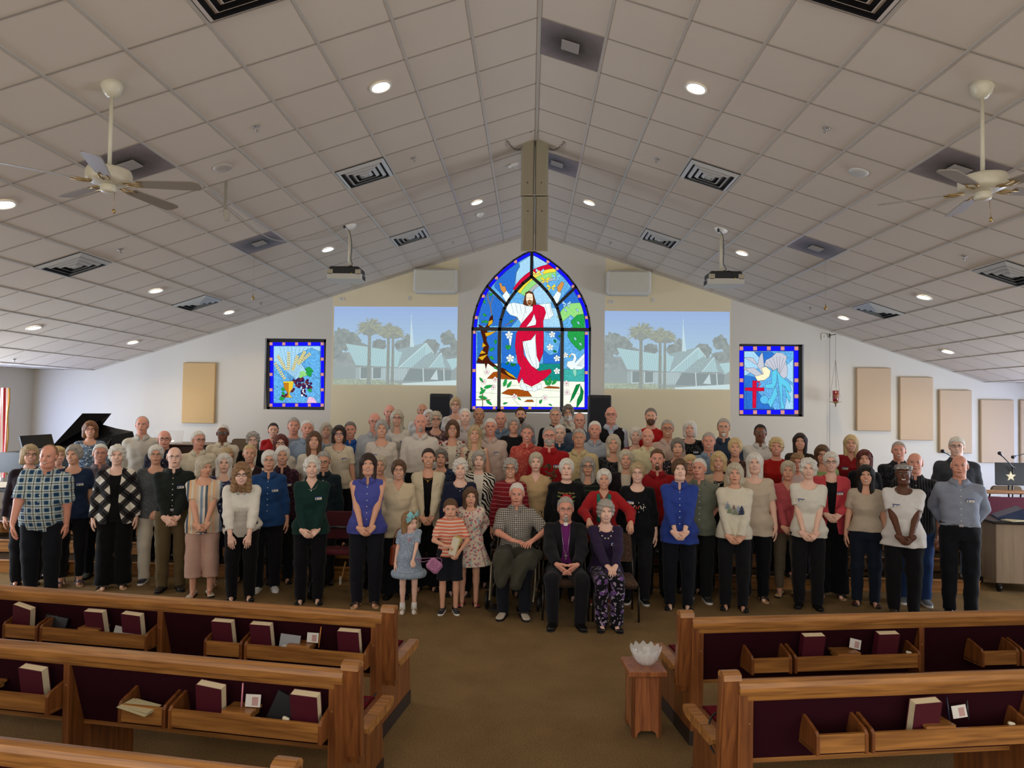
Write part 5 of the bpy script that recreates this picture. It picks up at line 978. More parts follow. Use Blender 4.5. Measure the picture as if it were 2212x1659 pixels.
def nets(Fd):
    """surface nets: one closed smooth surface from the field"""
    F = Fd.F; ax = Fd.ax; F[0] = F[-1] = 1; F[:, 0] = F[:, -1] = 1; F[:, :, 0] = F[:, :, -1] = 1
    S = F < 0; nx, ny, nz = F.shape
    cnt = np.zeros((nx-1, ny-1, nz-1), np.int8)
    for i in (0, 1):
        for j in (0, 1):
            for k in (0, 1): cnt += S[i:nx-1+i, j:ny-1+j, k:nz-1+k]
    act = (cnt > 0) & (cnt < 8); I = np.argwhere(act)
    if len(I) == 0: return np.zeros((0, 3)), np.zeros((0, 4), int)
    idm = np.full(act.shape, -1, np.int64); idm[act] = np.arange(len(I))
    acc = np.zeros((len(I), 3)); n = np.zeros(len(I)); cs = [(i, j, k) for i in (0, 1) for j in (0, 1) for k in (0, 1)]
    def cp(c): return I[:, 0]+c[0], I[:, 1]+c[1], I[:, 2]+c[2]
    for c0 in cs:
        for a in range(3):
            if c0[a] == 1: continue
            c1 = list(c0); c1[a] = 1; p, q = cp(c0), cp(c1); f0, f1 = F[p], F[q]; x = (f0 < 0) != (f1 < 0)
            t = np.where(x, f0/np.where(x, f0-f1, 1), 0); P = np.stack([ax[d][p[d]] for d in range(3)], 1).astype(float)
            P[:, a] += t*(ax[a][q[a]]-ax[a][p[a]]); acc[x] += P[x]; n[x] += 1
    V = acc/n[:, None]; Q = []
    for a in range(3):
        b, c = [(1, 2), (2, 0), (0, 1)][a]; d = [0, 0, 0]; d[a] = 1
        sl0 = [slice(1, -1)]*3; sl1 = list(sl0); sl0[a] = slice(0, F.shape[a]-1); sl1[a] = slice(1, F.shape[a])
        A, B = S[tuple(sl0)], S[tuple(sl1)]; E = np.argwhere(A != B)
        if len(E) == 0: continue
        flip = A[tuple(E.T)]; G = E+1; G[:, a] -= 1
        def cell(ob, oc):
            H = G.copy(); H[:, b] += ob; H[:, c] += oc; return idm[tuple(H.T)]
        q = np.stack([cell(-1, -1), cell(0, -1), cell(0, 0), cell(-1, 0)], 1); q[~flip] = q[~flip][:, ::-1]; Q.append(q)
    return V, np.concatenate(Q)
def mesh_from(name, blocks, mats, parent=None):
    """blocks: list of (V, F, material index); joined into one mesh"""
    me = bpy.data.meshes.new(name); nv = 0; Vs = []; loops = []; tot = []; mi = []
    for V, Fq, m in blocks:
        if len(V) == 0: continue
        Vs.append(np.asarray(V, f32))
        if isinstance(Fq, np.ndarray): loops.append((Fq+nv).ravel()); tot.append(np.full(len(Fq), Fq.shape[1])); mi.append(np.full(len(Fq), m))
        else:
            for f in Fq: loops.append(np.array(f)+nv)
            tot.append(np.array([len(f) for f in Fq])); mi.append(np.full(len(Fq), m))
        nv += len(V)
    V = np.concatenate(Vs); Lp = np.concatenate(loops); tt = np.concatenate(tot); mi = np.concatenate(mi)
    me.vertices.add(len(V)); me.vertices.foreach_set('co', V.ravel()); me.loops.add(len(Lp)); me.loops.foreach_set('vertex_index', Lp.astype(np.int32))
    me.polygons.add(len(tt)); me.polygons.foreach_set('loop_start', np.concatenate([[0], np.cumsum(tt)[:-1]]).astype(np.int32))
    me.polygons.foreach_set('material_index', mi.astype(np.int32)); me.update(calc_edges=True); me.polygons.foreach_set('use_smooth', np.ones(len(tt), bool)); me.update()
    for m in (mats if isinstance(mats, (list, tuple)) else [mats]): me.materials.append(m)
    o = bpy.data.objects.new(name, me); COL.objects.link(o)
    if parent is not None: o.parent = parent
    return o
def rng(lo, hi, h): return np.arange(lo, hi+h, h)
def graded(lo, hi, f0, f1, h, H):
    f0, f1 = max(lo, f0), min(hi, f1)
    return np.concatenate([np.arange(lo, f0, H), np.arange(f0, f1, h), np.arange(f1, hi+H, H)])

# ------------------------------------------------------------------ skin, hair and cloth materials
SKINS = {'L': '#deb09a', 'P': '#e6c1ae', 'M': '#d5a58b', 'R': '#d79d88', 'T': '#be8d70', 'D': '#7a4f3a', 'K': '#5d3a28'}
def skin_mat(k):
    key = ('skin', k)
    if key in _MATS: return _MATS[key]
    m, n, l, b = new_mat('skin_'+k); c = srgb(SKINS[k])
    tc = n.new('ShaderNodeTexCoord'); nz = n.new('ShaderNodeTexNoise'); nz.inputs['Scale'].default_value = 14; nz.inputs['Detail'].default_value = 4
    mx = n.new('ShaderNodeMix'); mx.data_type = 'RGBA'; mx.inputs[6].default_value = (c[0]*1.03, c[1]*.86, c[2]*.80, 1); mx.inputs[7].default_value = (min(1, c[0]*1.04), c[1]*1.07, c[2]*1.08, 1)
    l.new(tc.outputs['Object'], nz.inputs['Vector']); l.new(nz.outputs['Fac'], mx.inputs[0]); l.new(mx.outputs[2], b.inputs['Base Color'])
    b.inputs['Roughness'].default_value = .5; b.inputs['Specular IOR Level'].default_value = .35
    _MATS[key] = m; return m
HAIRS = {'white': ('#b9b3a8', '#efece4'), 'gray': ('#77716a', '#c0bab0'), 'dgray': ('#4d4843', '#8d867c'), 'blond': ('#a58a5c', '#dcc595'), 'sand': ('#8d7452', '#cbb48c'), 'brown': ('#3d2a1c', '#6f5138'),
         'dbrown': ('#1d1411', '#3f2c22'), 'black': ('#0b0a0b', '#221d1e'), 'auburn': ('#4a2c1b', '#8a5c38'), 'grayblond': ('#958a76', '#d6ccb6'), 'redbrown': ('#3f1c18', '#74382c'), 'lbrown': ('#6b4e33', '#a3805a')}
def hair_mat(k):
    key = ('hair', k)
    if key in _MATS: return _MATS[key]
    m, n, l, b = new_mat('hair_'+k); a, c = HAIRS[k]
    tc = n.new('ShaderNodeTexCoord'); mp = n.new('ShaderNodeMapping'); mp.inputs['Scale'].default_value = (150, 150, 18)
    nz = n.new('ShaderNodeTexNoise'); nz.inputs['Scale'].default_value = 1; nz.inputs['Detail'].default_value = 4; nz.inputs['Distortion'].default_value = .8
    cr = n.new('ShaderNodeValToRGB'); e = cr.color_ramp.elements; e[0].position = .32; e[1].position = .68; e[0].color = (*srgb(a), 1); e[1].color = (*srgb(c), 1)
    bp = n.new('ShaderNodeBump'); bp.inputs['Strength'].default_value = .6; bp.inputs['Distance'].default_value = .004
    l.new(tc.outputs['Object'], mp.inputs[0]); l.new(mp.outputs[0], nz.inputs['Vector']); l.new(nz.outputs['Fac'], cr.inputs[0]); l.new(cr.outputs[0], b.inputs['Base Color'])
    l.new(nz.outputs['Fac'], bp.inputs['Height']); l.new(bp.outputs[0], b.inputs['Normal']); b.inputs['Roughness'].default_value = .55; b.inputs['Specular IOR Level'].default_value = .3
    _MATS[key] = m; return m
def math_node(n, l, op, a, b=None, c=None):
    q = n.new('ShaderNodeMath'); q.operation = op
    for i, v in enumerate((a, b, c)):
        if v is None: continue
        if isinstance(v, (int, float)): q.inputs[i].default_value = v
        else: l.new(v, q.inputs[i])
    return q.outputs[0]
def cloth_mat(spec):
    """spec = 'pattern:colour,colour,...'"""
    key = ('cloth', spec)
    if key in _MATS: return _MATS[key]
    pat, cols = spec.split(':') if ':' in spec else ('plain', spec); cols = [srgb(c) for c in cols.split(',')]
    m, n, l, b = new_mat('cloth_'+pat); tc = n.new('ShaderNodeTexCoord'); sp = n.new('ShaderNodeSeparateXYZ'); l.new(tc.outputs['Object'], sp.inputs[0])
    X, Y, Z = sp.outputs[0], sp.outputs[1], sp.outputs[2]
    def mixc(f, A, B):
        q = n.new('ShaderNodeMix'); q.data_type = 'RGBA'
        if isinstance(f, float): q.inputs[0].default_value = f
        else: l.new(f, q.inputs[0])
        for i, v in ((6, A), (7, B)):
            if isinstance(v, tuple): q.inputs[i].default_value = (*v, 1)
            else: l.new(v, q.inputs[i])
        return q.outputs[2]
    def stripe(co, per, duty, off=0.0):            # 1 inside the stripe
        f = math_node(n, l, 'FRACT', math_node(n, l, 'MULTIPLY_ADD', co, 1/per, off)); return math_node(n, l, 'LESS_THAN', f, duty)
    def noise(sc, det=2.0, dist=0.0):
        q = n.new('ShaderNodeTexNoise'); q.inputs['Scale'].default_value = sc; q.inputs['Detail'].default_value = det; q.inputs['Distortion'].default_value = dist; l.new(tc.outputs['Object'], q.inputs['Vector']); return q.outputs['Fac']
    c0 = cols[0]; out = c0
    if pat == 'plain':
        out = mixc(noise(40, 3), tuple(x*.92 for x in c0), tuple(min(1, x*1.06) for x in c0))
    elif pat in ('plaid', 'dplaid'):               # broad checks with thin over-lines
        if pat == 'dplaid': U = math_node(n, l, 'ADD', X, Z); V = math_node(n, l, 'SUBTRACT', X, Z); per = .22
        else: U, V, per = X, Z, .085
        a, b2 = stripe(U, per, .5), stripe(V, per, .5); s = math_node(n, l, 'MULTIPLY', math_node(n, l, 'ADD', a, b2), .5)
        out = mixc(s, cols[0], cols[1]); both = math_node(n, l, 'MULTIPLY', a, b2); out = mixc(both, out, cols[2])
        tl = math_node(n, l, 'MAXIMUM', stripe(U, per, .08, .3), stripe(V, per, .08, .3)); out = mixc(tl, out, cols[3])
    elif pat == 'gingham':
        a, b2 = stripe(X, .022, .5), stripe(Z, .022, .5); s = math_node(n, l, 'MULTIPLY', math_node(n, l, 'ADD', a, b2), .5); out = mixc(s, cols[0], cols[1])
    elif pat == 'hstripe': out = mixc(stripe(Z, .036, .45), cols[0], cols[1])
    elif pat == 'thinh': out = mixc(stripe(Z, .05, .1), cols[0], cols[1])
    elif pat == 'vstripe': out = mixc(stripe(X, .03, .3), cols[0], cols[1])
    elif pat == 'vmulti':
        f = math_node(n, l, 'FRACT', math_node(n, l, 'MULTIPLY_ADD', X, 1/.205, .5)); cr = n.new('ShaderNodeValToRGB'); cr.color_ramp.interpolation = 'CONSTANT'; l.new(f, cr.inputs[0])
        e = cr.color_ramp.elements; k = len(cols); e[0].position = 0; e[0].color = (*cols[0], 1); e[1].position = 1/k; e[1].color = (*cols[1], 1)
        for i in range(2, k): q = e.new(i/k); q.color = (*cols[i], 1)
        out = cr.outputs[0]
    elif pat in ('floral', 'dots', 'lace', 'bigfloral'):
        v = n.new('ShaderNodeTexVoronoi'); v.inputs['Scale'].default_value = {'floral': 26, 'dots': 55, 'lace': 60, 'bigfloral': 13}[pat]; l.new(tc.outputs['Object'], v.inputs['Vector'])
        nz = noise({'floral': 60, 'dots': 10, 'lace': 40, 'bigfloral': 34}[pat], 3)
        d = math_node(n, l, 'MULTIPLY_ADD', nz, {'floral': .5, 'dots': 0.0, 'lace': .3, 'bigfloral': .6}[pat], v.outputs['Distance'])
        out = mixc(math_node(n, l, 'LESS_THAN', d, {'floral': .58, 'dots': .2, 'lace': .5, 'bigfloral': .66}[pat]), c0, cols[1])
        if len(cols) > 2: out = mixc(math_node(n, l, 'GREATER_THAN', noise(30, 2), .6), out, cols[2])
        if len(cols) > 3: out = mixc(math_node(n, l, 'GREATER_THAN', noise(19, 2, 1), .64), out, cols[3])
    elif pat == 'zebra':
        wv = n.new('ShaderNodeTexWave'); wv.inputs['Scale'].default_value = 9; wv.inputs['Distortion'].default_value = 7; wv.inputs['Detail'].default_value = 1.5; wv.bands_direction = 'DIAGONAL'; l.new(tc.outputs['Object'], wv.inputs['Vector'])
        out = mixc(math_node(n, l, 'GREATER_THAN', wv.outputs['Fac'], .5), cols[0], cols[1])
    elif pat == 'tweed': out = mixc(math_node(n, l, 'GREATER_THAN', noise(150, 3), .52), cols[0], cols[1])
    elif pat == 'print': out = mixc(math_node(n, l, 'GREATER_THAN', noise(45, 3, 1.5), .56), cols[0], cols[1])
    if isinstance(out, tuple): b.inputs['Base Color'].default_value = (*out, 1)
    else: l.new(out, b.inputs['Base Color'])
    bp = n.new('ShaderNodeBump'); bp.inputs['Strength'].default_value = .5; bp.inputs['Distance'].default_value = .01; l.new(noise(9, 4, 1.2), bp.inputs['Height']); l.new(bp.outputs[0], b.inputs['Normal'])
    b.inputs['Roughness'].default_value = .85; b.inputs['Specular IOR Level'].default_value = .15; b.inputs['Sheen Weight'].default_value = .08
    _MATS[key] = m; return m
M_EYEW = plain('#e6e0da', .3); M_IRIS = plain('#2a1c16', .25); M_LIP = plain('#b0594f', .45); M_LIPM = plain('#a8685a', .5); M_TEETH = plain('#efe9dd', .3); M_NAIL = plain('#e6c4b4', .3)
M_FRAME = plain('#16141a', .3); M_WIRE = plain('#8a8076', .3, .7); M_GOLD = plain('#b9923f', .3, .8); M_SILVER = plain('#b9babd', .25, .9); M_DARKLASH = plain('#33241e', .6)

# ------------------------------------------------------------------ hand templates
def hand_template(curls, thumb=(.5, .35), spread=.06):
    """fingers along +x, palm facing -z, thumb towards +y"""
    fd = Field(rng(-.05, .2, .0036), rng(-.065, .095, .0036), rng(-.075, .035, .0036))
    fd.cap((-.008, 0, 0), (.015, 0, 0), .0245, .024, k=.01, sy=.9)
    for y, r in ((.026, .0125), (.009, .013), (-.009, .0125), (-.026, .0115)): fd.cap((.012, y*.7, 0), (.085, y, .001), r*1.05, r, k=.014)
    L = [(.041, .025, .02), (.046, .029, .021), (.042, .027, .02), (.033, .02, .018)]; Y = (.028, .0095, -.0095, -.027); R = (.0088, .0092, .0088, .0078)
    tips = []
    for i in range(4):
        p = np.array((.086-.004*abs(i-1), Y[i], .001)); a = 0; sp = spread*(1.5-i)
        for j, l_ in enumerate(L[i]):
            a += curls[i]*(.7, 1.0, .7)[j]; q = p+l_*np.array((math.cos(a)*math.cos(sp), math.sin(sp)*math.cos(a), -math.sin(a)))
            fd.cap(p, q, R[i]*(1-.05*j), R[i]*(.93-.05*j), k=.004); p = q
        tips.append((p, a))
    p = np.array((.02, .028, -.006)); th, cu = thumb; a = th
    for j, l_ in enumerate((.044, .033, .026)):
        q = p+l_*np.array((math.cos(a), math.sin(a), -.25-cu*.3*j)); fd.cap(p, q, (.0145, .0115, .0100)[j], (.0118, .0102, .0085)[j], k=.008); p = q; a -= cu
    return nets(fd)
HAND_RELAX = hand_template((.28, .34, .4, .46)); HAND_FLAT = hand_template((.10, .12, .14, .16), (.62, .2), .05); HAND_CLASP = hand_template((.5, .52, .55, .58), (.45, .4), .02)
HAND_GRIP = hand_template((1.0, 1.05, 1.05, 1.0), (.35, .7), .01)
def put_hand(tpl, wrist, d, palm, k, mirror=False):
    V, Fq = tpl; V = V.copy(); x = Vector(d).normalized(); zz = -Vector(palm); zz = (zz-x*zz.dot(x)).normalized(); y = zz.cross(x)
    if mirror: V[:, 1] *= -1; Fq = Fq[:, ::-1]
    M = np.array([[x[i], y[i], zz[i]] for i in range(3)]); return (V*k) @ M.T+np.array(wrist), Fq

# ------------------------------------------------------------------ head, face and hair (head frame: centre at the ears, face towards -y)
def np3(M): return np.array([[M[i][j] for j in range(3)] for i in range(3)])
class Head:
    def __init__(s, c, hs, R, fat=1.0): s.c = np.array(c, float); s.s = hs; s.R = R; s.N = np3(R); s.fat = fat
    def p(s, x, y, z): return s.c+s.N @ (np.array((x, y, z))*s.s)
    def add(s, fd, sex):
        S, f = s.s, s.fat; P = s.p; R = s.R
        E = lambda c, r, k, mode='u': fd.ell(P(*c), [v*S for v in r], k*S, mode, R)
        Cp = lambda a, b, r, r2, k, mode='u': fd.cap(P(*a), P(*b), r*S, r2*S, k*S, mode)
        E((0, .014, .032), (.075, .095, .086), .01); E((0, -.022, -.035), (.060*f, .066, .084), .03)
        E((0, -.055, -.093), (.030*f, .028, .022), .028); E((.030*f, -.052, -.036), (.028, .030, .03), .02); E((-.030*f, -.052, -.036), (.028, .030, .03), .02)
        Cp((-.034, -.076, .030), (.034, -.076, .030), .011, .011, .016)
        for q in (-1, 1): E((q*.031, -.096, .008), (.020, .016, .012), .014, 's')
        Cp((0, -.084, .014), (0, -.105, -.022), .0085, .0115, .012); 
        for q in (-1, 1): E((q*.012, -.096, -.027), (.0085, .011, .008), .008)
        E((0, -.082, -.056), (.028, .016, .018), .014)
        for q in (-1, 1): E((q*.0785, .012, -.004), (.011, .021, .033), .008)
        if f > 1.08: E((0, -.03, -.10), (.055*f, .05, .03), .03)
    def face(s, flags, sex):
        """eyes, brows, lips; returned as blocks with material indices 1.."""
        B = []; P = s.p
        def ellb(c, r, mi, n=12, m=8, z0=None):
            mb = MB(); mb.ell((0, 0, 0), (1, 1, 1), n, m); V = np.array(mb.v)*np.array(r)*s.s @ s.N.T+P(*c); B.append((V, mb.f, mi))
        def tubeb(pts, r, mi, n=6): mb = MB(); mb.tube([tuple(P(*p)) for p in pts], [x*s.s for x in r], n); B.append((np.array(mb.v), mb.f, mi))
        young = 'y' in flags; sm = 'S' in flags; sq = .0046 if sm else .0058
        if 'B' in flags: sq = .0066
        for q in (-1, 1):
            ellb((q*.031, -.0805, .009), (.0142, .009, sq), 1); ellb((q*.031, -.0868, .009), (.0052, .0035, sq*.92), 2)
            tubeb([(q*.0165, -.083, .010), (q*.024, -.0895, .009+sq), (q*.033, -.0905, .0095+sq*1.15), (q*.041, -.0865, .009+sq*.8), (q*.0465, -.079, .010)], [.0012, .0022, .0024, .0022, .0012], 5)
            tubeb([(q*.014, -.0885, .026), (q*.026, -.0925, .0315), (q*.038, -.0875, .031), (q*.049, -.073, .026)], [.0018, .0032, .003, .0014] if sex == 'm' else [.0013, .0023, .0021, .001], 6)
        if sm or 'O' in flags:                        # smile with teeth
            w = .031 if 'O' in flags else .028
            ts = [-1, -.6, -.2, .2, .6, 1]; up = [(t*w, -.1025+.019*t*t, -.0540+.008*t*t) for t in ts]; lo = [(t*w, -.1005+.017*t*t, -.0700+.023*t*t) for t in ts]
            V = np.array([P(*p) for p in up+lo]); B.append((V, [(i, i+6, i+7, i+1) for i in range(5)], 4))
            tubeb([(x, y-.001, z+.002) for x, y, z in up], [.0012, .0026, .003, .003, .0026, .0012], 3); tubeb([(x, y-.001, z-.001) for x, y, z in lo], [.0012, .003, .004, .004, .003, .0012], 3)
        else:
            c = .003 if 'g' in flags else -.001
            mid = [(t*.025, -.1010+.015*t*t, -.060+c*t*t) for t in (-1, -.5, 0, .5, 1)]
            tubeb([(x, y, z+.0028) for x, y, z in mid], [.0010, .0028, .0032, .0028, .001], 3); tubeb([(x, y, z-.0035) for x, y, z in mid], [.0010, .0034, .0040, .0034, .001], 3)
            tubeb([(x, y-.0028, z) for x, y, z in mid], [.0006, .0010, .0011, .001, .0006], 5)
        for q in (-1, 1): tubeb([(q*.006, -.108, -.0325), (q*.010, -.105, -.0325)], [.0018, .0018], 5)
        return B
def hair_mesh(hd, style, seed, h=.0062):
    S = hd.s; r_ = rnd(seed); P = hd.p; R = hd.R; fd = None
    lowz = {'long': -.30, 'shoulder': -.21, 'bob': -.145, 'curlylong': -.23, 'straight': -.27}.get(style, -.12)
    ctr = [hd.p(0, .015, .03), hd.p(0, .03, lowz)]
    lo = np.minimum(ctr[0], ctr[1])-.155*S; hi = np.maximum(ctr[0], ctr[1])+.155*S
    fd = Field(*[rng(lo[i], hi[i], h) for i in range(3)])
    E = lambda c, r, k, mode='u': fd.ell(P(*c), [v*S for v in r], k*S, mode, R)
    Ni = hd.N.T
    def loc(X, Y, Z):
        dx, dy, dz = X-hd.c[0], Y-hd.c[1], Z-hd.c[2]; return [(Ni[i][0]*dx+Ni[i][1]*dy+Ni[i][2]*dz)/S for i in range(3)]
    def cut(fn): fd.op(lambda X, Y, Z: fn(*loc(X, Y, Z))*S, lo-1, hi+1, 0, 'i')
    t = {'short': .011, 'side': .007, 'thin': .008, 'crop': .006, 'fem': .020, 'bob': .020, 'long': .018, 'shoulder': .019, 'curly': .024, 'tied': .007, 'straight': .015, 'curlylong': .028, 'wavy': .024, 'boy': .013}[style]
    E((0, .016, .033), (.075+t, .095+t*.9, .086+t), .0)
    if style in ('short', 'thin', 'crop', 'tied', 'boy', 'side'):
        E((0, .03, -.01), (.074+t*.7, .085+t*.5, .075), .03)
        cut(lambda x, y, z: np.maximum(-(z+.055+.0*y), -1)); HL = {'thin': ([-.06, 0, .05, .09, .115, .13], [.02, -.008, -.012, -.005, .015, .03]), 'side': ([-.06, 0, .04], [.02, -.006, .0]), 'boy': ([-.06, 0, .03, .062, .082], [.02, -.010, -.030, -.065, -.2])}.get(style, ([-.06, 0, .04, .078, .100], [.02, -.008, -.026, -.055, -.2]))
        cut(lambda x, y, z: np.interp(z+0*y+.16*np.abs(x)*0, *HL)-y+(.0 if style == 'side' else .22)*np.maximum(np.abs(x)-.05, 0))
        if style == 'side': cut(lambda x, y, z: z-.038-np.maximum(y-.03, 0)*.25)
        for q in (-1, 1): E((q*.082, -.004, -.012), (.03, .016, .030), .006, 's')
        if style == 'tied': E((0, .115, .02), (.034, .03, .034), .01)
    elif style in ('fem', 'curly'):
        w = .006 if style == 'fem' else .012
        E((0, .03, -.015), (.080+w, .080, .075), .03); cut(lambda x, y, z: -(z+.075)); E((0, -.098, -.024), (.066, .078, .098), .016, 's'); cut(lambda x, y, z: -(y+.098))
        E((.012, -.064, .090), (.055, .028, .024), .02)
    elif style == 'wavy':
        E((0, .02, -.02), (.098, .085, .09), .03); cut(lambda x, y, z: -(z+.125)); E((0, -.098, -.035), (.062, .085, .098), .02, 's'); E((.015, -.062, .09), (.05, .026, .022), .02)
    else:
        z1 = {'bob': -.095, 'long': -.25, 'shoulder': -.165, 'curlylong': -.18, 'straight': -.21}[style]; wd = {'bob': .096, 'long': .086, 'shoulder': .090, 'curlylong': .108, 'straight': .080}[style]
        for q in (-1, 1): fd.cap(P(q*.058, .02, .02), P(q*(wd-.03), .012, z1), .046*S, .040*S, .03*S)
        fd.cap(P(0, .04, 0), P(0, .05, z1), .06*S, .05*S, .04*S)
        if style in ('long', 'straight', 'curlylong'): 
            for q in (-1, 1): fd.cap(P(q*(wd-.03), .0, z1*.5), P(q*(wd-.028), -.03, z1-.01), .03*S, .022*S, .03*S)
        E((0, -.100, -.042), (.061, .085, .108), .012, 's'); fd.cap(P(0, -.06, -.12), P(0, -.08, -.4), .052*S, .06*S, .012*S, 's')
        if style != 'long' or r_.random() < .5: E((r_.choice((-.015, .015)), -.067, .089), (.052, .024, .022), .016)
    # strands and curls
    ph = [r_.random()*6.28 for _ in range(6)]; amp = .0019; c_ = style in ('curly', 'curlylong', 'wavy')
    def wob(X, Y, Z):
        x, y, z = loc(X, Y, Z); a = np.arctan2(x, y+.0)
        if c_:
            fq = 130 if style != 'wavy' else 85
            return .0055*S*(np.sin(fq*x+ph[0]+2.5*np.sin(40*z+ph[5]))*np.sin(fq*.9*y+ph[1])+np.sin(fq*z+ph[2]+18*x)*.8)
        return amp*S*(np.sin(26*a+ph[0]+14*z)+.6*np.sin(47*a+ph[1]+9*z)+.5*np.sin(90*x+30*z+ph[2]))
    sl, Pp = fd.sub(lo-1, hi+1); fd.F[sl] += wob(*Pp).astype(f32)
    return nets(fd)
def beard_mesh(hd, kind, h=.0055):
    S = hd.s; lo = hd.p(0, -.05, -.07)-.13*S; hi = hd.p(0, -.05, -.07)+.13*S; fd = Field(*[rng(lo[i], hi[i], h) for i in range(3)])
    E = lambda c, r, k, mode='u': fd.ell(hd.p(*c), [v*S for v in r], k*S, mode, hd.R)
    if kind == 'goatee': E((0, -.074, -.092), (.026, .024, .030), .01); E((0, -.070, -.112), (.018, .02, .018), .012)
    if kind == 'beard': E((0, -.026, -.052), (.0645*hd.fat, .072, .078), 0); E((0, -.06, -.10), (.036, .032, .03), .02); E((0, -.02, .03), (.2, .2, .062), .0, 's')
    if kind in ('beard', 'goatee', 'mustache'): fd.cap(hd.p(-.022, -.089, -.052), hd.p(0, -.1, -.0465), .006*S, .0075*S, .004*S); fd.cap(hd.p(.022, -.089, -.052), hd.p(0, -.1, -.0465), .006*S, .0075*S, .004*S)
    if kind != 'mustache': fd.cap(hd.p(-.014, -.105, -.062), hd.p(.014, -.105, -.062), .0065*S, .0065*S, .004*S, 's')
    return nets(fd)
def glasses(hd, mat, parent, shade=False):
    mb = MB(); P = hd.p; S = hd.s
    for q in (-1, 1):
        pts = [P(q*.031+.0215*math.copysign(abs(math.cos(a))**.75, math.cos(a)), -.104+.22*abs((q*.031+.0215*math.cos(a)))**1.6*.9, .006+.0165*math.copysign(abs(math.sin(a))**.75, math.sin(a))) for a in [2*math.pi*i/18 for i in range(18)]]
        mb.tube(pts, .0017*S if mat is M_WIRE else .0024*S, 5, 0, closed=True)
        mb.tube([P(q*.053, -.096, .011), P(q*.072, -.075, .012), P(q*.083, .0, .008), P(q*.082, .02, -.002)], .0017*S, 5)
        if shade: mb.add(pts, [tuple(range(18))], 1)
    mb.tube([P(-.0095, -.103, .010), P(0, -.106, .013), P(.0095, -.103, .010)], .0018*S, 5)
    return mb.build('eyeglasses', [mat, plain('#2a221f', .2)] if shade else mat, parent)
# ------------------------------------------------------------------ whole figures
def ik(S, W, a, b, hint):
    S, W, hint = Vector(S), Vector(W), Vector(hint); d = W-S; L = d.length
    if L > (a+b)*.999: W = S+d*((a+b)*.999/L); d = W-S; L = d.length
    x = (a*a-b*b+L*L)/(2*L); h = math.sqrt(max(a*a-x*x, 0)); u = d/L; n = hint-u*hint.dot(u); n.normalize()
    return S+u*x+n*h, W
PROF = {  # stature fraction -> half width, half depth, forward shift, for a stature of 1.75
 'm': [(.86, .155, .100, .0), (.92, .168, .112, .0), (.98, .165, .112, -.004), (1.05, .150, .102, -.006), (1.12, .150, .104, -.006), (1.22, .165, .115, -.006), (1.30, .178, .118, -.004), (1.36, .168, .105, .004), (1.415, .12, .080, .010), (1.455, .070, .062, .012), (1.50, .056, .056, .010)],
 'f': [(.86, .165, .108, .0), (.92, .176, .116, .0), (.98, .162, .112, -.002), (1.05, .145, .098, -.004), (1.12, .132, .094, -.004), (1.22, .148, .118, -.018), (1.28, .155, .122, -.020), (1.36, .145, .095, .0), (1.418, .105, .072, .010), (1.463, .062, .056, .012), (1.50, .048, .050, .010)]}
def prof_at(rows, z, i): return np.interp(z, [r[0] for r in rows], [r[i] for r in rows])
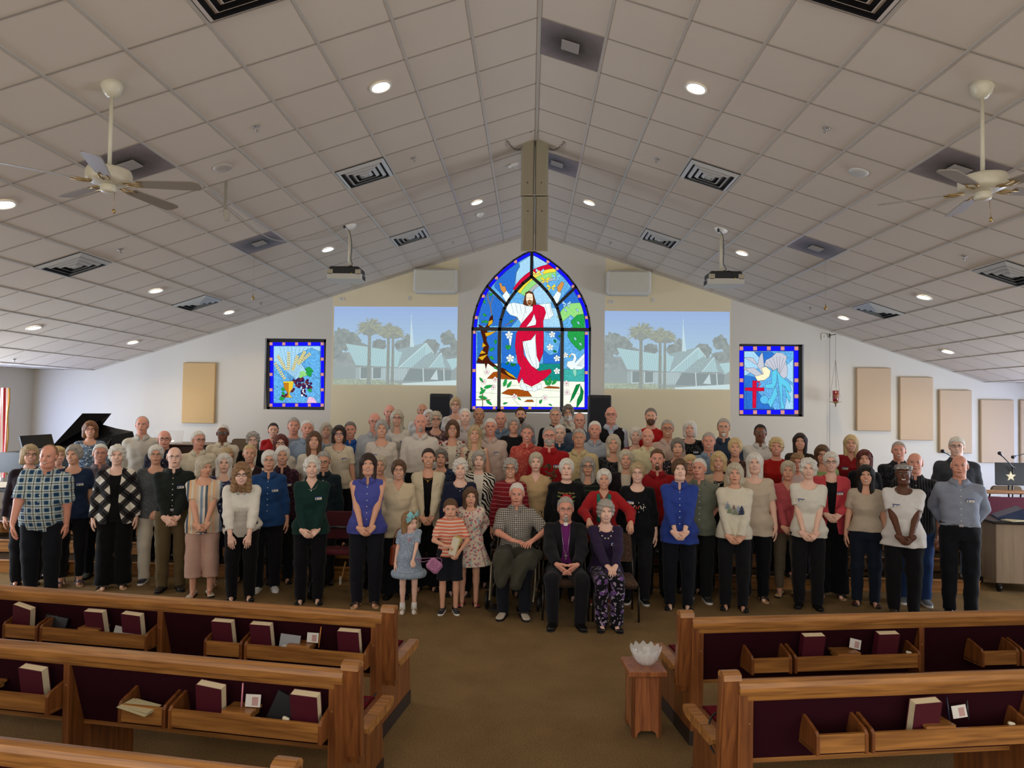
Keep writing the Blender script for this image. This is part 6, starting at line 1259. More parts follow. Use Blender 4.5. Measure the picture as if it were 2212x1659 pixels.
class Fig:
    """joint positions of one figure in its own frame: face towards -y, z up, feet on 0"""
    def __init__(s, H, sex, fat=1.0, lean=(0, 0), arms='clasp', head=(0, 0, 0), seat=None, seed=0, child=False, hscale=1.0, stance=0.0):
        k = s.k = H/1.75; s.H = H; s.sex = sex; s.fat = fat; s.seed = seed; s.seat = seat; s.child = child
        s.hk = (1.0 if sex == 'm' else .965)*hscale*(k**.35)
        hh = .238*s.hk; s.lean = lean; s.R = Rx(lean[1]) @ Ry(lean[0])
        s.piv = Vector((0, 0, .93*k)) if seat is None else Vector((0, seat[1], seat[0]+.09*k))
        s.drop = 0 if seat is None else (.93*k-s.piv.z)
        s.wide = (1+(fat-1)*.9)
        T_ = s.T
        s.neck = T_((0, .012*k, 1.46*k)); s.hz = H-.119*s.hk*1.0
        base = T_((0, .0, s.hz)); hy, hp, hr = head
        s.HR = Rz(hy) @ Rx(hp) @ Ry(hr); s.hd = Head(base+Vector((0, -.012, 0)), s.hk, s.HR, 1+(fat-1)*.45)
        sw = (.168 if sex == 'm' else .146)*k*(1+(fat-1)*.35)
        if child: sw = .150*k
        s.sh = [T_((q*sw, .008*k, (1.378 if sex == 'm' else 1.393)*k)) for q in (-1, 1)]
        ua, fa = .285*k, .245*k
        A = {'clasp': ((.045, -.235, .93), (.6, .5, -.5)), 'claspl': ((.05, -.20, .84), (.6, .45, -.3)), 'hold': ((.05, -.26, 1.03), (.7, .4, -.6)), 'down': ((.240, -.02, .80), (.5, 1, 0)), 'back': ((.12, .15, .95), (.8, .9, 0)),
             'knee': ((.075, -.30, .98), (1, .2, 0))}
        arms = arms.split('+') if isinstance(arms, str) else arms
        if len(arms) == 1: arms = arms*2
        s.arm = arms; s.el, s.wr = [], []
        for i, q in enumerate((-1, 1)):
            am = arms[i]
            if isinstance(am, tuple): w_, h_ = Vector(am[0]), Vector(am[1])
            else:
                w_, h_ = A[am]; w_ = T_((q*(w_[0]*k+(.03 if am in ('clasp', 'hold', 'claspl') else .05*(am == 'down'))*(fat-1)), w_[1]*k-(0.10*(fat-1) if am in ('clasp', 'hold', 'claspl') else 0), w_[2]*k)); h_ = Vector((q*h_[0], h_[1], h_[2]))
            e, w2 = ik(s.sh[i], w_, ua, fa, h_); s.el.append(e); s.wr.append(w2)
        s.hip, s.kn, s.an = [], [], []; lw = .092*k*(1+(fat-1)*.4)
        for i, q in enumerate((-1, 1)):
            if seat is None:
                st = .10*k+stance; s.hip.append(Vector((q*lw, .0, .90*k))); s.kn.append(Vector((q*(lw+.006), -.012*k, .49*k))); s.an.append(Vector((q*max(lw*.95, st), .018*k, .085*k)))
            else:
                kx, ky, fy = seat[2], seat[3], seat[4]; s.hip.append(Vector((q*lw, seat[1], seat[0]+.075*k))); s.kn.append(Vector((q*kx, ky, seat[0]+.075*k))); s.an.append(Vector((q*kx*.9, fy, .085*k)))
    def T(s, p):
        """a point of the upright torso carried through lean and seating"""
        p = Vector(p); k = s.k; pv = Vector((0, 0, .93*k))
        if s.child: p.z = pv.z+(p.z-pv.z)*.93
        return s.piv+s.R @ (p-pv)
    def torso(s, fd, off, z0, z1, flare=0.0, wr=0.0, k_=.02, mode='u', yoff=0.0, belly=0.0):
        """torso tube from height z0 to z1 of the upright figure"""
        k = s.k; rows = PROF['m' if s.child else s.sex]; Ri = np3(s.R).T; pv = np.array(s.piv); fat = s.fat; r_ = rnd((s.seed, 'w', off)); ph = [r_.random()*6.28 for _ in range(6)]
        zz = np.linspace(z0, z1, 60); cw = .93 if s.child else 1.0
        W = np.array([prof_at(rows, z/k, 1) for z in zz])*k*cw; D = np.array([prof_at(rows, z/k, 2) for z in zz])*k; C = np.array([prof_at(rows, z/k, 3) for z in zz])*k
        ft = np.clip((1.40-zz/k)/.25, 0, 1); W = W*(1+(fat-1)*.55*ft); bel = np.exp(-((zz/k-1.06)/.15)**2); D = D*(1+(fat-1)*.55*ft); C = C-(fat-1)*.10*k*bel
        D = D+(fat-1)*.06*k*bel
        fl = np.clip((1.05*k-zz)/(1.05*k-min(z0, .95*k)+1e-6), 0, 1)*flare; W = W+off+fl; D = D+off+fl*.7
        def fn(X, Y, Z):
            dx, dy, dz = X-pv[0], Y-pv[1], Z-pv[2]; x = Ri[0][0]*dx+Ri[0][1]*dy+Ri[0][2]*dz; y = Ri[1][0]*dx+Ri[1][1]*dy+Ri[1][2]*dz; z = Ri[2][0]*dx+Ri[2][1]*dy+Ri[2][2]*dz+.93*k
            x, y, z = np.broadcast_arrays(x, y, z)
            w = np.interp(z, zz, W); d = np.interp(z, zz, D); c = np.interp(z, zz, C); q = np.sqrt((x/w)**2+((y-c-yoff)/d)**2); r = (q-1)*np.minimum(w, d)
            if wr:
                r = r+wr*(np.sin(9*z+24*x+ph[0])*np.sin(17*x+ph[1]-7*z)+.5*np.sin(34*z-15*x+ph[2]+2*np.sin(11*x+ph[3]))+.35*np.sin(46*x+ph[4]+12*z))
            return np.maximum(r, np.maximum(z0-z, z-z1)).astype(f32)
        cs = [np.array(s.T((sx*.32*k*s.wide, sy*.34*k*s.wide, z))) for sx in (-1, 1) for sy in (-1, 1) for z in (z0, z1)]
        fd.op(fn, np.min(cs, 0)-.06, np.max(cs, 0)+.06, k_, mode)
    def inner_legs(s): pass
def body_mesh(g, fine=True, legs=True, skin='L', face='', foot=False, hands=True):
    k = g.k; h = .0052 if fine else .0064; H_ = .017*k+.003
    pts = [g.hd.c+.15, g.hd.c-.15]+[np.array(p) for p in g.el+g.wr+g.sh]+[np.array(p) for p in g.kn+g.an+g.hip]+[np.array((0, -.2*g.wide*k, .9*k)), np.array((0, .2*k, .9*k))]
    lo = np.min(pts, 0)-.11*k; hi = np.max(pts, 0)+.09*k; lo[2] = -.01; c = g.hd.c
    fd = Field(graded(lo[0], hi[0], c[0]-.098, c[0]+.098, h, H_), graded(lo[1], hi[1], c[1]-.125, c[1]+.115, h, H_), graded(lo[2], hi[2], c[2]-.135, c[2]+.13, h, H_))
    g.torso(fd, -.012 if not g.child else -.006, .88*k, 1.47*k, k_=.03)
    fat = g.fat; af = (1+(fat-1)*.7)*(1 if g.sex == 'm' else .88)*(.9 if g.child else 1)
    nk = (.058 if g.sex == 'm' else .048)*k**.6*(1+(fat-1)*.3); fd.cap(g.neck-Vector((0, 0, .03*k)), g.hd.p(0, .012, -.07), nk*1.12, nk, .035)
    g.hd.add(fd, g.sex)
    for i in range(2):
        fd.cap(g.T((0, .012*k, 1.44*k)), g.sh[i], .036*k, .044*k*af, .035*k); fd.cap(g.sh[i], g.el[i], .047*k*af, .041*k*af, .03*k); fd.cap(g.el[i], g.wr[i], .040*k*af, .026*k*(.5+.5*af), .015*k)
        lf = (1+(fat-1)*.5)
        fd.cap(g.hip[i], g.kn[i], .080*k*lf, .052*k*lf, .03*k); fd.cap(g.kn[i], g.an[i], .050*k*lf, .034*k, .02*k); m = g.kn[i].lerp(g.an[i], .3)+Vector((0, .012*k, 0)); fd.ell(m, (.046*k*lf, .05*k*lf, .09*k), .03*k)
        if foot: a = g.an[i]; fd.cap(a+Vector((0, .01, -.05*k)), a+Vector((0, -.13*k, -.062*k)), .030*k, .024*k, .03*k)
    V, Q = nets(fd); B = [(V, Q, 0)]+g.hd.face(face, g.sex)
    if hands:
        for i, q in enumerate((-1, 1)):
            am = g.arm[i]; d = (g.wr[i]-g.el[i]).normalized(); hk = k**.8*(1.02 if g.sex == 'm' else .9); w_ = np.array(g.wr[i])
            if isinstance(am, tuple) and len(am) > 2: tp, dd, pl = am[2], Vector(am[3]), Vector(am[4])
            elif am in ('clasp', 'claspl', 'hold'):
                tp = HAND_CLASP; dd = Vector((-q*.72, -.14-.1*(i == 0), -.62)); pl = Vector((0, .95, -.25)) if i else Vector((-.1, .9, .3)); w_ = w_+np.array((q*.028*k, -.035*(i == 0)*k, 0))
            elif am == 'back': tp = HAND_RELAX; dd = Vector((-q*.8, .1, -.3)); pl = Vector((0, -1, 0))
            else: tp = HAND_RELAX; dd = (d+Vector((0, -.05, -.35))).normalized(); pl = Vector((-q, .25, 0))
            mir = (q > 0)
            # thumb side: forward / up
            Vh, Fh = put_hand(tp, w_, dd, pl, hk, mir); B.append((Vh, Fh, 0))
    return mesh_from('body', B, [skin_mat(skin), M_EYEW, M_IRIS, (M_LIP if g.sex == 'f' else M_LIPM) if skin != 'K' else plain('#6d3a34', .5), M_TEETH, M_DARKLASH, hair_mat('gray')])
def top_mesh(g, off=.016, z0=.88, sleeve=1.0, neck='crew', open_=None, flare=.02, loose=1.0, h=.009, wr=.0045, skirt=None, name='shirt', mats=None, sl_flare=0.0):
    """shirt, jacket or dress as a solid that follows the torso; sleeve 0 none, .3 cap, .5 short, .8 three-quarter, 1 long"""
    k = g.k; pts = [np.array(p) for p in g.el+g.wr+g.sh]; cs = [np.array(g.T((sx*.30*k*g.wide, sy*.27*k*g.wide, z))) for sx in (-1, 1) for sy in (-1, 1) for z in (min(z0, .9)*k if g.seat is None else .86*k, 1.5*k)]
    lo = np.min(pts+cs, 0)-.09; hi = np.max(pts+cs, 0)+.09
    if g.seat is None: lo[2] = min(lo[2], z0*k-.03)
    if skirt: lo = np.minimum(lo, (-skirt[1]-.03, -skirt[1]-.03, skirt[0]-.03)); hi = np.maximum(hi, (skirt[1]+.03, skirt[1]+.03, 0))
    fd = Field(*[rng(lo[i], hi[i], h*max(k, .75)) for i in range(3)]); r_ = rnd((g.seed, name)); ph = [r_.random()*6.28 for _ in range(6)]
    g.torso(fd, off, z0*k, 1.475*k, flare=flare, wr=wr, k_=0)
    fat = g.fat; af = (1+(fat-1)*.7)*(1 if g.sex == 'm' else .9)*(.92 if g.child else 1)*loose
    for i, q in enumerate((-1, 1)):
        S_, E_, W_ = g.sh[i], g.el[i], g.wr[i]
        fd.cap(g.T((q*.03*k, .012*k, 1.435*k)), S_, .032*k+off*.5, .044*k*af+off*.7, .03*k)
        if sleeve > 0:
            if sleeve <= .55: t = sleeve/.55; C1 = S_.lerp(E_, t*.92); fd.cap(S_, C1, .046*k*af+off*.9, (.047*k*af+off+sl_flare), .025*k); cutp, dr = C1, (E_-S_).normalized()
            else:
                t = (sleeve-.55)/.45; C1 = E_.lerp(W_, .15+.83*t); fd.cap(S_, E_, .046*k*af+off*.9, .042*k*af+off, .025*k)
                fd.cap(E_, C1, .043*k*af+off, (.030*k*af+off*.8+sl_flare), .02*k); cutp, dr = C1, (W_-E_).normalized()
            c_, d_ = np.array(cutp), np.array(dr); R0 = .095*k+sl_flare
            if True:                                # flat cuff
                def cf(X, Y, Z):
                    a = (X-c_[0])*d_[0]+(Y-c_[1])*d_[1]+(Z-c_[2])*d_[2]; rr = np.sqrt((X-c_[0])**2+(Y-c_[1])**2+(Z-c_[2])**2)-R0; return np.maximum(-a, rr)
                tor = fd.F.copy(); base = Field(*fd.ax); g.torso(base, off, z0*k, 1.475*k, flare=flare, wr=wr, k_=0); fd.op(cf, c_-R0, c_+R0, 0, 's'); fd.F = np.minimum(fd.F, base.F); 
        else:
            p_ = np.array(S_+Vector((q*.035*k, 0, 0)))
            n_ = np.array((q*.93, 0, .18))
            def cf(X, Y, Z): return -((X-p_[0])*n_[0]+(Y-p_[1])*n_[1]+(Z-p_[2])*n_[2]-(-.012*k))
            fd.op(lambda X, Y, Z: np.maximum(cf(X, Y, Z), np.sqrt((X-p_[0])**2+(Y-p_[1])**2+(Z-p_[2])**2)-.16*k), p_-.17*k, p_+.17*k, .01, 's')
    def wrn(X, Y, Z): return (wr*.8)*(np.sin(38*Z+22*X+ph[0]+9*Y)*np.sin(21*Y+13*X+ph[1])+.5*np.sin(61*Z+ph[2]-20*X))
    sl, P = fd.sub(lo-1, hi+1); fd.F[sl] += wrn(*P).astype(f32)
    if skirt:                                       # dress skirt continuing down
        zb, wb = skirt; a0 = .0; zt = 1.02*k
        def sk(X, Y, Z):
            t = np.clip((zt-Z)/(zt-zb), 0, 1); an = np.arctan2(X, -Y); w_ = .145*k*g.wide+(wb-.145*k)*t; d_ = .105*k*g.wide+(wb*.8-.105*k)*t; w_ = w_*(1+.05*t*np.sin(13*an+ph[3])+.03*t*np.sin(23*an+ph[4]))
            return np.maximum((np.sqrt((X/w_)**2+(Y/d_)**2)-1)*np.minimum(w_, d_), np.maximum(zb-Z, Z-zt))
        fd.op(sk, (-.5, -.5, zb-.02), (.5, .5, zt+.02), .02)
    nc = np.array(g.T((0, -.01*k, 1.485*k)))
    if neck == 'crew': fd.ell(nc, (.078*k, .085*k, .045*k), .004, 's', g.R)
    elif neck == 'scoop': fd.ell(np.array(g.T((0, -.045*k, 1.47*k))), (.098*k, .10*k, .085*k), .004, 's', g.R)
    elif neck in ('v', 'vdeep', 'collar', 'open'):
        fd.ell(nc, (.068*k, .080*k, .045*k), .004, 's', g.R); dp = {'v': .10, 'vdeep': .17, 'collar': .045, 'open': .08}[neck]*k; hw = {'v': .062, 'vdeep': .07, 'collar': .03, 'open': .045}[neck]*k
        Ri = np3(g.R).T; pv = np.array(g.piv)
        def vf(X, Y, Z):
            dx, dy, dz = X-pv[0], Y-pv[1], Z-pv[2]; x, y, z = [Ri[i][0]*dx+Ri[i][1]*dy+Ri[i][2]*dz for i in range(3)]; z = z+.93*k
            return np.maximum(np.abs(x)-hw*np.clip((z-(1.47*k-dp))/dp, -.5, 1.2), y+.0*z)
        fd.op(vf, nc-np.array((.15, .4, .3)), nc+np.array((.15, .12, .1)), .003, 's')
    if open_:                                       # open front: half width at hem, at chest, height where it narrows
        Ri = np3(g.R).T; pv = np.array(g.piv); wb, wt, zw = open_
        def of(X, Y, Z):
            dx, dy, dz = X-pv[0], Y-pv[1], Z-pv[2]; x, y, z = [Ri[i][0]*dx+Ri[i][1]*dy+Ri[i][2]*dz for i in range(3)]; z = z+.93*k
            w_ = np.interp(z, [z0*k, zw*k, 1.40*k, 1.5*k], [wb, wb*.35+.006, wt, wt]); return np.maximum(np.abs(x)-w_, y+.01)
        fd.op(of, lo-1, hi+1, .004, 's')
    V, Q = nets(fd); return mesh_from(name, [(V, Q, 0)], mats, None)
def pants_mesh(g, off=.014, zc=.10, wide=1.0, top=1.02, mats=None, name='trousers', taper=1.0, wr=.005, clip=None):
    k = g.k; pts = [np.array(p) for p in g.hip+g.kn+g.an]; lo = np.min(pts, 0)-.17*k*g.wide; hi = np.max(pts, 0)+.17*k*g.wide; lo[2] = max(0.005, zc*k-.02) if g.seat is None else .02
    hi[2] = g.T((0, 0, top*k)).z+.05; h = .0145*max(k, .75); fd = Field(*[rng(lo[i], hi[i], h) for i in range(3)]); r_ = rnd((g.seed, name)); ph = [r_.random()*6.28 for _ in range(6)]
    g.torso(fd, off*.7, .84*k, top*k, wr=0, k_=0); lf = 1+(g.fat-1)*.6
    for i in range(2):
        H_, K_, A_ = g.hip[i], g.kn[i], g.an[i]; fd.cap(H_, K_, .086*k*lf+off*.6, (.062*k*lf+off)*(.5+.5*wide), .035*k); fd.cap(K_, A_+Vector((0, 0, -.01)), (.062*k*lf+off)*(.5+.5*wide), (.048*k+off)*wide*taper, .02*k)
    sl, P = fd.sub(lo-1, hi+1); X, Y, Z = P; fd.F[sl] += (wr*(np.sin(30*Z+14*X+ph[0]+16*Y)*np.sin(19*X+ph[1]-6*Z)+.5*np.sin(52*X+ph[2])*np.sin(9*Z+ph[3]))).astype(f32)
    if clip and g.seat is None and g.lean[1] < .4: fd.op(lambda X, Y, Z: Z-clip*k+0*X, lo-1, hi+1, 0, 'i')
    if g.seat is None: fd.op(lambda X, Y, Z: zc*k-Z+0*X, lo-1, hi+1, 0, 'i')
    else:
        for a in g.an: fd.op(lambda X, Y, Z: np.maximum(Z-(zc*k), np.sqrt((X-a.x)**2+(Y-a.y)**2)-.13), (a.x-.14, a.y-.14, -.1), (a.x+.14, a.y+.14, zc*k+.03), 0, 's')
    V, Q = nets(fd); return mesh_from(name, [(V, Q, 0)], mats, None)
def skirt_mesh(g, zb, wb, mats, name='skirt', ruff=.04):
    k = g.k; zt = 1.02*k; fd = Field(rng(-.42*k, .42*k, .014), rng(-.4*k, .4*k, .014), rng(zb-.03, zt+.03, .014)); ph = [rnd((g.seed, 's')).random()*6 for _ in range(3)]
    def sk(X, Y, Z):
        t = np.clip((zt-Z)/(zt-zb), 0, 1); an = np.arctan2(X, -Y); w_ = .155*k*g.wide+(wb-.155*k)*np.minimum(1, t*1.6); d_ = w_*.78*(1+ruff*t*np.sin(11*an+ph[0])); return np.maximum((np.sqrt((X/w_)**2+(Y/d_)**2)-1)*np.minimum(w_, d_), np.maximum(zb-Z, Z-zt))
    fd.op(sk, (-1, -1, -1), (1, 1, 3)); V, Q = nets(fd); return mesh_from(name, [(V, Q, 0)], mats, None)
def collar(g, mat, parent, k_=1.0, stand=False, off=0.0):
    """fold-over shirt collar"""
    k = g.k; n = 26; mb = MB(); V = []
    rows = [(.066, .062, 1.435), (.067, .063, 1.500), (.073, .070, 1.504), (.112, .100, 1.452)] if not stand else [(.060, .056, 1.43), (.058, .056, 1.495), (.064, .061, 1.495), (.067, .064, 1.43)]
    for a_, b_, z in rows:
        for i in range(n+1):
            t = -1+2*i/n; an = t*math.pi*(.90 if stand else .925); x, y = math.sin(an)*a_*k, math.cos(an)*b_*k+.008*k; zz = z*k
            fr = max(0, -math.cos(an)); zz -= fr*.018*k
            if (a_, b_, z) == rows[3] and not stand: zz -= (abs(t)**5)*.030*k; y -= (abs(t)**4)*.012*k
            V.append(g.T((x*(1+off), y*(1+off), zz)))
    F = [(r*(n+1)+i, r*(n+1)+i+1, (r+1)*(n+1)+i+1, (r+1)*(n+1)+i) for r in range(3) for i in range(n)]; m = n+1
    F += [(3*m+i, 3*m+i+1, i+1, i) for i in range(n)]+[(0, m, 2*m, 3*m), (n+3*m, n+2*m, n+m, n)]
    mb.add(V, F, 0, True); return mb.build('collar', mat, parent)
def front_y(g, z, off, x=0.0):
    k = g.k; rows = PROF['m' if g.child else g.sex]; d = prof_at(rows, z/k, 2)*k; c = prof_at(rows, z/k, 3)*k; w = prof_at(rows, z/k, 1)*k; fat = g.fat; bel = math.exp(-((z/k-1.06)/.15)**2); ft = min(1, max(0, (1.40-z/k)/.25))
    d = d*(1+(fat-1)*.55*ft)+(fat-1)*.06*k*bel+off; c = c-(fat-1)*.10*k*bel; w = w*(1+(fat-1)*.55*ft)+off; return c-d*math.sqrt(max(0.0, 1-(x/w)**2))
def on_chest(g, x, z, off): return g.T((x, front_y(g, z, off, x), z))
def badge(g, parent, x=.09, z=1.27, off=.026):
    k = g.k; p = on_chest(g, x*k, z*k, off); q = on_chest(g, (x+.02)*k, z*k, off); t = (q-p).normalized(); up = (g.R @ Vector((0, 0, 1))); n_ = t.cross(up).normalized()
    M = Matrix([[t[i], n_[i], up[i]] for i in range(3)]); mb = MB(); mb.box(p+n_*.006, (.076, .006, .026), M, 0); mb.box(p+n_*.006+up*.0175, (.076, .006, .011), M, 1); mb.box(p+n_*.0096-t*.024, (.014, .002, .016), M, 1)
    mb.box(p+n_*.0096+t*.010+up*.003, (.032, .001, .003), M, 2); mb.box(p+n_*.0096+t*.010-up*.005, (.024, .001, .003), M, 2)
    return mb.build('name_badge', [plain('#e9e4d2', .4), plain('#2c3f8a', .4), plain('#55524a', .5)], parent)
def shoe_mesh(kind, col):
    key = ('shoe', kind, col)
    if key in _MATS: return _MATS[key]
    mb = MB(); L = .28; rows = []; n = 14
    prof = [(.135, .012, .03, .062), (.125, .028, .02, .078), (.08, .036, .018, .088), (.03, .036, .018, .084), (-.03, .040, .018, .066), (-.08, .045, .018, .052), (-.12, .042, .018, .046), (-.145, .026, .02, .038), (-.152, .006, .03, .032)]
    if kind in ('flat', 'sandal'): prof = [(y, w, a, min(b, .052 if y > .0 else .042)) for y, w, a, b in prof]
    V = []
    for y, w_, z0, z1 in prof:
        for i in range(n):
            a = 2*math.pi*i/n; c, s_ = math.cos(a), math.sin(a); V.append((w_*math.copysign(abs(c)**.7, c), y, (z0+z1)/2+(z1-z0)/2*math.copysign(abs(s_)**.8, s_)))
    F = [(r*n+i, r*n+(i+1) % n, (r+1)*n+(i+1) % n, (r+1)*n+i) for r in range(len(prof)-1) for i in range(n)]+[tuple(range(n-1, -1, -1)), tuple(len(V)-n+i for i in range(n))]
    if kind != 'sandal': mb.add(V, [f[::-1] for f in F], 0, True)
    S_ = [(.13, .026), (.08, .038), (.0, .038), (-.08, .047), (-.13, .036), (-.155, .012)]; P2 = [(w_, y) for y, w_ in S_]+[(-w_, y) for y, w_ in reversed(S_)]
    sh = .026 if kind == 'sneaker' else .016; mb.prism(P2, 0, sh, lambda u, v, d: (u, v, d), 1)
    if kind == 'sandal':
        for y0 in (-.09, -.035): mb.tube([(-.045, y0, .012), (-.035, y0, .05), (0, y0-.006, .064), (.035, y0, .05), (.045, y0, .012)], .010, 6)
        mb.tube([(-.036, .07, .02), (-.035, .06, .085), (0, .02, .095), (.035, .06, .085), (.036, .07, .02)], .007, 6)
    if kind == 'sneaker':
        for y0 in (-.055, -.035, -.015): mb.tube([(-.022, y0, .066-(y0+.015)*-.25), (.022, y0, .066-(y0+.015)*-.25)], .003, 5, 1)
    if kind == 'heel': mb.box((0, .10, .03), (.02, .02, .06))
    o = mb.build('shoe', [plain(col, .35 if kind == 'dress' else .6), plain('#e8e6e2' if kind == 'sneaker' else ('#c9a27a' if kind == 'sandal' else '#15120f'), .6)])
    _MATS[key] = o.data; bpy.data.objects.remove(o); return _MATS[key]
def add_shoes(g, root, kind, col, turn=.25):
    me = shoe_mesh(kind, col)
    for i, q in enumerate((-1, 1)):
        o = bpy.data.objects.new('shoe', me); COL.objects.link(o); o.parent = root; a = g.an[i]; s_ = g.k**.8*(1 if g.sex == 'm' else .92)*(1 if not g.child else .9); o.scale = (s_, s_, s_); o.location = (a.x, a.y-.03*g.k, 0); o.rotation_euler = (0, 0, -q*-turn)
def necklace(g, parent, mat, drop=.10, off=.02, pend=True, r=.0022):
    k = g.k; pts = []
    for i in range(17):
        t = -1+2*i/16; x = math.sin(t*math.pi/2)*.075*k; z = (1.47-drop*(1-abs(t)**2.2))*k; y = front_y(g, z, off, x) if abs(t) < .8 else front_y(g, z, off, x)+.02
        pts.append(g.T((x, y-.004, z)))
    mb = MB(); mb.tube(pts, r, 5)
    if pend: mb.ell(pts[8]+Vector((0, -.006, -.016)), (.010, .005, .013), 8, 6)
    return mb.build('necklace', mat, parent)
def buttons(g, parent, z0, z1, n, off, col='#e8e6e0'):
    for i in range(n): z = (z0+(z1-z0)*i/(n-1))*g.k; p = on_chest(g, 0, z, off); mb = MB(); mb.ell(p, (.0065, .004, .0065), 8, 5); mb.build('button', plain(col, .3), parent)
def print_patch(g, parent, shapes, off, name='print'):
    """flat motif on the chest: shapes are (polygon in cm round the chest centre, colour)"""
    mb = MB(); cols = []
    for j, (poly, col) in enumerate(shapes):
        if col not in cols: cols.append(col)
        V = [on_chest(g, x*.01, 1.22*g.k+y*.01, off+.001*j) for x, y in poly]; c = sum((Vector(v) for v in V), Vector())/len(V); V = [c]+V; n = len(poly); mb.add(V, [(0, 1+i, 1+(i+1) % n) for i in range(n)], cols.index(col))
    return mb.build(name, [plain(c, .7) for c in cols], parent)
# ------------------------------------------------------------------ dressing
TOPS = {  # off, hem height, sleeve, neck, flare, looseness
 'tee': dict(off=.016, z0=.86, sleeve=.48, neck='crew'), 'polo': dict(off=.018, z0=.86, sleeve=.5, neck='collar', collar=1), 'shirt': dict(off=.020, z0=.86, sleeve=1, neck='collar', collar=1, btn=1), 'shirts': dict(off=.022, z0=.82, sleeve=.55, neck='collar', collar=1, btn=1),
 'sweater': dict(off=.020, z0=.86, sleeve=1, neck='crew'), 'blouse': dict(off=.018, z0=.84, sleeve=1, neck='scoop', flare=.02), 'blouse34': dict(off=.018, z0=.84, sleeve=.8, neck='scoop', flare=.015), 'blouses': dict(off=.017, z0=.84, sleeve=.42, neck='scoop', flare=.015),
 'vneck': dict(off=.018, z0=.84, sleeve=1, neck='v', flare=.02), 'vnecks': dict(off=.018, z0=.84, sleeve=.48, neck='v', flare=.02), 'cshirt': dict(off=.019, z0=.82, sleeve=.85, neck='open', collar=1, btn=1, flare=.015),
 'sleeveless': dict(off=.016, z0=.84, sleeve=0, neck='open', collar=1, btn=1, flare=.015), 'tank': dict(off=.012, z0=.88, sleeve=0, neck='scoop')}
def build_person(px, top, Y, sex, fat, skin, hair, face, tspec, bspec, arms, shoes, label, yaw=None, head=(0, 0, 0), lean=(0, 0), H=None, bd=0, child=False, fine=None, hpx=None, seat=None, root=None, lvl=None, extra=None, hs=1.0, gl=None, beard=None, belt=None, neckl=None, wide=1.0, hemz=None, group=None):
    p = at_y(px, top, Y); z = level(Y, p[0]) if lvl is None else lvl
    if H is None: H = p[2]-z
    X = p[0]
    base_yaw = math.atan2(X-CX, Y)
    yw = -base_yaw*.85 if yaw is None else yaw
    fine = (Y < 9.3) if fine is None else fine
    g = Fig(H, sex, fat, lean, arms, (-(base_yaw*.15)+head[0], head[1], head[2]), seat, seed=label, child=child, hscale=hs)
    o = empty('person', (0, 0, 0), 0, label=label, cat='person', group=group or 'people gathered for the group photograph')
    # the head, not the feet, lands where it is seen
    off = Rz(yw) @ Vector(g.hd.c); 
    o.location = root if root is not None else (X-off.x, Y-off.y*.5, z); o.rotation_euler = (0, 0, yw)
    kind = tspec[0]; tm = cloth_mat(tspec[1]); c = dict(TOPS[kind.rstrip('!')]); tuck = kind.endswith('!')
    foot = shoes is not None and shoes[0] in ('sandal', 'flat')
    b = body_mesh(g, fine, skin=skin, face=face, foot=foot); b.parent = o
    if hair:
        st, hc = hair; V, Q = hair_mesh(g.hd, st, label, .0054 if fine else .0066)
        if len(V): mesh_from('hair', [(V, Q, 0)], hair_mat(hc), o)
    if beard: V, Q = beard_mesh(g.hd, beard[0]); mesh_from('beard' if beard[0] != 'mustache' else 'mustache', [(V, Q, 0)], hair_mat(beard[1]), o)
    if gl: glasses(g.hd, {'k': M_FRAME, 'w': M_WIRE, 'r': plain('#6e2630', .3), 'b': plain('#2b3a78', .3), 'n': M_FRAME}[gl], o, gl == 'n')
    h = .009 if fine else .0115
    btm = None
    skirt = None
    if bspec and bspec[0] == 'dress': skirt = (bspec[2], bspec[3])
    if hemz: c['z0'] = hemz
    if tuck: c['z0'] = .985
    under = tspec[2] if len(tspec) > 2 else None
    open_ = None; sl = c['sleeve']
    nm = {'tee': 't_shirt', 'polo': 'polo_shirt', 'sweater': 'sweater', 'blouse': 'blouse', 'blouse34': 'blouse', 'blouses': 'blouse', 'vneck': 'sweater', 'vnecks': 'blouse', 'sleeveless': 'blouse', 'tank': 'top'}.get(kind.rstrip('!'), 'shirt')
    if under:                                       # jacket, cardigan or vest over something else
        um = cloth_mat(under[1]); uc = dict(TOPS[under[0]]); usl = 1 if tspec[3] == 'vest' else uc['sleeve']*0+.3
        u = top_mesh(g, .009, .86, usl, uc['neck'], None, 0, 1.0, h, .002, mats=um, name='shirt'); u.parent = o
        if uc.get('collar'): collar(g, um, u, off=.06)
        open_ = {'vest': (.0, .05, 1.22), 'blazer': (.075, .062, 1.02), 'cardigan': (.085, .062, 1.06), 'suit': (.11, .055, 1.10)}[tspec[3]]
        if tspec[3] == 'vest': t = top_mesh(g, .022, .92, 0, 'vdeep', None, 0, 1.0, h, .003, mats=tm, name='vest')
        else: t = top_mesh(g, .024, {'blazer': .80, 'cardigan': .80, 'suit': .78}[tspec[3]] if not hemz else hemz, sl, 'crew', open_, .02, 1.06, h, .005, mats=tm, name='jacket' if tspec[3] != 'cardigan' else 'cardigan')
        offb = .028
        if tspec[3] in ('blazer', 'suit'): lapels(g, tm, t, open_, .030)
    else:
        t = top_mesh(g, c['off'], c['z0'], sl, c['neck'], None, (c.get('flare', .010)+.005+.03*max(0, fat-1)) if not tuck else 0, .86 if child else 1.0, h, .0045, skirt, 'dress' if skirt else nm, tm, c.get('slf', 0)); offb = c['off']+.004
        if c.get('collar'): collar(g, tm, t)
        if c.get('btn') and fine: buttons(g, t, 1.02 if not tuck else 1.05, 1.38, 6, c['off']+.006)
    t.parent = o
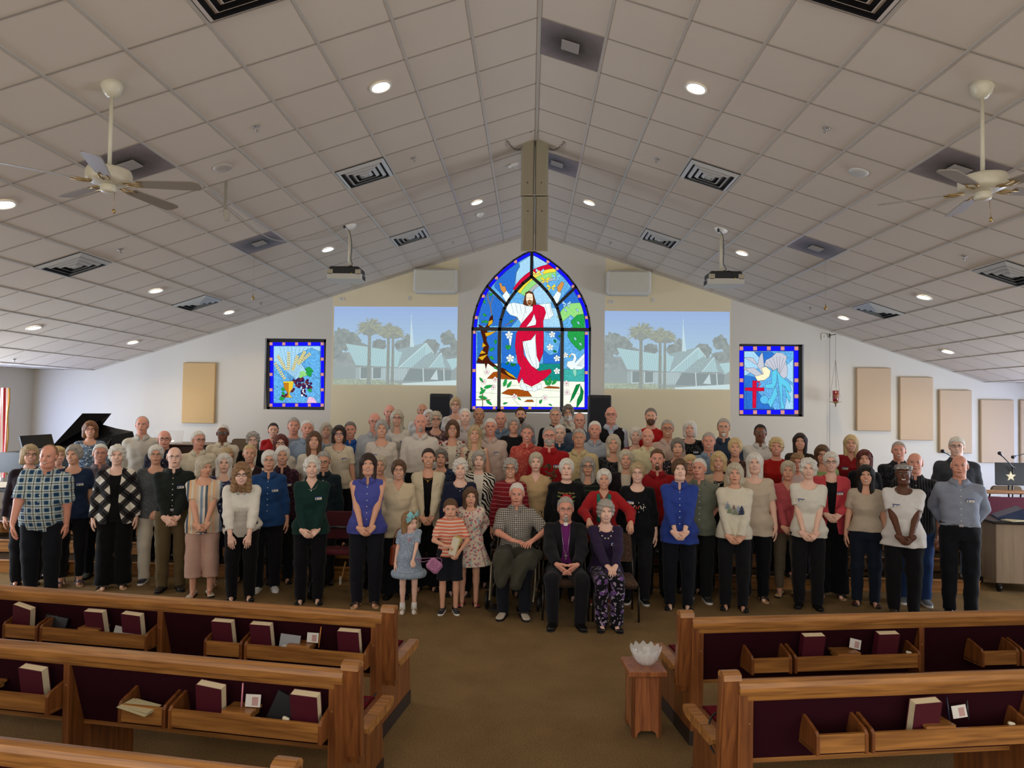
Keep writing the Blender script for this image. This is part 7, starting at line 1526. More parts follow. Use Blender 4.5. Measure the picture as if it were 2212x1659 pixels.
    if bspec:
        bm = cloth_mat(bspec[1])
        if bspec[0] in ('pants', 'wide', 'crop', 'jeans', 'slim'):
            w_, zc, tp = {'pants': (1.05, .035, 1), 'jeans': (1.0, .04, 1), 'wide': (1.35, .05, 1.25), 'crop': (1.35, .24, 1.25), 'slim': (.82, .10, .9)}[bspec[0]]
            btm = pants_mesh(g, .014, zc, w_*wide, 1.03, bm, taper=tp, clip=None if tuck else (c['z0'] if not under else .82)+.05); btm.parent = o
        elif bspec[0] == 'shorts': btm = pants_mesh(g, .02, .50, 1.25, 1.02, bm, 'shorts'); btm.parent = o
        elif bspec[0] == 'skirt': skirt_mesh(g, bspec[2], bspec[3], bm).parent = o
    if belt and btm:
        mb = MB(); pts = []
        for i in range(36):
            a = 2*math.pi*i/36; rows = PROF[sex]; kk = g.k; z_ = 1.0*kk; W = prof_at(rows, 1.0, 1)*kk; D = prof_at(rows, 1.0, 2)*kk; W *= (1+(fat-1)*.55); bel = math.exp(-((1.0-1.06)/.15)**2); D = D*(1+(fat-1)*.55)+(fat-1)*.06*kk*bel; C = -(fat-1)*.1*kk*bel
            pts.append(g.T(((W+.016)*math.sin(a), C-(D+.016)*math.cos(a), z_)))
        for zz in (-.010, 0, .010): mb.tube([q+Vector((0, 0, zz)) for q in pts], .0075, 6, closed=True)
        mb.box(pts[0]+Vector((0, -.010, 0)), (.045, .008, .034), None, 1, .003); mb.build('belt', [plain(belt, .4), M_SILVER], btm)
    if shoes: add_shoes(g, o, *shoes)
    if bd: badge(g, t, x=.085 if bd == 1 else -.085, off=offb+.003)
    if neckl: necklace(g, t, neckl if not isinstance(neckl, str) else plain(neckl, .4), off=offb*.6)
    if extra: extra(g, o, t, btm)
    return o, g
def lapels(g, mat, parent, open_, off):
    k = g.k; mb = MB(); wb, wt, zw = open_
    for q in (-1, 1):
        rows = []
        for z, wi, wo in ((1.455, .062, .085), (1.40, wt+.004, wt+.058), (1.33, wt*.9, wt+.062), (1.31, wt*.86, wt+.036), (1.20, wt*.72, wt+.012), (1.10, wt*.5+.012, wt*.5+.022)):
            rows.append((g.T((q*wi*k, front_y(g, z*k, off, wi*k)-.004, z*k)), g.T((q*wo*k, front_y(g, z*k, off, wo*k)-.008, z*k))))
        V = [p for r in rows for p in r]; V2 = [v+Vector((0, .006, 0)) for v in V]; n = len(rows)
        F = [(2*i, 2*i+1, 2*i+3, 2*i+2) for i in range(n-1)]; F2 = [tuple(x+2*n for x in f[::-1]) for f in F]
        E_ = [(2*i+1, 2*i+3, 2*i+3+2*n, 2*i+1+2*n) for i in range(n-1)]; mb.add(V+V2, F+F2+E_, 0)
    return mb.build('lapels', mat, parent)
# ------------------------------------------------------------------ the people, from left to right and back to front
BLK, NVY = '#121217', '#181c2c'
def bp(*a, **k): return build_person(*a, **k)
DR, SN, SA, FL = ('dress', '#141210'), ('sneaker', '#2a2a2e'), ('sandal', '#17120f'), ('flat', '#121012')
PEOPLE = [
# px, top, Y, sex, fat, skin, hair, face, top, bottom, arms, shoes, label, extras
(66, 962, 8.35, 'f', 1.05, 'L', ('bob', 'sand'), 'S', ('sweater', '#241a20'), ('pants', BLK), 'down', FL, 'woman with short blond bob and glasses in dark maroon top, farthest left', dict(gl='k', head=(.15, 0, .05))),
(126, 966, 8.79, 'f', 1.0, 'L', ('fem', 'blond'), 'S', ('sweater', '#cfc8ba'), ('pants', BLK), 'down', FL, 'blond woman in white mostly hidden behind man in blue plaid shirt', dict(head=(.3, 0, 0))),
(161, 962, 8.38, 'f', 1.12, 'M', ('fem', 'gray'), 'S', ('blouses', '#1d2c46'), ('slim', BLK), 'down', ('sandal', '#5a4a58'), 'gray haired woman in navy blue top turned toward plaid shirted man', dict(bd=1, head=(-.45, .05, 0))),
(196, 911, 9.60, 'f', 1.05, 'M', ('bob', 'auburn'), 'S', ('blouse', 'floral:#5f7388,#b9c4cc,#2c3a52'), ('pants', BLK), 'down', FL, 'woman with auburn bob and pink glasses in blue print blouse by piano lid', dict(gl='r')),
(218, 960, 8.79, 'm', 1.12, 'R', ('short', 'white'), 'S', ('shirt', '#6e6368'), ('pants', BLK), 'down', ('dress', '#57564c'), 'older man with glasses in mauve gray shirt behind black and white plaid jacket', dict(gl='w')),
(254, 963.5, 8.29, 'f', 1.08, 'P', ('curly', 'white'), 'S', ('sweater', 'dplaid:#17161a,#4c4a4b,#d8d3c6,#0c0c0e', ('tank', '#0b0b0d'), 'cardigan'), ('wide', '#09090c'), 'down', SA, 'white haired woman in black and white diagonal plaid jacket', dict(hemz=.80)),
(308, 900, 9.50, 'm', 1.08, 'R', ('thin', 'gray'), '', ('shirt', '#c3bdb0'), ('pants', '#2a2724'), 'down', DR, 'tall balding man in light cream button shirt beside the piano lid', dict(head=(-.15, 0, 0))),
(356, 930, 9.24, 'm', 1.05, 'R', ('side', 'white'), '', ('shirt', 'print:#221f2c,#4a4a5c'), ('pants', BLK), 'down', DR, 'bald man in glasses and dark patterned shirt behind woman in gray sweater', dict(gl='k')),
(338, 963, 8.60, 'f', 1.1, 'M', ('fem', 'white'), '', ('blouse34', 'dots:#4c4f52,#8b8d8c'), ('pants', '#c9bfae'), 'down+clasp', ('sneaker', '#1d2230'), 'woman with short white hair in gray knit sweater and cream trousers', dict(gl='w')),
(378, 966, 8.25, 'm', 1.08, 'P', ('side', 'white'), '', ('shirt!', '#1b211f'), ('pants', '#5c4d33'), 'clasp', ('dress', '#2d2620'), 'bald man in wire glasses, dark green shirt and tan trousers', dict(gl='w', bd=1, belt='#33241a')),
(430, 932, 9.19, 'm', 1.05, 'R', ('short', 'white'), '', ('polo', '#d8cdb4'), ('pants', '#2c2a2a'), 'down', DR, 'white haired man in glasses and cream shirt facing right near the organ', dict(gl='k', head=(.35, 0, 0))),
(482, 918, 9.58, 'm', 1.0, 'D', ('short', 'white'), '', ('shirt', '#dacfb8'), ('pants', BLK), 'down', DR, 'dark skinned man with white hair and tinted glasses in cream shirt', dict(gl='n')),
(443, 987, 8.04, 'f', 1.12, 'M', ('bob', 'grayblond'), 'g', ('blouses', 'vmulti:#d8b08c,#ccb9a6,#d9cfc0,#7d93ad,#e0d6c6,#4f6070,#e0b88e,#d7cdbc'), ('crop', '#c4a090'), 'clasp', ('flat', '#cbbfa8'), 'woman in pastel striped top and pink cropped trousers looking down', dict(head=(.5, .2, 0), hemz=.80)),
(485, 981, 8.44, 'f', 1.05, 'P', ('shoulder', 'white'), '', ('blouses', 'floral:#262c4c,#9aa0b8,#5a5f86'), ('skirt', '#15172a', .52, .22), 'down', ('sandal', '#c0a890'), 'woman with chin length white hair in navy floral top, dark skirt', dict()),
(492, 968, 9.01, 'f', 1.0, 'M', ('long', 'sand'), '', ('sweater', '#4a3a34'), ('pants', BLK), 'down', FL, 'woman with long light brown hair, face half hidden behind white haired woman', dict(head=(.5, .1, 0))),
(547, 934.5, 9.46, 'f', 1.1, 'P', ('curly', 'gray'), '', ('sweater', '#131316', ('tee', '#d8d0bc'), 'cardigan'), ('pants', BLK), 'down', FL, 'gray curly haired woman in glasses with black cardigan over cream top', dict(gl='w')),
(540, 961, 8.79, 'f', 1.0, 'M', ('tied', 'blond'), 'S', ('vneck', '#2c1a20', ('tee', '#ddd6c8'), 'vest'), ('pants', BLK), 'down', FL, 'smiling woman with tied back blond hair in dark maroon sweater', dict()),
(591, 914, 10.12, 'f', .95, 'L', ('tied', 'dbrown'), 'S', ('vneck', '#a81c20'), ('pants', BLK), 'down', FL, 'woman with dark hair tied back in red v-neck top, back row left', dict()),
(607, 939.5, 9.17, 'f', 1.0, 'L', ('long', 'redbrown'), '', ('blouses', '#c9c2b4'), ('pants', BLK), 'down', FL, 'woman with long reddish brown hair, bangs and glasses beside woman in red', dict(gl='k')),
(635, 903, 9.79, 'm', 1.08, 'R', ('short', 'gray'), '', ('tee', '#878d98'), ('pants', '#2a2c34'), 'down', SN, 'gray haired man in gray t-shirt, back row left of man in pale blue shirt', dict()),
(665, 908, 9.50, 'm', 1.1, 'R', ('short', 'white'), '', ('shirt', '#8fa0b4'), ('pants', '#2a2c34'), 'down', DR, 'white haired man in pale blue shirt beside man in gray t-shirt', dict()),
(679, 933, 9.03, 'f', 1.02, 'M', ('long', 'brown'), 'S', ('blouses', '#d6cfc0'), ('pants', BLK), 'down', FL, 'woman with long brown hair and round earrings in cream short sleeved top', dict()),
(582, 974.5, 8.32, 'f', 1.12, 'M', ('fem', 'white'), '', ('cshirt', '#1f4272'), ('pants', BLK), 'down', ('sneaker', '#d8d8d8'), 'woman with short white hair and glasses in bright blue button shirt', dict(gl='w', bd=1)),
(611, 965, 8.71, 'f', 1.0, 'M', ('fem', 'white'), 'S', ('cshirt', 'floral:#2b1722,#5a2c3c,#3a2436'), ('pants', BLK), 'down', FL, 'white haired woman in dark maroon blouse behind woman in blue shirt', dict(bd=1)),
(675, 987.5, 7.85, 'f', 1.12, 'P', ('wavy', 'white'), 'S', ('vneck', '#12302c'), ('pants', '#0d0d12'), 'claspl', FL, 'woman with wavy white hair in dark green bell sleeved sweater', dict(bd=1, neckl=M_SILVER)),
(700, 976, 8.70, 'm', 1.0, 'M', ('short', 'gray'), '', ('shirt', '#16232a'), ('pants', BLK), 'down', DR, 'gray haired man in dark jacket with glasses behind woman in green sweater', dict(gl='k', head=(-.1, .15, 0))),
(705, 914, 10.03, 'f', .98, 'M', ('shoulder', 'grayblond'), 'S', ('blouses', 'thinh:#b9b8b6,#20202c'), ('pants', BLK), 'down', FL, 'woman with gray blond hair in striped top, back row left of curly brown bob', dict()),
(733, 920.5, 9.37, 'f', 1.08, 'M', ('bob', 'dbrown'), 'S', ('blouses', 'lace:#cfc3ab,#e0d6c2'), ('pants', '#0f0f14'), 'down', FL, 'woman with short dark hair, blue glasses and cream lace top with long necklace', dict(gl='b', bd=1, neckl='#2a2a34')),
(757, 912, 9.79, 'm', 1.1, 'R', ('short', 'dgray'), 'S', ('polo', '#2c5aa6'), ('pants', BLK), 'down', DR, 'man with dark gray hair in royal blue polo shirt', dict()),
(796, 981, 7.81, 'f', 1.22, 'M', ('long', 'dbrown'), 'S', ('sleeveless', '#4a4f9c'), ('pants', '#16171f'), 'clasp', ('sandal', '#15110f'), 'woman with long dark hair in sleeveless periwinkle blue blouse', dict()),
(821, 986, 8.60, 'f', 1.0, 'M', ('fem', 'grayblond'), '', ('blouses', '#cfc8b8'), ('pants', BLK), 'down', FL, 'thin faced woman with short gray blond hair behind woman in periwinkle blouse', dict()),
(862, 995, 8.16, 'f', 1.08, 'M', ('fem', 'brown'), 'S', ('vneck', '#cbbb9e'), ('wide', '#0f1016'), 'down', ('dress', '#101010'), 'smiling woman in wire glasses and long cream v-neck cardigan', dict(gl='w', hemz=.78)),
(810, 892, 9.71, 'm', 1.0, 'R', ('side', 'white'), '', ('shirt', '#a9acb0'), ('pants', BLK), 'down', DR, 'bald man with glasses in pale gray shirt, back row beside lace bloused woman', dict(gl='w', head=(0, .1, 0))),
(842, 874.6, 10.37, 'm', 1.0, 'R', ('side', 'gray'), '', ('polo', '#7c8796'), ('pants', BLK), 'down', DR, 'bald man in blue gray shirt, rear row left of long blond hair', dict()),
(825, 908.7, 9.35, 'f', 1.08, 'M', ('fem', 'gray'), 'O', ('blouse', 'lace:#c9bfb4,#dcd4c8'), ('pants', BLK), 'down', FL, 'laughing gray haired woman in pale lace blouse', dict(bd=2, neckl=M_SILVER)),
(858, 886.7, 10.03, 'f', 1.0, 'L', ('long', 'grayblond'), 'S', ('blouses', '#d9d4ca'), ('pants', BLK), 'down', FL, 'woman with long straight blond hair and glasses in white top', dict(gl='k', bd=1)),
(909, 894, 9.39, 'm', 1.1, 'R', ('side', 'gray'), 'S', ('shirt!', '#d2cac0'), ('pants', '#121218'), 'down', DR, 'tall bald man with gray goatee in white shirt', dict(beard=('goatee', 'gray'))),
(913, 872.5, 10.96, 'm', 1.0, 'T', ('side', 'dgray'), '', ('shirt', '#cfcac2'), ('pants', BLK), 'down', DR, 'bald man in white shirt, rear row directly behind goateed man', dict()),
(926, 886, 10.61, 'f', 1.0, 'P', ('fem', 'white'), '', ('sweater', '#1a1a22'), ('pants', BLK), 'down', FL, 'white haired woman mostly hidden behind the goateed man', dict()),
(942, 890.6, 10.21, 'f', 1.08, 'L', ('curly', 'grayblond'), 'S', ('blouses', 'floral:#5c4848,#a08484,#3a3038'), ('pants', BLK), 'down', FL, 'woman with curly blond gray hair and round glasses in brown print top', dict(gl='k')),
(984, 859.6, 10.81, 'f', 1.0, 'L', ('fem', 'sand'), 'S', ('blouses', '#d8d2c8'), ('pants', BLK), 'down', FL, 'blond woman with glasses and dangling earrings, highest head at the back', dict(gl='k')),
(1005, 883, 10.03, 'm', 1.05, 'P', ('short', 'white'), 'S', ('shirt', '#ccc4c2'), ('pants', BLK), 'down', DR, 'white haired man in pale shirt under the arched window left corner', dict()),
(1035, 880, 10.46, 'm', 1.0, 'T', ('side', 'dgray'), '', ('shirt', '#cbc3b0'), ('pants', BLK), 'down', DR, 'balding man in cream shirt, rear row under the arched window', dict()),
(978, 908.7, 9.63, 'f', 1.1, 'M', ('bob', 'brown'), 'S', ('sweater', 'bigfloral:#cfc4b8,#8c2430,#5a5048,#38302e', ('tank', '#d9d0bd'), 'cardigan'), ('pants', BLK), 'down', FL, 'woman with brown bob and red flowered cardigan over cream top', dict(gl='w')),
(1026, 920, 9.35, 'f', 1.02, 'M', ('long', 'sand'), 'S', ('tank', 'bigfloral:#cfc2a8,#5a4436,#8a7458'), ('dress', '#ffffff', .5, .3), 'down', FL, 'young woman with long blond hair in sleeveless brown and cream dress', dict(lean=(0, 0))),
(1060, 905, 9.72, 'm', 1.12, 'R', ('short', 'white'), 'S', ('shirt', '#c9b4a8'), ('pants', '#2a2624'), 'down', DR, 'stout white haired man in pale pink shirt with name badge', dict(bd=1)),
(1082, 889, 10.19, 'm', 1.05, 'R', ('side', 'white'), '', ('polo', '#6f8296'), ('pants', BLK), 'down', DR, 'bald man in blue gray shirt, rear row behind pink shirted man', dict()),
(1110, 902, 9.83, 'f', 1.05, 'M', ('fem', 'gray'), 'S', ('sweater', '#17171b', ('tee', '#17171b'), 'cardigan'), ('pants', BLK), 'down', FL, 'woman with very short gray hair in black top below arched window', dict()),
(1125, 880.7, 10.50, 'm', 1.0, 'M', ('short', 'dbrown'), 'y', ('polo', '#8a8f98'), ('pants', BLK), 'down', DR, 'young dark haired bearded man, rear row under arched window', dict(beard=('beard', 'dbrown'))),
(926, 969.6, 8.52, 'f', .98, 'M', ('short', 'dbrown'), 'Sy', ('sweater', '#cdc1a6', ('tank', '#0c0c0f'), 'blazer'), ('wide', '#0e0e12'), 'clasp', FL, 'smiling woman with short black hair in cream blazer over black top', dict(neckl=M_GOLD)),
(953, 971, 9.01, 'f', 1.05, 'M', ('fem', 'dgray'), '', ('blouses', 'print:#1b2036,#3c4a66'), ('pants', BLK), 'down', FL, 'woman with short gray hair in navy star top right of cream blazer', dict()),
(995, 993, 8.33, 'f', 1.12, 'P', ('curly', 'white'), 'S', ('blouse34', '#1a2138'), ('pants', BLK), 'down', FL, 'elderly woman with curly white hair in navy top behind children', dict(neckl=M_SILVER)),
(1035, 974.7, 8.75, 'f', 1.12, 'P', ('fem', 'gray'), '', ('sweater', 'zebra:#17161a,#d9d4c6', ('tee', '#d8d2c4'), 'cardigan'), ('pants', '#0e0e12'), 'down', FL, 'gray haired woman in black and white zebra print jacket', dict(hemz=.80)),
(1103, 991.5, 8.38, 'f', 1.05, 'M', ('curly', 'gray'), 'S', ('sweater', 'thinh:#7c1a24,#b08080'), ('pants', BLK), 'down', FL, 'woman with curly gray hair and glasses in red striped sweater behind wheelchair', dict(gl='k')),
(1139, 918.6, 9.46, 'm', 1.05, 'R', ('short', 'dgray'), 'S', ('shirts', 'print:#b5463c,#cf7a68'), ('pants', BLK), 'down', DR, 'man in coral red tropical shirt left of bearded man in red polo', dict()),
(1158, 979, 8.67, 'f', 1.05, 'P', ('fem', 'grayblond'), '', ('vneck', 'dots:#c3a67c,#d8c49c'), ('pants', BLK), 'down', FL, 'woman with short silver hair in tan embroidered top with laced neckline', dict()),
(1187, 922, 9.07, 'm', 1.25, 'R', ('short', 'gray'), 'S', ('polo', '#9a161c'), ('pants', BLK), 'down', DR, 'big man with gray beard and glasses in red polo shirt', dict(gl='k', bd=1, beard=('beard', 'gray'))),
(1209, 918.6, 9.72, 'm', 1.0, 'P', ('short', 'white'), 'S', ('polo', '#2c4058'), ('pants', BLK), 'down', DR, 'smiling white haired man peeking over right shoulder of red polo man', dict()),
(1200, 880.8, 10.31, 'm', 1.1, 'M', ('short', 'gray'), '', ('shirt', '#16181d'), ('pants', BLK), 'down', DR, 'man with glasses in black jacket, rear row below arched window', dict(gl='w')),
(1227, 876.5, 10.66, 'm', 1.0, 'M', ('curly', 'dgray'), '', ('shirt', '#ccc5b6'), ('pants', BLK), 'down', DR, 'curly gray haired man with white beard, rear row below arched window', dict(beard=('beard', 'white'), gl='w')),
(1252, 892, 10.02, 'm', 1.05, 'R', ('thin', 'gray'), 'S', ('shirt', '#4f5c70'), ('pants', BLK), 'down', DR, 'balding man with glasses in blue gray jacket under window right corner', dict(gl='w')),
(1251, 927, 9.09, 'm', 1.08, 'T', ('short', 'gray'), '', ('shirts', 'dots:#c2b083,#5a4838'), ('pants', BLK), 'down', DR, 'tanned gray haired man in tan shirt with small dark prints', dict()),
(1285, 910.6, 9.61, 'm', 1.12, 'R', ('short', 'white'), 'S', ('shirt', 'gingham:#b9bfc6,#8794a6'), ('pants', BLK), 'down', DR, 'stout white haired man in pale blue checked shirt', dict()),
(1320, 879, 10.18, 'm', 1.18, 'R', ('side', 'white'), 'S', ('shirt', '#15161b', ('shirt', '#b9c2d2'), 'vest'), ('pants', BLK), 'down', DR, 'tall bald man with glasses in black vest over light shirt', dict(gl='k')),
(1325, 940, 9.24, 'f', 1.08, 'M', ('shoulder', 'grayblond'), 'S', ('blouse', 'print:#101218,#5a5a58'), ('pants', BLK), 'down', FL, 'woman with ash blond hair in black top with pale lace neckline', dict()),
(1224, 992.5, 8.23, 'f', 1.25, 'P', ('fem', 'white'), '', ('sweater', '#0d0e12'), ('pants', BLK), 'down', FL, 'white haired woman in black sweater with red poinsettia print', dict(extra='poin')),
(1270, 988, 8.70, 'f', 1.0, 'M', ('long', 'gray'), '', ('blouse', 'thinh:#1c2220,#5a6a50'), ('pants', BLK), 'down', FL, 'woman with long gray hair and glasses in dark green striped top', dict(gl='k')),
(1305, 1015, 8.12, 'f', 1.02, 'M', ('fem', 'white'), 'O', ('sweater', '#a51e24', ('vnecks', 'print:#a03028,#1c6a58'), 'cardigan'), ('pants', BLK), 'rest', ('sneaker', '#c04038'), 'smiling white haired woman in red cardigan and green scarf behind seated couple', dict(extra='scarf')),
(1352, 972.6, 8.79, 'f', 1.0, 'M', ('shoulder', 'grayblond'), 'S', ('sweater', '#1a1418', ('tee', '#c9c0b0'), 'blazer'), ('pants', BLK), 'down', FL, 'woman with ash blond bob in dark jacket left of red shirted man', dict()),
(1377, 1001, 8.16, 'f', 1.15, 'P', ('fem', 'sand'), 'S', ('blouse34', '#0e0f13'), ('pants', '#1b1c20'), 'down', ('sneaker', '#101010'), 'woman with short blond hair and glasses in black festive print sweater', dict(gl='w', bd=2, extra='wow')),
(1420, 971, 8.51, 'm', 1.12, 'R', ('short', 'brown'), 'S', ('polo', '#8c141a'), ('pants', BLK), 'down', DR, 'ruddy man with mustache in red embroidered polo shirt', dict(bd=2, beard=('goatee', 'brown'))),
(1373, 924.5, 9.76, 'f', 1.0, 'P', ('fem', 'white'), 'S', ('blouse', '#7c1820'), ('pants', BLK), 'down', FL, 'white haired woman in dark red top beside bald cream shirted man', dict()),
(1399, 925.5, 9.38, 'm', 1.08, 'R', ('side', 'gray'), 'S', ('shirts', '#d3cba6'), ('pants', BLK), 'down', DR, 'balding man in pale yellow short sleeved shirt', dict()),
(1406, 882.4, 10.10, 'm', 1.08, 'M', ('short', 'dgray'), 'y', ('tee', '#b0181c'), ('pants', BLK), 'down', SN, 'young bearded man in bright red t-shirt, back row right', dict(beard=('beard', 'brown'))),
(1442, 908, 9.68, 'm', 1.05, 'T', ('short', 'gray'), 'S', ('shirt', 'gingham:#cbb4a8,#bfa69c'), ('pants', BLK), 'down', DR, 'gray haired man with glasses in pale pink check shirt', dict(gl='k')),
(1490, 909.7, 9.94, 'f', 1.05, 'L', ('bob', 'white'), 'S', ('blouses', 'dots:#131417,#8c8c86'), ('pants', BLK), 'down', FL, 'woman with white blond bob in black dotted blouse, back row right', dict(bd=1)),
(1464, 948, 9.08, 'f', 1.08, 'M', ('fem', 'dgray'), '', ('blouses', 'floral:#1a1a20,#8a7a78,#453c48'), ('pants', BLK), 'down', FL, 'woman with short dark gray hair in black flowered top above blue blouse', dict()),
(1531, 935, 9.34, 'm', 1.12, 'R', ('short', 'gray'), 'S', ('shirt', '#8298ae'), ('pants', BLK), 'down', DR, 'gray haired man in light blue shirt behind bald man in olive shirt', dict()),
(1563, 904.8, 9.69, 'm', 1.1, 'M', ('short', 'gray'), '', ('shirt', '#2f3d50'), ('pants', BLK), 'down', DR, 'man with gray goatee and glasses in dark denim shirt', dict(gl='w', beard=('goatee', 'white'))),
(1468, 993, 7.96, 'f', 1.18, 'P', ('fem', 'brown'), 'S', ('cshirt', '#2c4190'), ('pants', '#11131c'), 'clasp', ('flat', '#15161c'), 'woman with short brown hair in royal blue button blouse', dict(head=(.1, -.05, 0), hemz=.78)),
(1491, 984, 8.70, 'f', 1.0, 'M', ('bob', 'blond'), '', ('blouses', '#2a2226'), ('pants', BLK), 'down', FL, 'woman with blond bangs and red glasses behind bald man in olive shirt', dict(gl='r')),
(1510, 990.7, 8.30, 'm', 1.12, 'R', ('crop', 'white'), '', ('shirts', '#6a6f62'), ('pants', '#18191c'), 'down+back', ('sneaker', '#2a2a2c'), 'bald man in olive green short sleeved shirt behind blue bloused woman', dict(head=(-.25, -.03, 0))),
(1552, 977, 8.70, 'f', 1.05, 'M', ('bob', 'blond'), 'S', ('sweater', 'tweed:#a8967c,#cbbca4', ('tank', '#0f0f12'), 'cardigan'), ('pants', BLK), 'down', FL, 'woman with golden bob and pearl necklace in beige cardigan', dict(neckl='#e8e2d4')),
(1588, 948, 9.00, 'f', 1.0, 'M', ('fem', 'blond'), 'S', ('vneck', 'print:#3a2622,#6a4a40'), ('pants', BLK), 'down', FL, 'woman with short blond hair in brown v-neck top', dict(neckl=M_SILVER)),
(1642, 917, 9.71, 'm', 1.1, 'D', ('crop', 'black'), '', ('shirt', '#d8d6d0'), ('pants', BLK), 'down', DR, 'black man with mustache and glasses in white dress shirt', dict(gl='w', beard=('mustache', 'black'))),
(1677, 946.8, 9.30, 'f', 1.12, 'R', ('curly', 'blond'), 'S', ('tee', '#a01a16'), ('pants', BLK), 'down', FL, 'woman with short curly blond hair in bright red top', dict()),
(1728, 936.6, 9.53, 'f', 1.02, 'M', ('straight', 'dbrown'), 'S', ('blouse', '#3c322c'), ('pants', BLK), 'down', FL, 'woman with long straight dark hair in brown top, back row right', dict()),
(1630, 980, 8.41, 'f', 1.2, 'P', ('shoulder', 'white'), 'S', ('blouses', '#c5b6a2'), ('pants', '#0f1015'), 'down', SA, 'woman with long white hair in sheer cream blouse behind holiday tree sweater', dict(hemz=.78)),
(1587, 1001.7, 7.99, 'f', 1.1, 'M', ('bob', 'grayblond'), '', ('sweater', '#d6cfbc'), ('pants', '#16171b'), 'claspl', ('flat', '#101012'), 'woman with sandy bob in cream sweater printed with small trees', dict(extra='trees')),
(1723, 981, 8.92, 'f', 1.05, 'R', ('curly', 'lbrown'), '', ('tee', '#cbb8b4'), ('pants', BLK), 'down', FL, 'woman with light brown curly hair and glasses hidden between pink sweaters', dict(gl='w')),
(1702, 997.4, 8.57, 'f', 1.05, 'M', ('fem', 'grayblond'), '', ('vneck', '#b5545a'), ('slim', '#6a5e4c'), 'clasp', ('flat', '#b39a6c'), 'woman with short blond gray hair in coral pink sweater and khaki trousers', dict(bd=1)),
(1746, 991.6, 8.11, 'f', 1.05, 'P', ('wavy', 'white'), 'O', ('blouses', '#dcd8cc'), ('pants', '#141519'), 'claspl', ('dress', '#15151a'), 'smiling woman with wavy white hair in plain white short sleeved top', dict(bd=2)),
(1776, 962.7, 9.13, 'f', 1.02, 'M', ('long', 'brown'), '', ('blouse', '#8fae70'), ('pants', BLK), 'down', FL, 'woman with brown hair and glasses in pale green jacket', dict(gl='k', head=(.1, .1, 0))),
(1795, 978, 8.62, 'f', 1.0, 'P', ('fem', 'white'), 'S', ('sweater', '#c2454f', ('tank', '#0e0f12'), 'blazer'), ('wide', '#0d0e12'), 'hold', SA, 'woman with short white hair and glasses in coral pink blazer', dict(gl='k', bd=1, hemz=.78)),
(1838, 940.7, 9.46, 'f', 1.05, 'M', ('long', 'blond'), 'O', ('vnecks', '#8c1a20'), ('pants', BLK), 'down', FL, 'laughing woman with long blond hair in red v-neck, back row right', dict(bd=2)),
(1867, 973, 9.01, 'f', 1.05, 'M', ('shoulder', 'redbrown'), 'S', ('tee', '#17181c'), ('pants', BLK), 'down', FL, 'woman with dark hair and maroon headband in black top', dict(extra='band')),
(1870, 1006, 8.28, 'f', 1.05, 'M', ('long', 'black'), 'S', ('blouses', '#b9ab98'), ('jeans', '#161f2e'), 'down', ('flat', '#4a2a22'), 'woman with long black hair in beige knit top and dark jeans', dict(hemz=.93)),
(1951, 1001.7, 7.91, 'f', 1.25, 'K', ('tied', 'dgray'), 'O', ('blouses', '#dad7d4'), ('pants', '#121216'), 'clasp', ('dress', '#4a4034'), 'black woman with patterned headband in white short sleeved top', dict(bd=2, extra='headband', neckl=M_SILVER, hemz=.80)),
(1941, 954, 9.11, 'm', 1.12, 'R', ('crop', 'gray'), 'S', ('shirts', 'print:#181b22,#4a4c54'), ('pants', BLK), 'down', DR, 'ruddy bald man in dark print shirt behind black woman in white', dict()),
(1976, 978.7, 8.40, 'm', 1.15, 'R', ('side', 'gray'), '', ('shirts', 'vstripe:#16171b,#3c3c3e'), ('jeans', '#27406e'), 'down', ('sneaker', '#6a7078'), 'bald man in dark striped shirt and blue jeans', dict()),
(2066, 944.8, 9.01, 'm', 1.15, 'P', ('boy', 'white'), 'S', ('shirts', '#3c4046'), ('jeans', '#6f88a6'), 'down', ('sneaker', '#2a2a2a'), 'tall man with white bangs and glasses in charcoal shirt near microphone', dict(gl='k')),
(2072, 984, 7.95, 'm', 1.12, 'R', ('side', 'white'), '', ('shirt!', '#8b93a4'), ('pants', '#14161d'), 'back', DR, 'older man in pale blue gray dress shirt and black trousers, farthest right', dict(bd=1, belt='#0d0d0e')),
]
def _poin(g, o, t, b):
    sh = []
    for a in range(9): c, s_ = math.cos(a*.698), math.sin(a*.698); sh.append(([(0, 0), (4*c-1.6*s_, 4*s_+1.6*c), (8.5*c, 5.2*s_), (4*c+1.6*s_, 4*s_-1.6*c)], '#b01a24'))
    for a in (.3, 2.8, 3.6, 5.8): c, s_ = math.cos(a), math.sin(a); sh.append(([(6*c, 4*s_), (9*c-1*s_, 6*s_+c), (12*c, 7*s_), (9*c+s_, 6*s_-c)], '#6a7a3a'))
    sh.append(([(-1, -1), (1, -1), (1, 1), (-1, 1)], '#c9a03a')); sh = [([(x, y+6) for x, y in p], c) for p, c in sh]; print_patch(g, t, sh, .028)
    tx = text_obj('Peace on Earth', .032, plain('#b9a24a', .5)); place_text(tx, t, on_chest(g, 0, 1.345*g.k, .036))
def _wow(g, o, t, b):
    sh = []
    for k, x in enumerate((-5.5, 0, 5.5)): col = ['#d8d4cc', '#c0442c', '#d8d4cc'][k]; sh += [([(x-2.6, 2), (x-1.7, 2), (x-.4, -2), (x-1.4, -2)], col), ([(x+1.7, 2), (x+2.6, 2), (x+1.2, -2), (x+.2, -2)], col)]
    r = rnd(5)
    for i in range(9): a = i*.7; x, y = 9*math.cos(a), 5.5*math.sin(a); sh.append(([(x-.5, y-.5), (x+.5, y-.5), (x+.5, y+.5), (x-.5, y+.5)], '#d8d4cc'))
    print_patch(g, t, sh, .026)
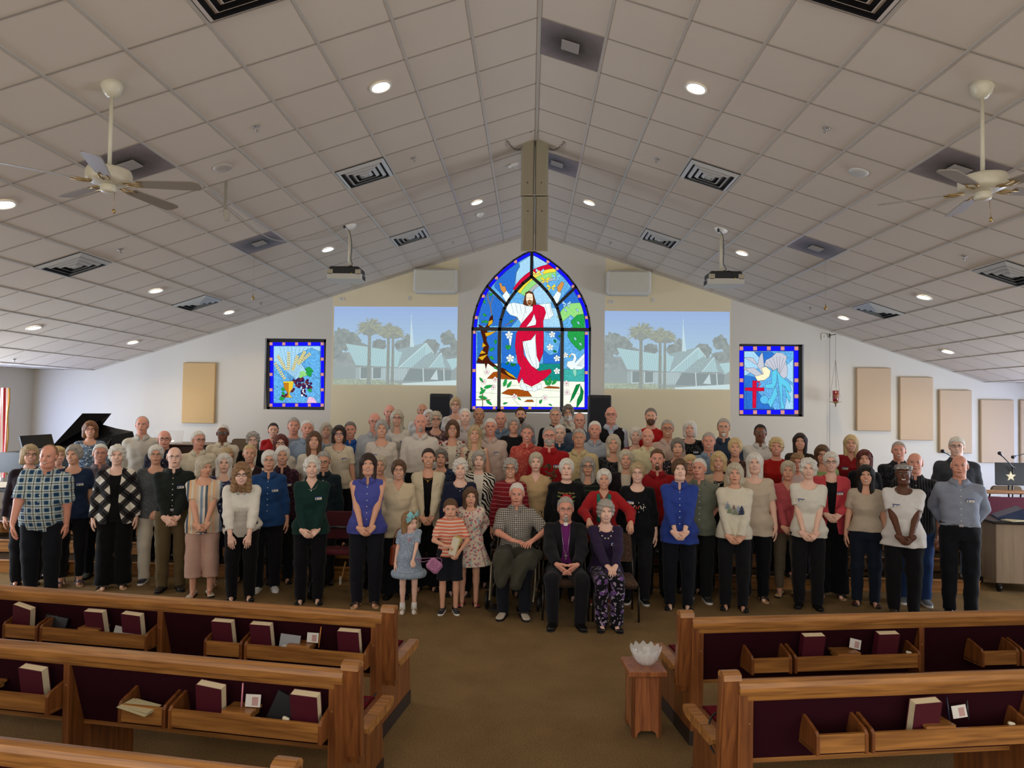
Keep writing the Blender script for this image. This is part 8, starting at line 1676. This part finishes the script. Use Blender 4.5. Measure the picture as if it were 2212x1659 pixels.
def _trees(g, o, t, b):
    sh = []
    for x, y, s_, c in ((-8, 0, 1.2, '#8a98a6'), (-6, -5, 1.3, '#8a9a80'), (-1.5, 0, .8, '#7c6a62'), (0, -6, 1.1, '#86907a'), (3.5, -2, 1.0, '#98a2b4'), (7, -6, 1.6, '#2e3850')):
        for j in range(3): w_ = (3.0-j*.7)*s_; z_ = y+j*1.9*s_; sh.append(([(x-w_, z_), (x+w_, z_), (x, z_+3.2*s_)], c))
    print_patch(g, t, sh, .028)
def _band(g, o, t, b):
    mb = MB(); hd = g.hd; mb.tube([hd.p(.0935*math.cos(a), -.026+.012*math.sin(a), .030+.092*math.sin(a)+.0) for a in [math.pi*i/16 for i in range(17)]], .010, 6); mb.build('headband', cloth_mat('#5a1c2c'), o)
def _hband(g, o, t, b):
    mb = MB(); hd = g.hd
    for dz, r in ((0, .013), (.016, .012), (-.015, .011)): mb.tube([hd.p(.086*math.sin(a), .012-.102*math.cos(a), .068+dz-.02*math.cos(a)*-1) for a in [2*math.pi*i/28 for i in range(28)]], r, 6, closed=True)
    mb.build('headband', cloth_mat('floral:#9a9694,#d8d4cc,#4a4848'), o)
    for q in (-1, 1):
        e = MB(); e.tube([hd.p(q*.088, .0+.018*math.sin(a), -.045+.018*math.cos(a)) for a in [2*math.pi*i/14 for i in range(14)]], .002, 5, closed=True); e.build('earring', M_SILVER, o)
def _scarf(g, o, t, b):
    k = g.k
    for q in (-1, 1):
        mb = MB(); V = [on_chest(g, q*x*k, z*k, .028) for z, x in ((1.43, .075), (1.35, .065), (1.22, .062), (1.08, .07))]; mb.tube(V, [.018, .024, .026, .022], 8); mb.build('scarf_end', cloth_mat('#1f7a66'), t)
EXTRA = {'poin': _poin, 'wow': _wow, 'trees': _trees, 'band': _band, 'headband': _hband, 'scarf': _scarf}
def text_obj(s, size, mat, extrude=.0006):
    c = bpy.data.curves.new('lettering', 'FONT'); c.body = s; c.size = size; c.extrude = extrude; c.align_x = 'CENTER'; c.align_y = 'CENTER'
    o = bpy.data.objects.new('lettering', c); COL.objects.link(o); bpy.context.view_layer.update()
    me = bpy.data.meshes.new_from_object(o.evaluated_get(bpy.context.evaluated_depsgraph_get())); bpy.data.objects.remove(o); m = bpy.data.objects.new('lettering', me); me.materials.clear(); me.materials.append(mat); COL.objects.link(m); return m
def place_text(o, parent, p): o.parent = parent; o.location = p+Vector((0, -.004, 0)); o.rotation_euler = (math.pi/2, 0, 0)
REST = (((-.17, -.36, 1.02), (-1, .4, -.4), HAND_RELAX, (0, -.6, -.8), (0, .8, -.6)), ((.30, -.30, 1.00), (1, .4, -.4), HAND_RELAX, (0, -.6, -.8), (0, .8, -.6)))
for row in PEOPLE:
    *a, kw = row; kw = dict(kw)
    if 'extra' in kw: kw['extra'] = EXTRA[kw['extra']]
    if a[10] == 'rest': a[10] = list(REST)
    bp(*a, **kw)
# ------------------------------------------------------------------ people with a pose of their own
def hand_pose(w, hint, tpl, d, palm): return (w, hint, tpl, d, palm)
# man in plaid shirt, bending forward and towards the right
g_ = build_person(115, 982.5, 7.7, 'm', 1.28, 'R', ('thin', 'lbrown'), 'S', ('shirts', 'plaid:#c9cfc6,#6f95ac,#1f4060,#27343c'), ('pants', '#12141c'),
    [((-.20, -.30, .86), (-.9, .6, 0), HAND_RELAX, (.1, -.2, -1), (1, .2, 0)), 'down'], DR, 'heavy man in blue and white plaid shirt leaning forward at far left',
    yaw=.30, head=(-.10, .12, .08), lean=(.14, .26), H=1.80, bd=0, hemz=.80, lvl=0)
# woman bending with both hands on her knees
g_ = build_person(534, 1032, 7.75, 'f', 1.12, 'P', ('curlylong', 'lbrown'), 'Sy', ('cshirt', '#e2ddd2'), ('pants', '#0c0c10'),
    [((-.085, -.40, .68), (-1, .5, .2), HAND_RELAX, (.1, -.05, -1), (.05, 1, 0)), ((.085, -.40, .68), (1, .5, .2), HAND_RELAX, (-.1, -.05, -1), (-.05, 1, 0))],
    FL, 'young curly haired woman with glasses in white shirt bending with hands on knees', head=(0, .05, 0), lean=(0, .50), H=1.68, gl='k', lvl=0)
# children
def bow(g, o, t, b):
    mb = MB(); hd = g.hd; c = Vector(hd.p(-.030, -.070, .094))
    X_ = Vector(hd.N @ np.array((1, 0, 0))); Z_ = Vector(hd.N @ np.array((0, -.3, 1))).normalized(); Y_ = Vector(hd.N @ np.array((0, -1, -.3)))
    for ang, L in ((.5, .085), (2.6, .085), (-.5, .075), (3.7, .08), (-1.9, .085)):
        d = X_*math.cos(ang)+Z_*math.sin(ang); s = -X_*math.sin(ang)+Z_*math.cos(ang); P = [c, c+d*L*.5+s*.026+Y_*.018, c+d*L+s*.034, c+d*L-s*.034, c+d*L*.5-s*.026+Y_*.018]; P2 = [p-Y_*.008 for p in P]
        mb.add(P+P2, [(0, 1, 2, 3, 4), (9, 8, 7, 6, 5)]+[(i, i+5, (i+1) % 5+5, (i+1) % 5) for i in range(5)])
    mb.ell(c+Y_*.012, (.014, .012, .014), 8, 6); mb.build('hair_bow', cloth_mat('#8fd0d6'), o)
def girl_extra(g, o, t, b):
    bow(g, o, t, b)
    fd = Field(rng(-.25, .25, .011), rng(-.25, .25, .011), rng(.36, .50, .011)); 
    def tor(X, Y, Z): an = np.arctan2(X, -Y); return np.sqrt((np.sqrt(X*X+(Y*1.1)**2)-.165+.004*np.sin(31*an))**2+((Z-.425)*.9+.004*np.sin(23*an))**2)-.032
    fd.op(tor, (-1, -1, -1), (1, 1, 1)); V, Q = nets(fd); mesh_from('tulle_hem', [(V, Q, 0)], cloth_mat('#93a3b4'), t)
    for i in range(2): mb = MB(); a = g.an[i]; mb.tube([a+Vector((0, 0, -.03)), a+Vector((0, 0, .05))], [.034, .030], 10); mb.ell(a+Vector((0, -.06, -.045)), (.026, .06, .03), 10, 8); mb.build('sock', cloth_mat('#e4e0d8'), o)
    necklace(g, t, plain('#c77a92', .4), drop=.16, off=.02)
build_person(886, 1102, 7.6, 'f', 1.0, 'P', ('shoulder', 'lbrown'), 'y', ('blouses', 'lace:#8c9cb0,#b4bfca'), ('dress', '#ffffff', .42, .165),
    ['down', hand_pose((.045, -.20, .60), (.9, .3, -.3), HAND_GRIP, (.2, -.8, -.4), (-.3, 0, -1))], ('sandal', '#a8865a'), 'small girl in pale blue ruffled dress with big light blue hair bow',
    child=True, head=(.75, .12, 0), hs=1.06, extra=girl_extra, lvl=0)
build_person(974, 1072, 7.6, 'm', 1.0, 'M', ('boy', 'brown'), 'y', ('polo', 'hstripe:#d8765c,#e0c4b0'), ('shorts', '#1a1c24'),
    [hand_pose((-.04, -.20, .77), (-1, .3, -.4), HAND_GRIP, (.7, -.5, .1), (.2, .2, -1)), hand_pose((.10, -.17, .70), (1, .4, -.3), HAND_GRIP, (-.3, -.5, -.6), (-.8, .2, 0))], ('sneaker', '#23262c'),
    'young boy in orange striped polo shirt and dark shorts', child=True, hs=1.03, lvl=0, hemz=.86)
build_person(1017, 1046, 7.9, 'f', 1.0, 'M', ('straight', 'brown'), 'yg', ('blouse', 'floral:#d3c1b0,#b85a66,#8fa6a4,#a57a86'), ('dress', '#ffffff', .47, .25), 'back', ('flat', '#9c2f3c'),
    'girl with long brown hair in cream dress with pink animal print', child=True, head=(.1, 0, .05), hs=1.0, lvl=0)
# the seated: seat tuple = (seat height, hip y, knee x, knee y, ankle y)
def bishop_extra(g, o, t, b):
    k = g.k; mb = MB(); pts = [on_chest(g, 0, 1.455*k, .01)+Vector((dx, -.012, dz)) for dx, dz in ((-.018, -.018), (.018, -.018), (.018, .018), (-.018, .018))]; c = sum(pts, Vector())/4
    mb.box(c, (.042, .008, .036), None, 0, .003); mb.build('clerical_collar', plain('#efece6', .5), t)
    mb = MB(); ps = [Vector(on_chest(g, q*.055*k*(1-.12*j), (1.45-.055*j)*k, .026)) for q in (-1,) for j in range(6)]+[Vector(on_chest(g, 0.0, 1.135*k, .03))]+[Vector(on_chest(g, .055*k*(1-.12*j), (1.45-.055*j)*k, .026)) for j in range(5, -1, -1)]
    mb.tube(ps, .0018, 5); c = ps[6]; mb.box(c+Vector((0, -.008, -.03)), (.010, .005, .062), None, 0, .002); mb.box(c+Vector((0, -.008, -.018)), (.038, .005, .010), None, 0, .002); mb.build('cross_pendant', M_SILVER, t)
CH = .42
def put_seated(px, py, Y, **k): p = at_y(px, py, Y); return p
hb = hand_pose((-.105, -.39, .64), (-.8, .6, -.3), HAND_FLAT, (.60, -.10, -.50), (.5, .6, .3)); hb2 = hand_pose((.105, -.39, .64), (.8, .6, -.3), HAND_FLAT, (-.60, -.10, -.50), (-.5, .6, .3))
p = at_y(1222, 1078.7, 7.62); BX, BY = p[0], 7.62
build_person(1222, 1078.7, 7.62, 'm', 1.12, 'R', ('short', 'gray'), 'S', ('shirt', '#15151a', ('sweater', '#6a2468'), 'suit'), ('pants', '#17171b'), [hb, hb2], ('dress', '#0f0e0e'),
    'seated clergyman in black suit and purple clerical shirt with silver cross', yaw=0.0, head=(0, .0, 0), H=1.67, hs=1.06, seat=(CH, .0, .16, -.44, -.42), root=(BX, 7.62, 0), lvl=0, gl='w', beard=('goatee', 'gray'), extra=bishop_extra, hemz=.90)
p = at_y(1308.5, 1082, 7.60); WX = p[0]
w1 = hand_pose((-.02, -.38, .63), (-1, .2, -.3), HAND_RELAX, (.35, -.6, -.25), (0, .2, -1)); w2 = hand_pose((.07, -.38, .64), (1, .2, -.3), HAND_RELAX, (-.35, -.65, -.30), (0, .2, -1))
def lady_extra(g, o, t, b):
    k = g.k; mb = MB()
    for i in range(13): a = -1+2*i/12; x = math.sin(a*1.3)*.085*k; z = (1.44-.11*(1-a*a))*k; mb.ell(on_chest(g, x, z, .03), (.009, .007, .009), 8, 6, mi=i % 2)
    mb.build('bead_necklace', [plain('#15151a', .3), plain('#cfc8b8', .3)], t)
build_person(1308.5, 1082, 7.60, 'f', 1.05, 'P', ('curly', 'gray'), 'S', ('blouse', '#2b1f3c'), ('wide', 'bigfloral:#121017,#6a4a86,#a89ab0'), [w1, w2], ('flat', '#121012'),
    'seated woman with wavy gray hair in purple blouse and floral trousers', yaw=0.0, H=1.62, hs=1.04, seat=(CH, .0, .085, -.44, -.42), root=(WX, 7.60, 0), lvl=0, bd=1, extra=lady_extra, wide=.72)
p = at_y(1117, 1042.5, 8.0); OX = p[0]
o1 = hand_pose((-.03, -.36, .80), (-1, .3, -.2), HAND_RELAX, (.9, -.3, -.1), (0, .1, -1)); o2 = hand_pose((.2, -.33, .80), (1, .3, -.2), HAND_RELAX, (-.4, -.8, -.1), (0, .1, -1))
build_person(1117, 1042.5, 8.0, 'm', 1.12, 'R', ('crop', 'white'), '', ('shirts', 'gingham:#b5b0a6,#3a3635'), ('pants', '#14161e'), [o1, o2], ('dress', '#b9ae9c'),
    'old man with white hair in small checked shirt sitting in wheelchair', yaw=-.02, H=1.70, hs=1.04, head=(.0, .12, 0), seat=(.51, .0, .13, -.44, -.50), root=(OX, 8.0, 0), lvl=0)
# ------------------------------------------------------------------ things held or draped
p = at_y(938, 1222, 7.36); o = empty('pink_purse', p, label='small glittery pink purse held by the girl in blue dress', cat='purse'); o.rotation_euler = (0, .65, 0)
mb = MB(); mb.box((0, 0, 0), (.155, .05, .14), None, 0, .03); mb.build('bag', cloth_mat('tweed:#9a5a84,#c08aa8'), o); mb = MB(); hp = Ry(-.65) @ (Vector(at_y(899, 1208, 7.40))-Vector(p)); mb.tube(smooth([(.045, 0, .065), (.0, 0, .10), tuple((hp+Vector((.03, 0, .06)))*.8), tuple(hp)]), .005, 6); mb.tube(smooth([(-.045, 0, .065), tuple(hp*.6), tuple(hp)]), .005, 6); mb.build('strap', cloth_mat('#8a5a7c'), o)
p = at_y(856, 1200, 7.95); o = empty('shoulder_bag', p, label='rust brown leather bag behind the girl in blue dress', cat='bag'); mb = MB(); mb.box((0, 0, 0), (.14, .09, .25), Ry(.06), 0, .03); mb.build('bag', plain('#8c3a1c', .45), o); mb = MB(); mb.tube(smooth([(-.04, 0, .11), (-.02, 0, .24), (.03, .02, .30), (.06, 0, .12)]), .006, 6); mb.build('strap', plain('#7a3218', .45), o)
p = at_y(981, 1180, 7.36); o = empty('folded_card', p, label='cream folded card held by the boy in striped shirt', cat='card'); mb = MB(); mb.box((0, 0, 0), (.075, .006, .19), Ry(.28)); mb.build('card_front', plain('#d8cfb8', .7), o); mb = MB(); mb.box((.014, .006, .016), (.085, .004, .19), Ry(.38)); mb.build('card_back', plain('#b9a25c', .7), o)
# jacket lying over the old man's knees
x_, y_ = at_y(1117, 1042.5, 8.0)[0], 8.0
fd = Field(rng(x_-.34, x_+.40, .012), rng(y_-.75, y_-.02, .012), rng(.18, .86, .012))
for q in (-1, 1): fd.cap((x_+q*.12, y_-.12, .60), (x_+q*.14, y_-.48, .605), .115, .10, .05)
fd.cap((x_+.02, y_-.25, .64), (x_+.24, y_-.34, .64), .075, .06, .05); fd.cap((x_-.16, y_-.50, .58), (x_-.15, y_-.56, .40), .085, .07, .04); fd.cap((x_+.06, y_-.52, .57), (x_+.02, y_-.58, .38), .09, .07, .04)
sl, P_ = fd.sub((-99,)*3, (99,)*3); X_, Y_, Z_ = P_; fd.F[sl] += (.010*(np.sin(30*X_+12*Z_)*np.sin(24*Y_+8*X_)+.6*np.sin(50*X_-30*Z_))).astype(f32)
V, Q = nets(fd); o = mesh_from('draped_jacket', [(V, Q, 0)], cloth_mat('#3f3e34')); tag(o, 'olive gray jacket draped over the knees of the old man in the wheelchair', 'jacket')
mb = MB(); mb.tube(smooth([(-.07, 0, .01), (-.03, -.02, .02), (.0, 0, .012), (.03, -.02, .02), (.07, 0, .01)]), .004, 6); o = mb.build('sunglasses', M_BLACK); o.location = at_y(436, 1153, 7.78); tag(o, 'dark folded eyeglasses held below the hands of striped top woman', 'eyeglasses')
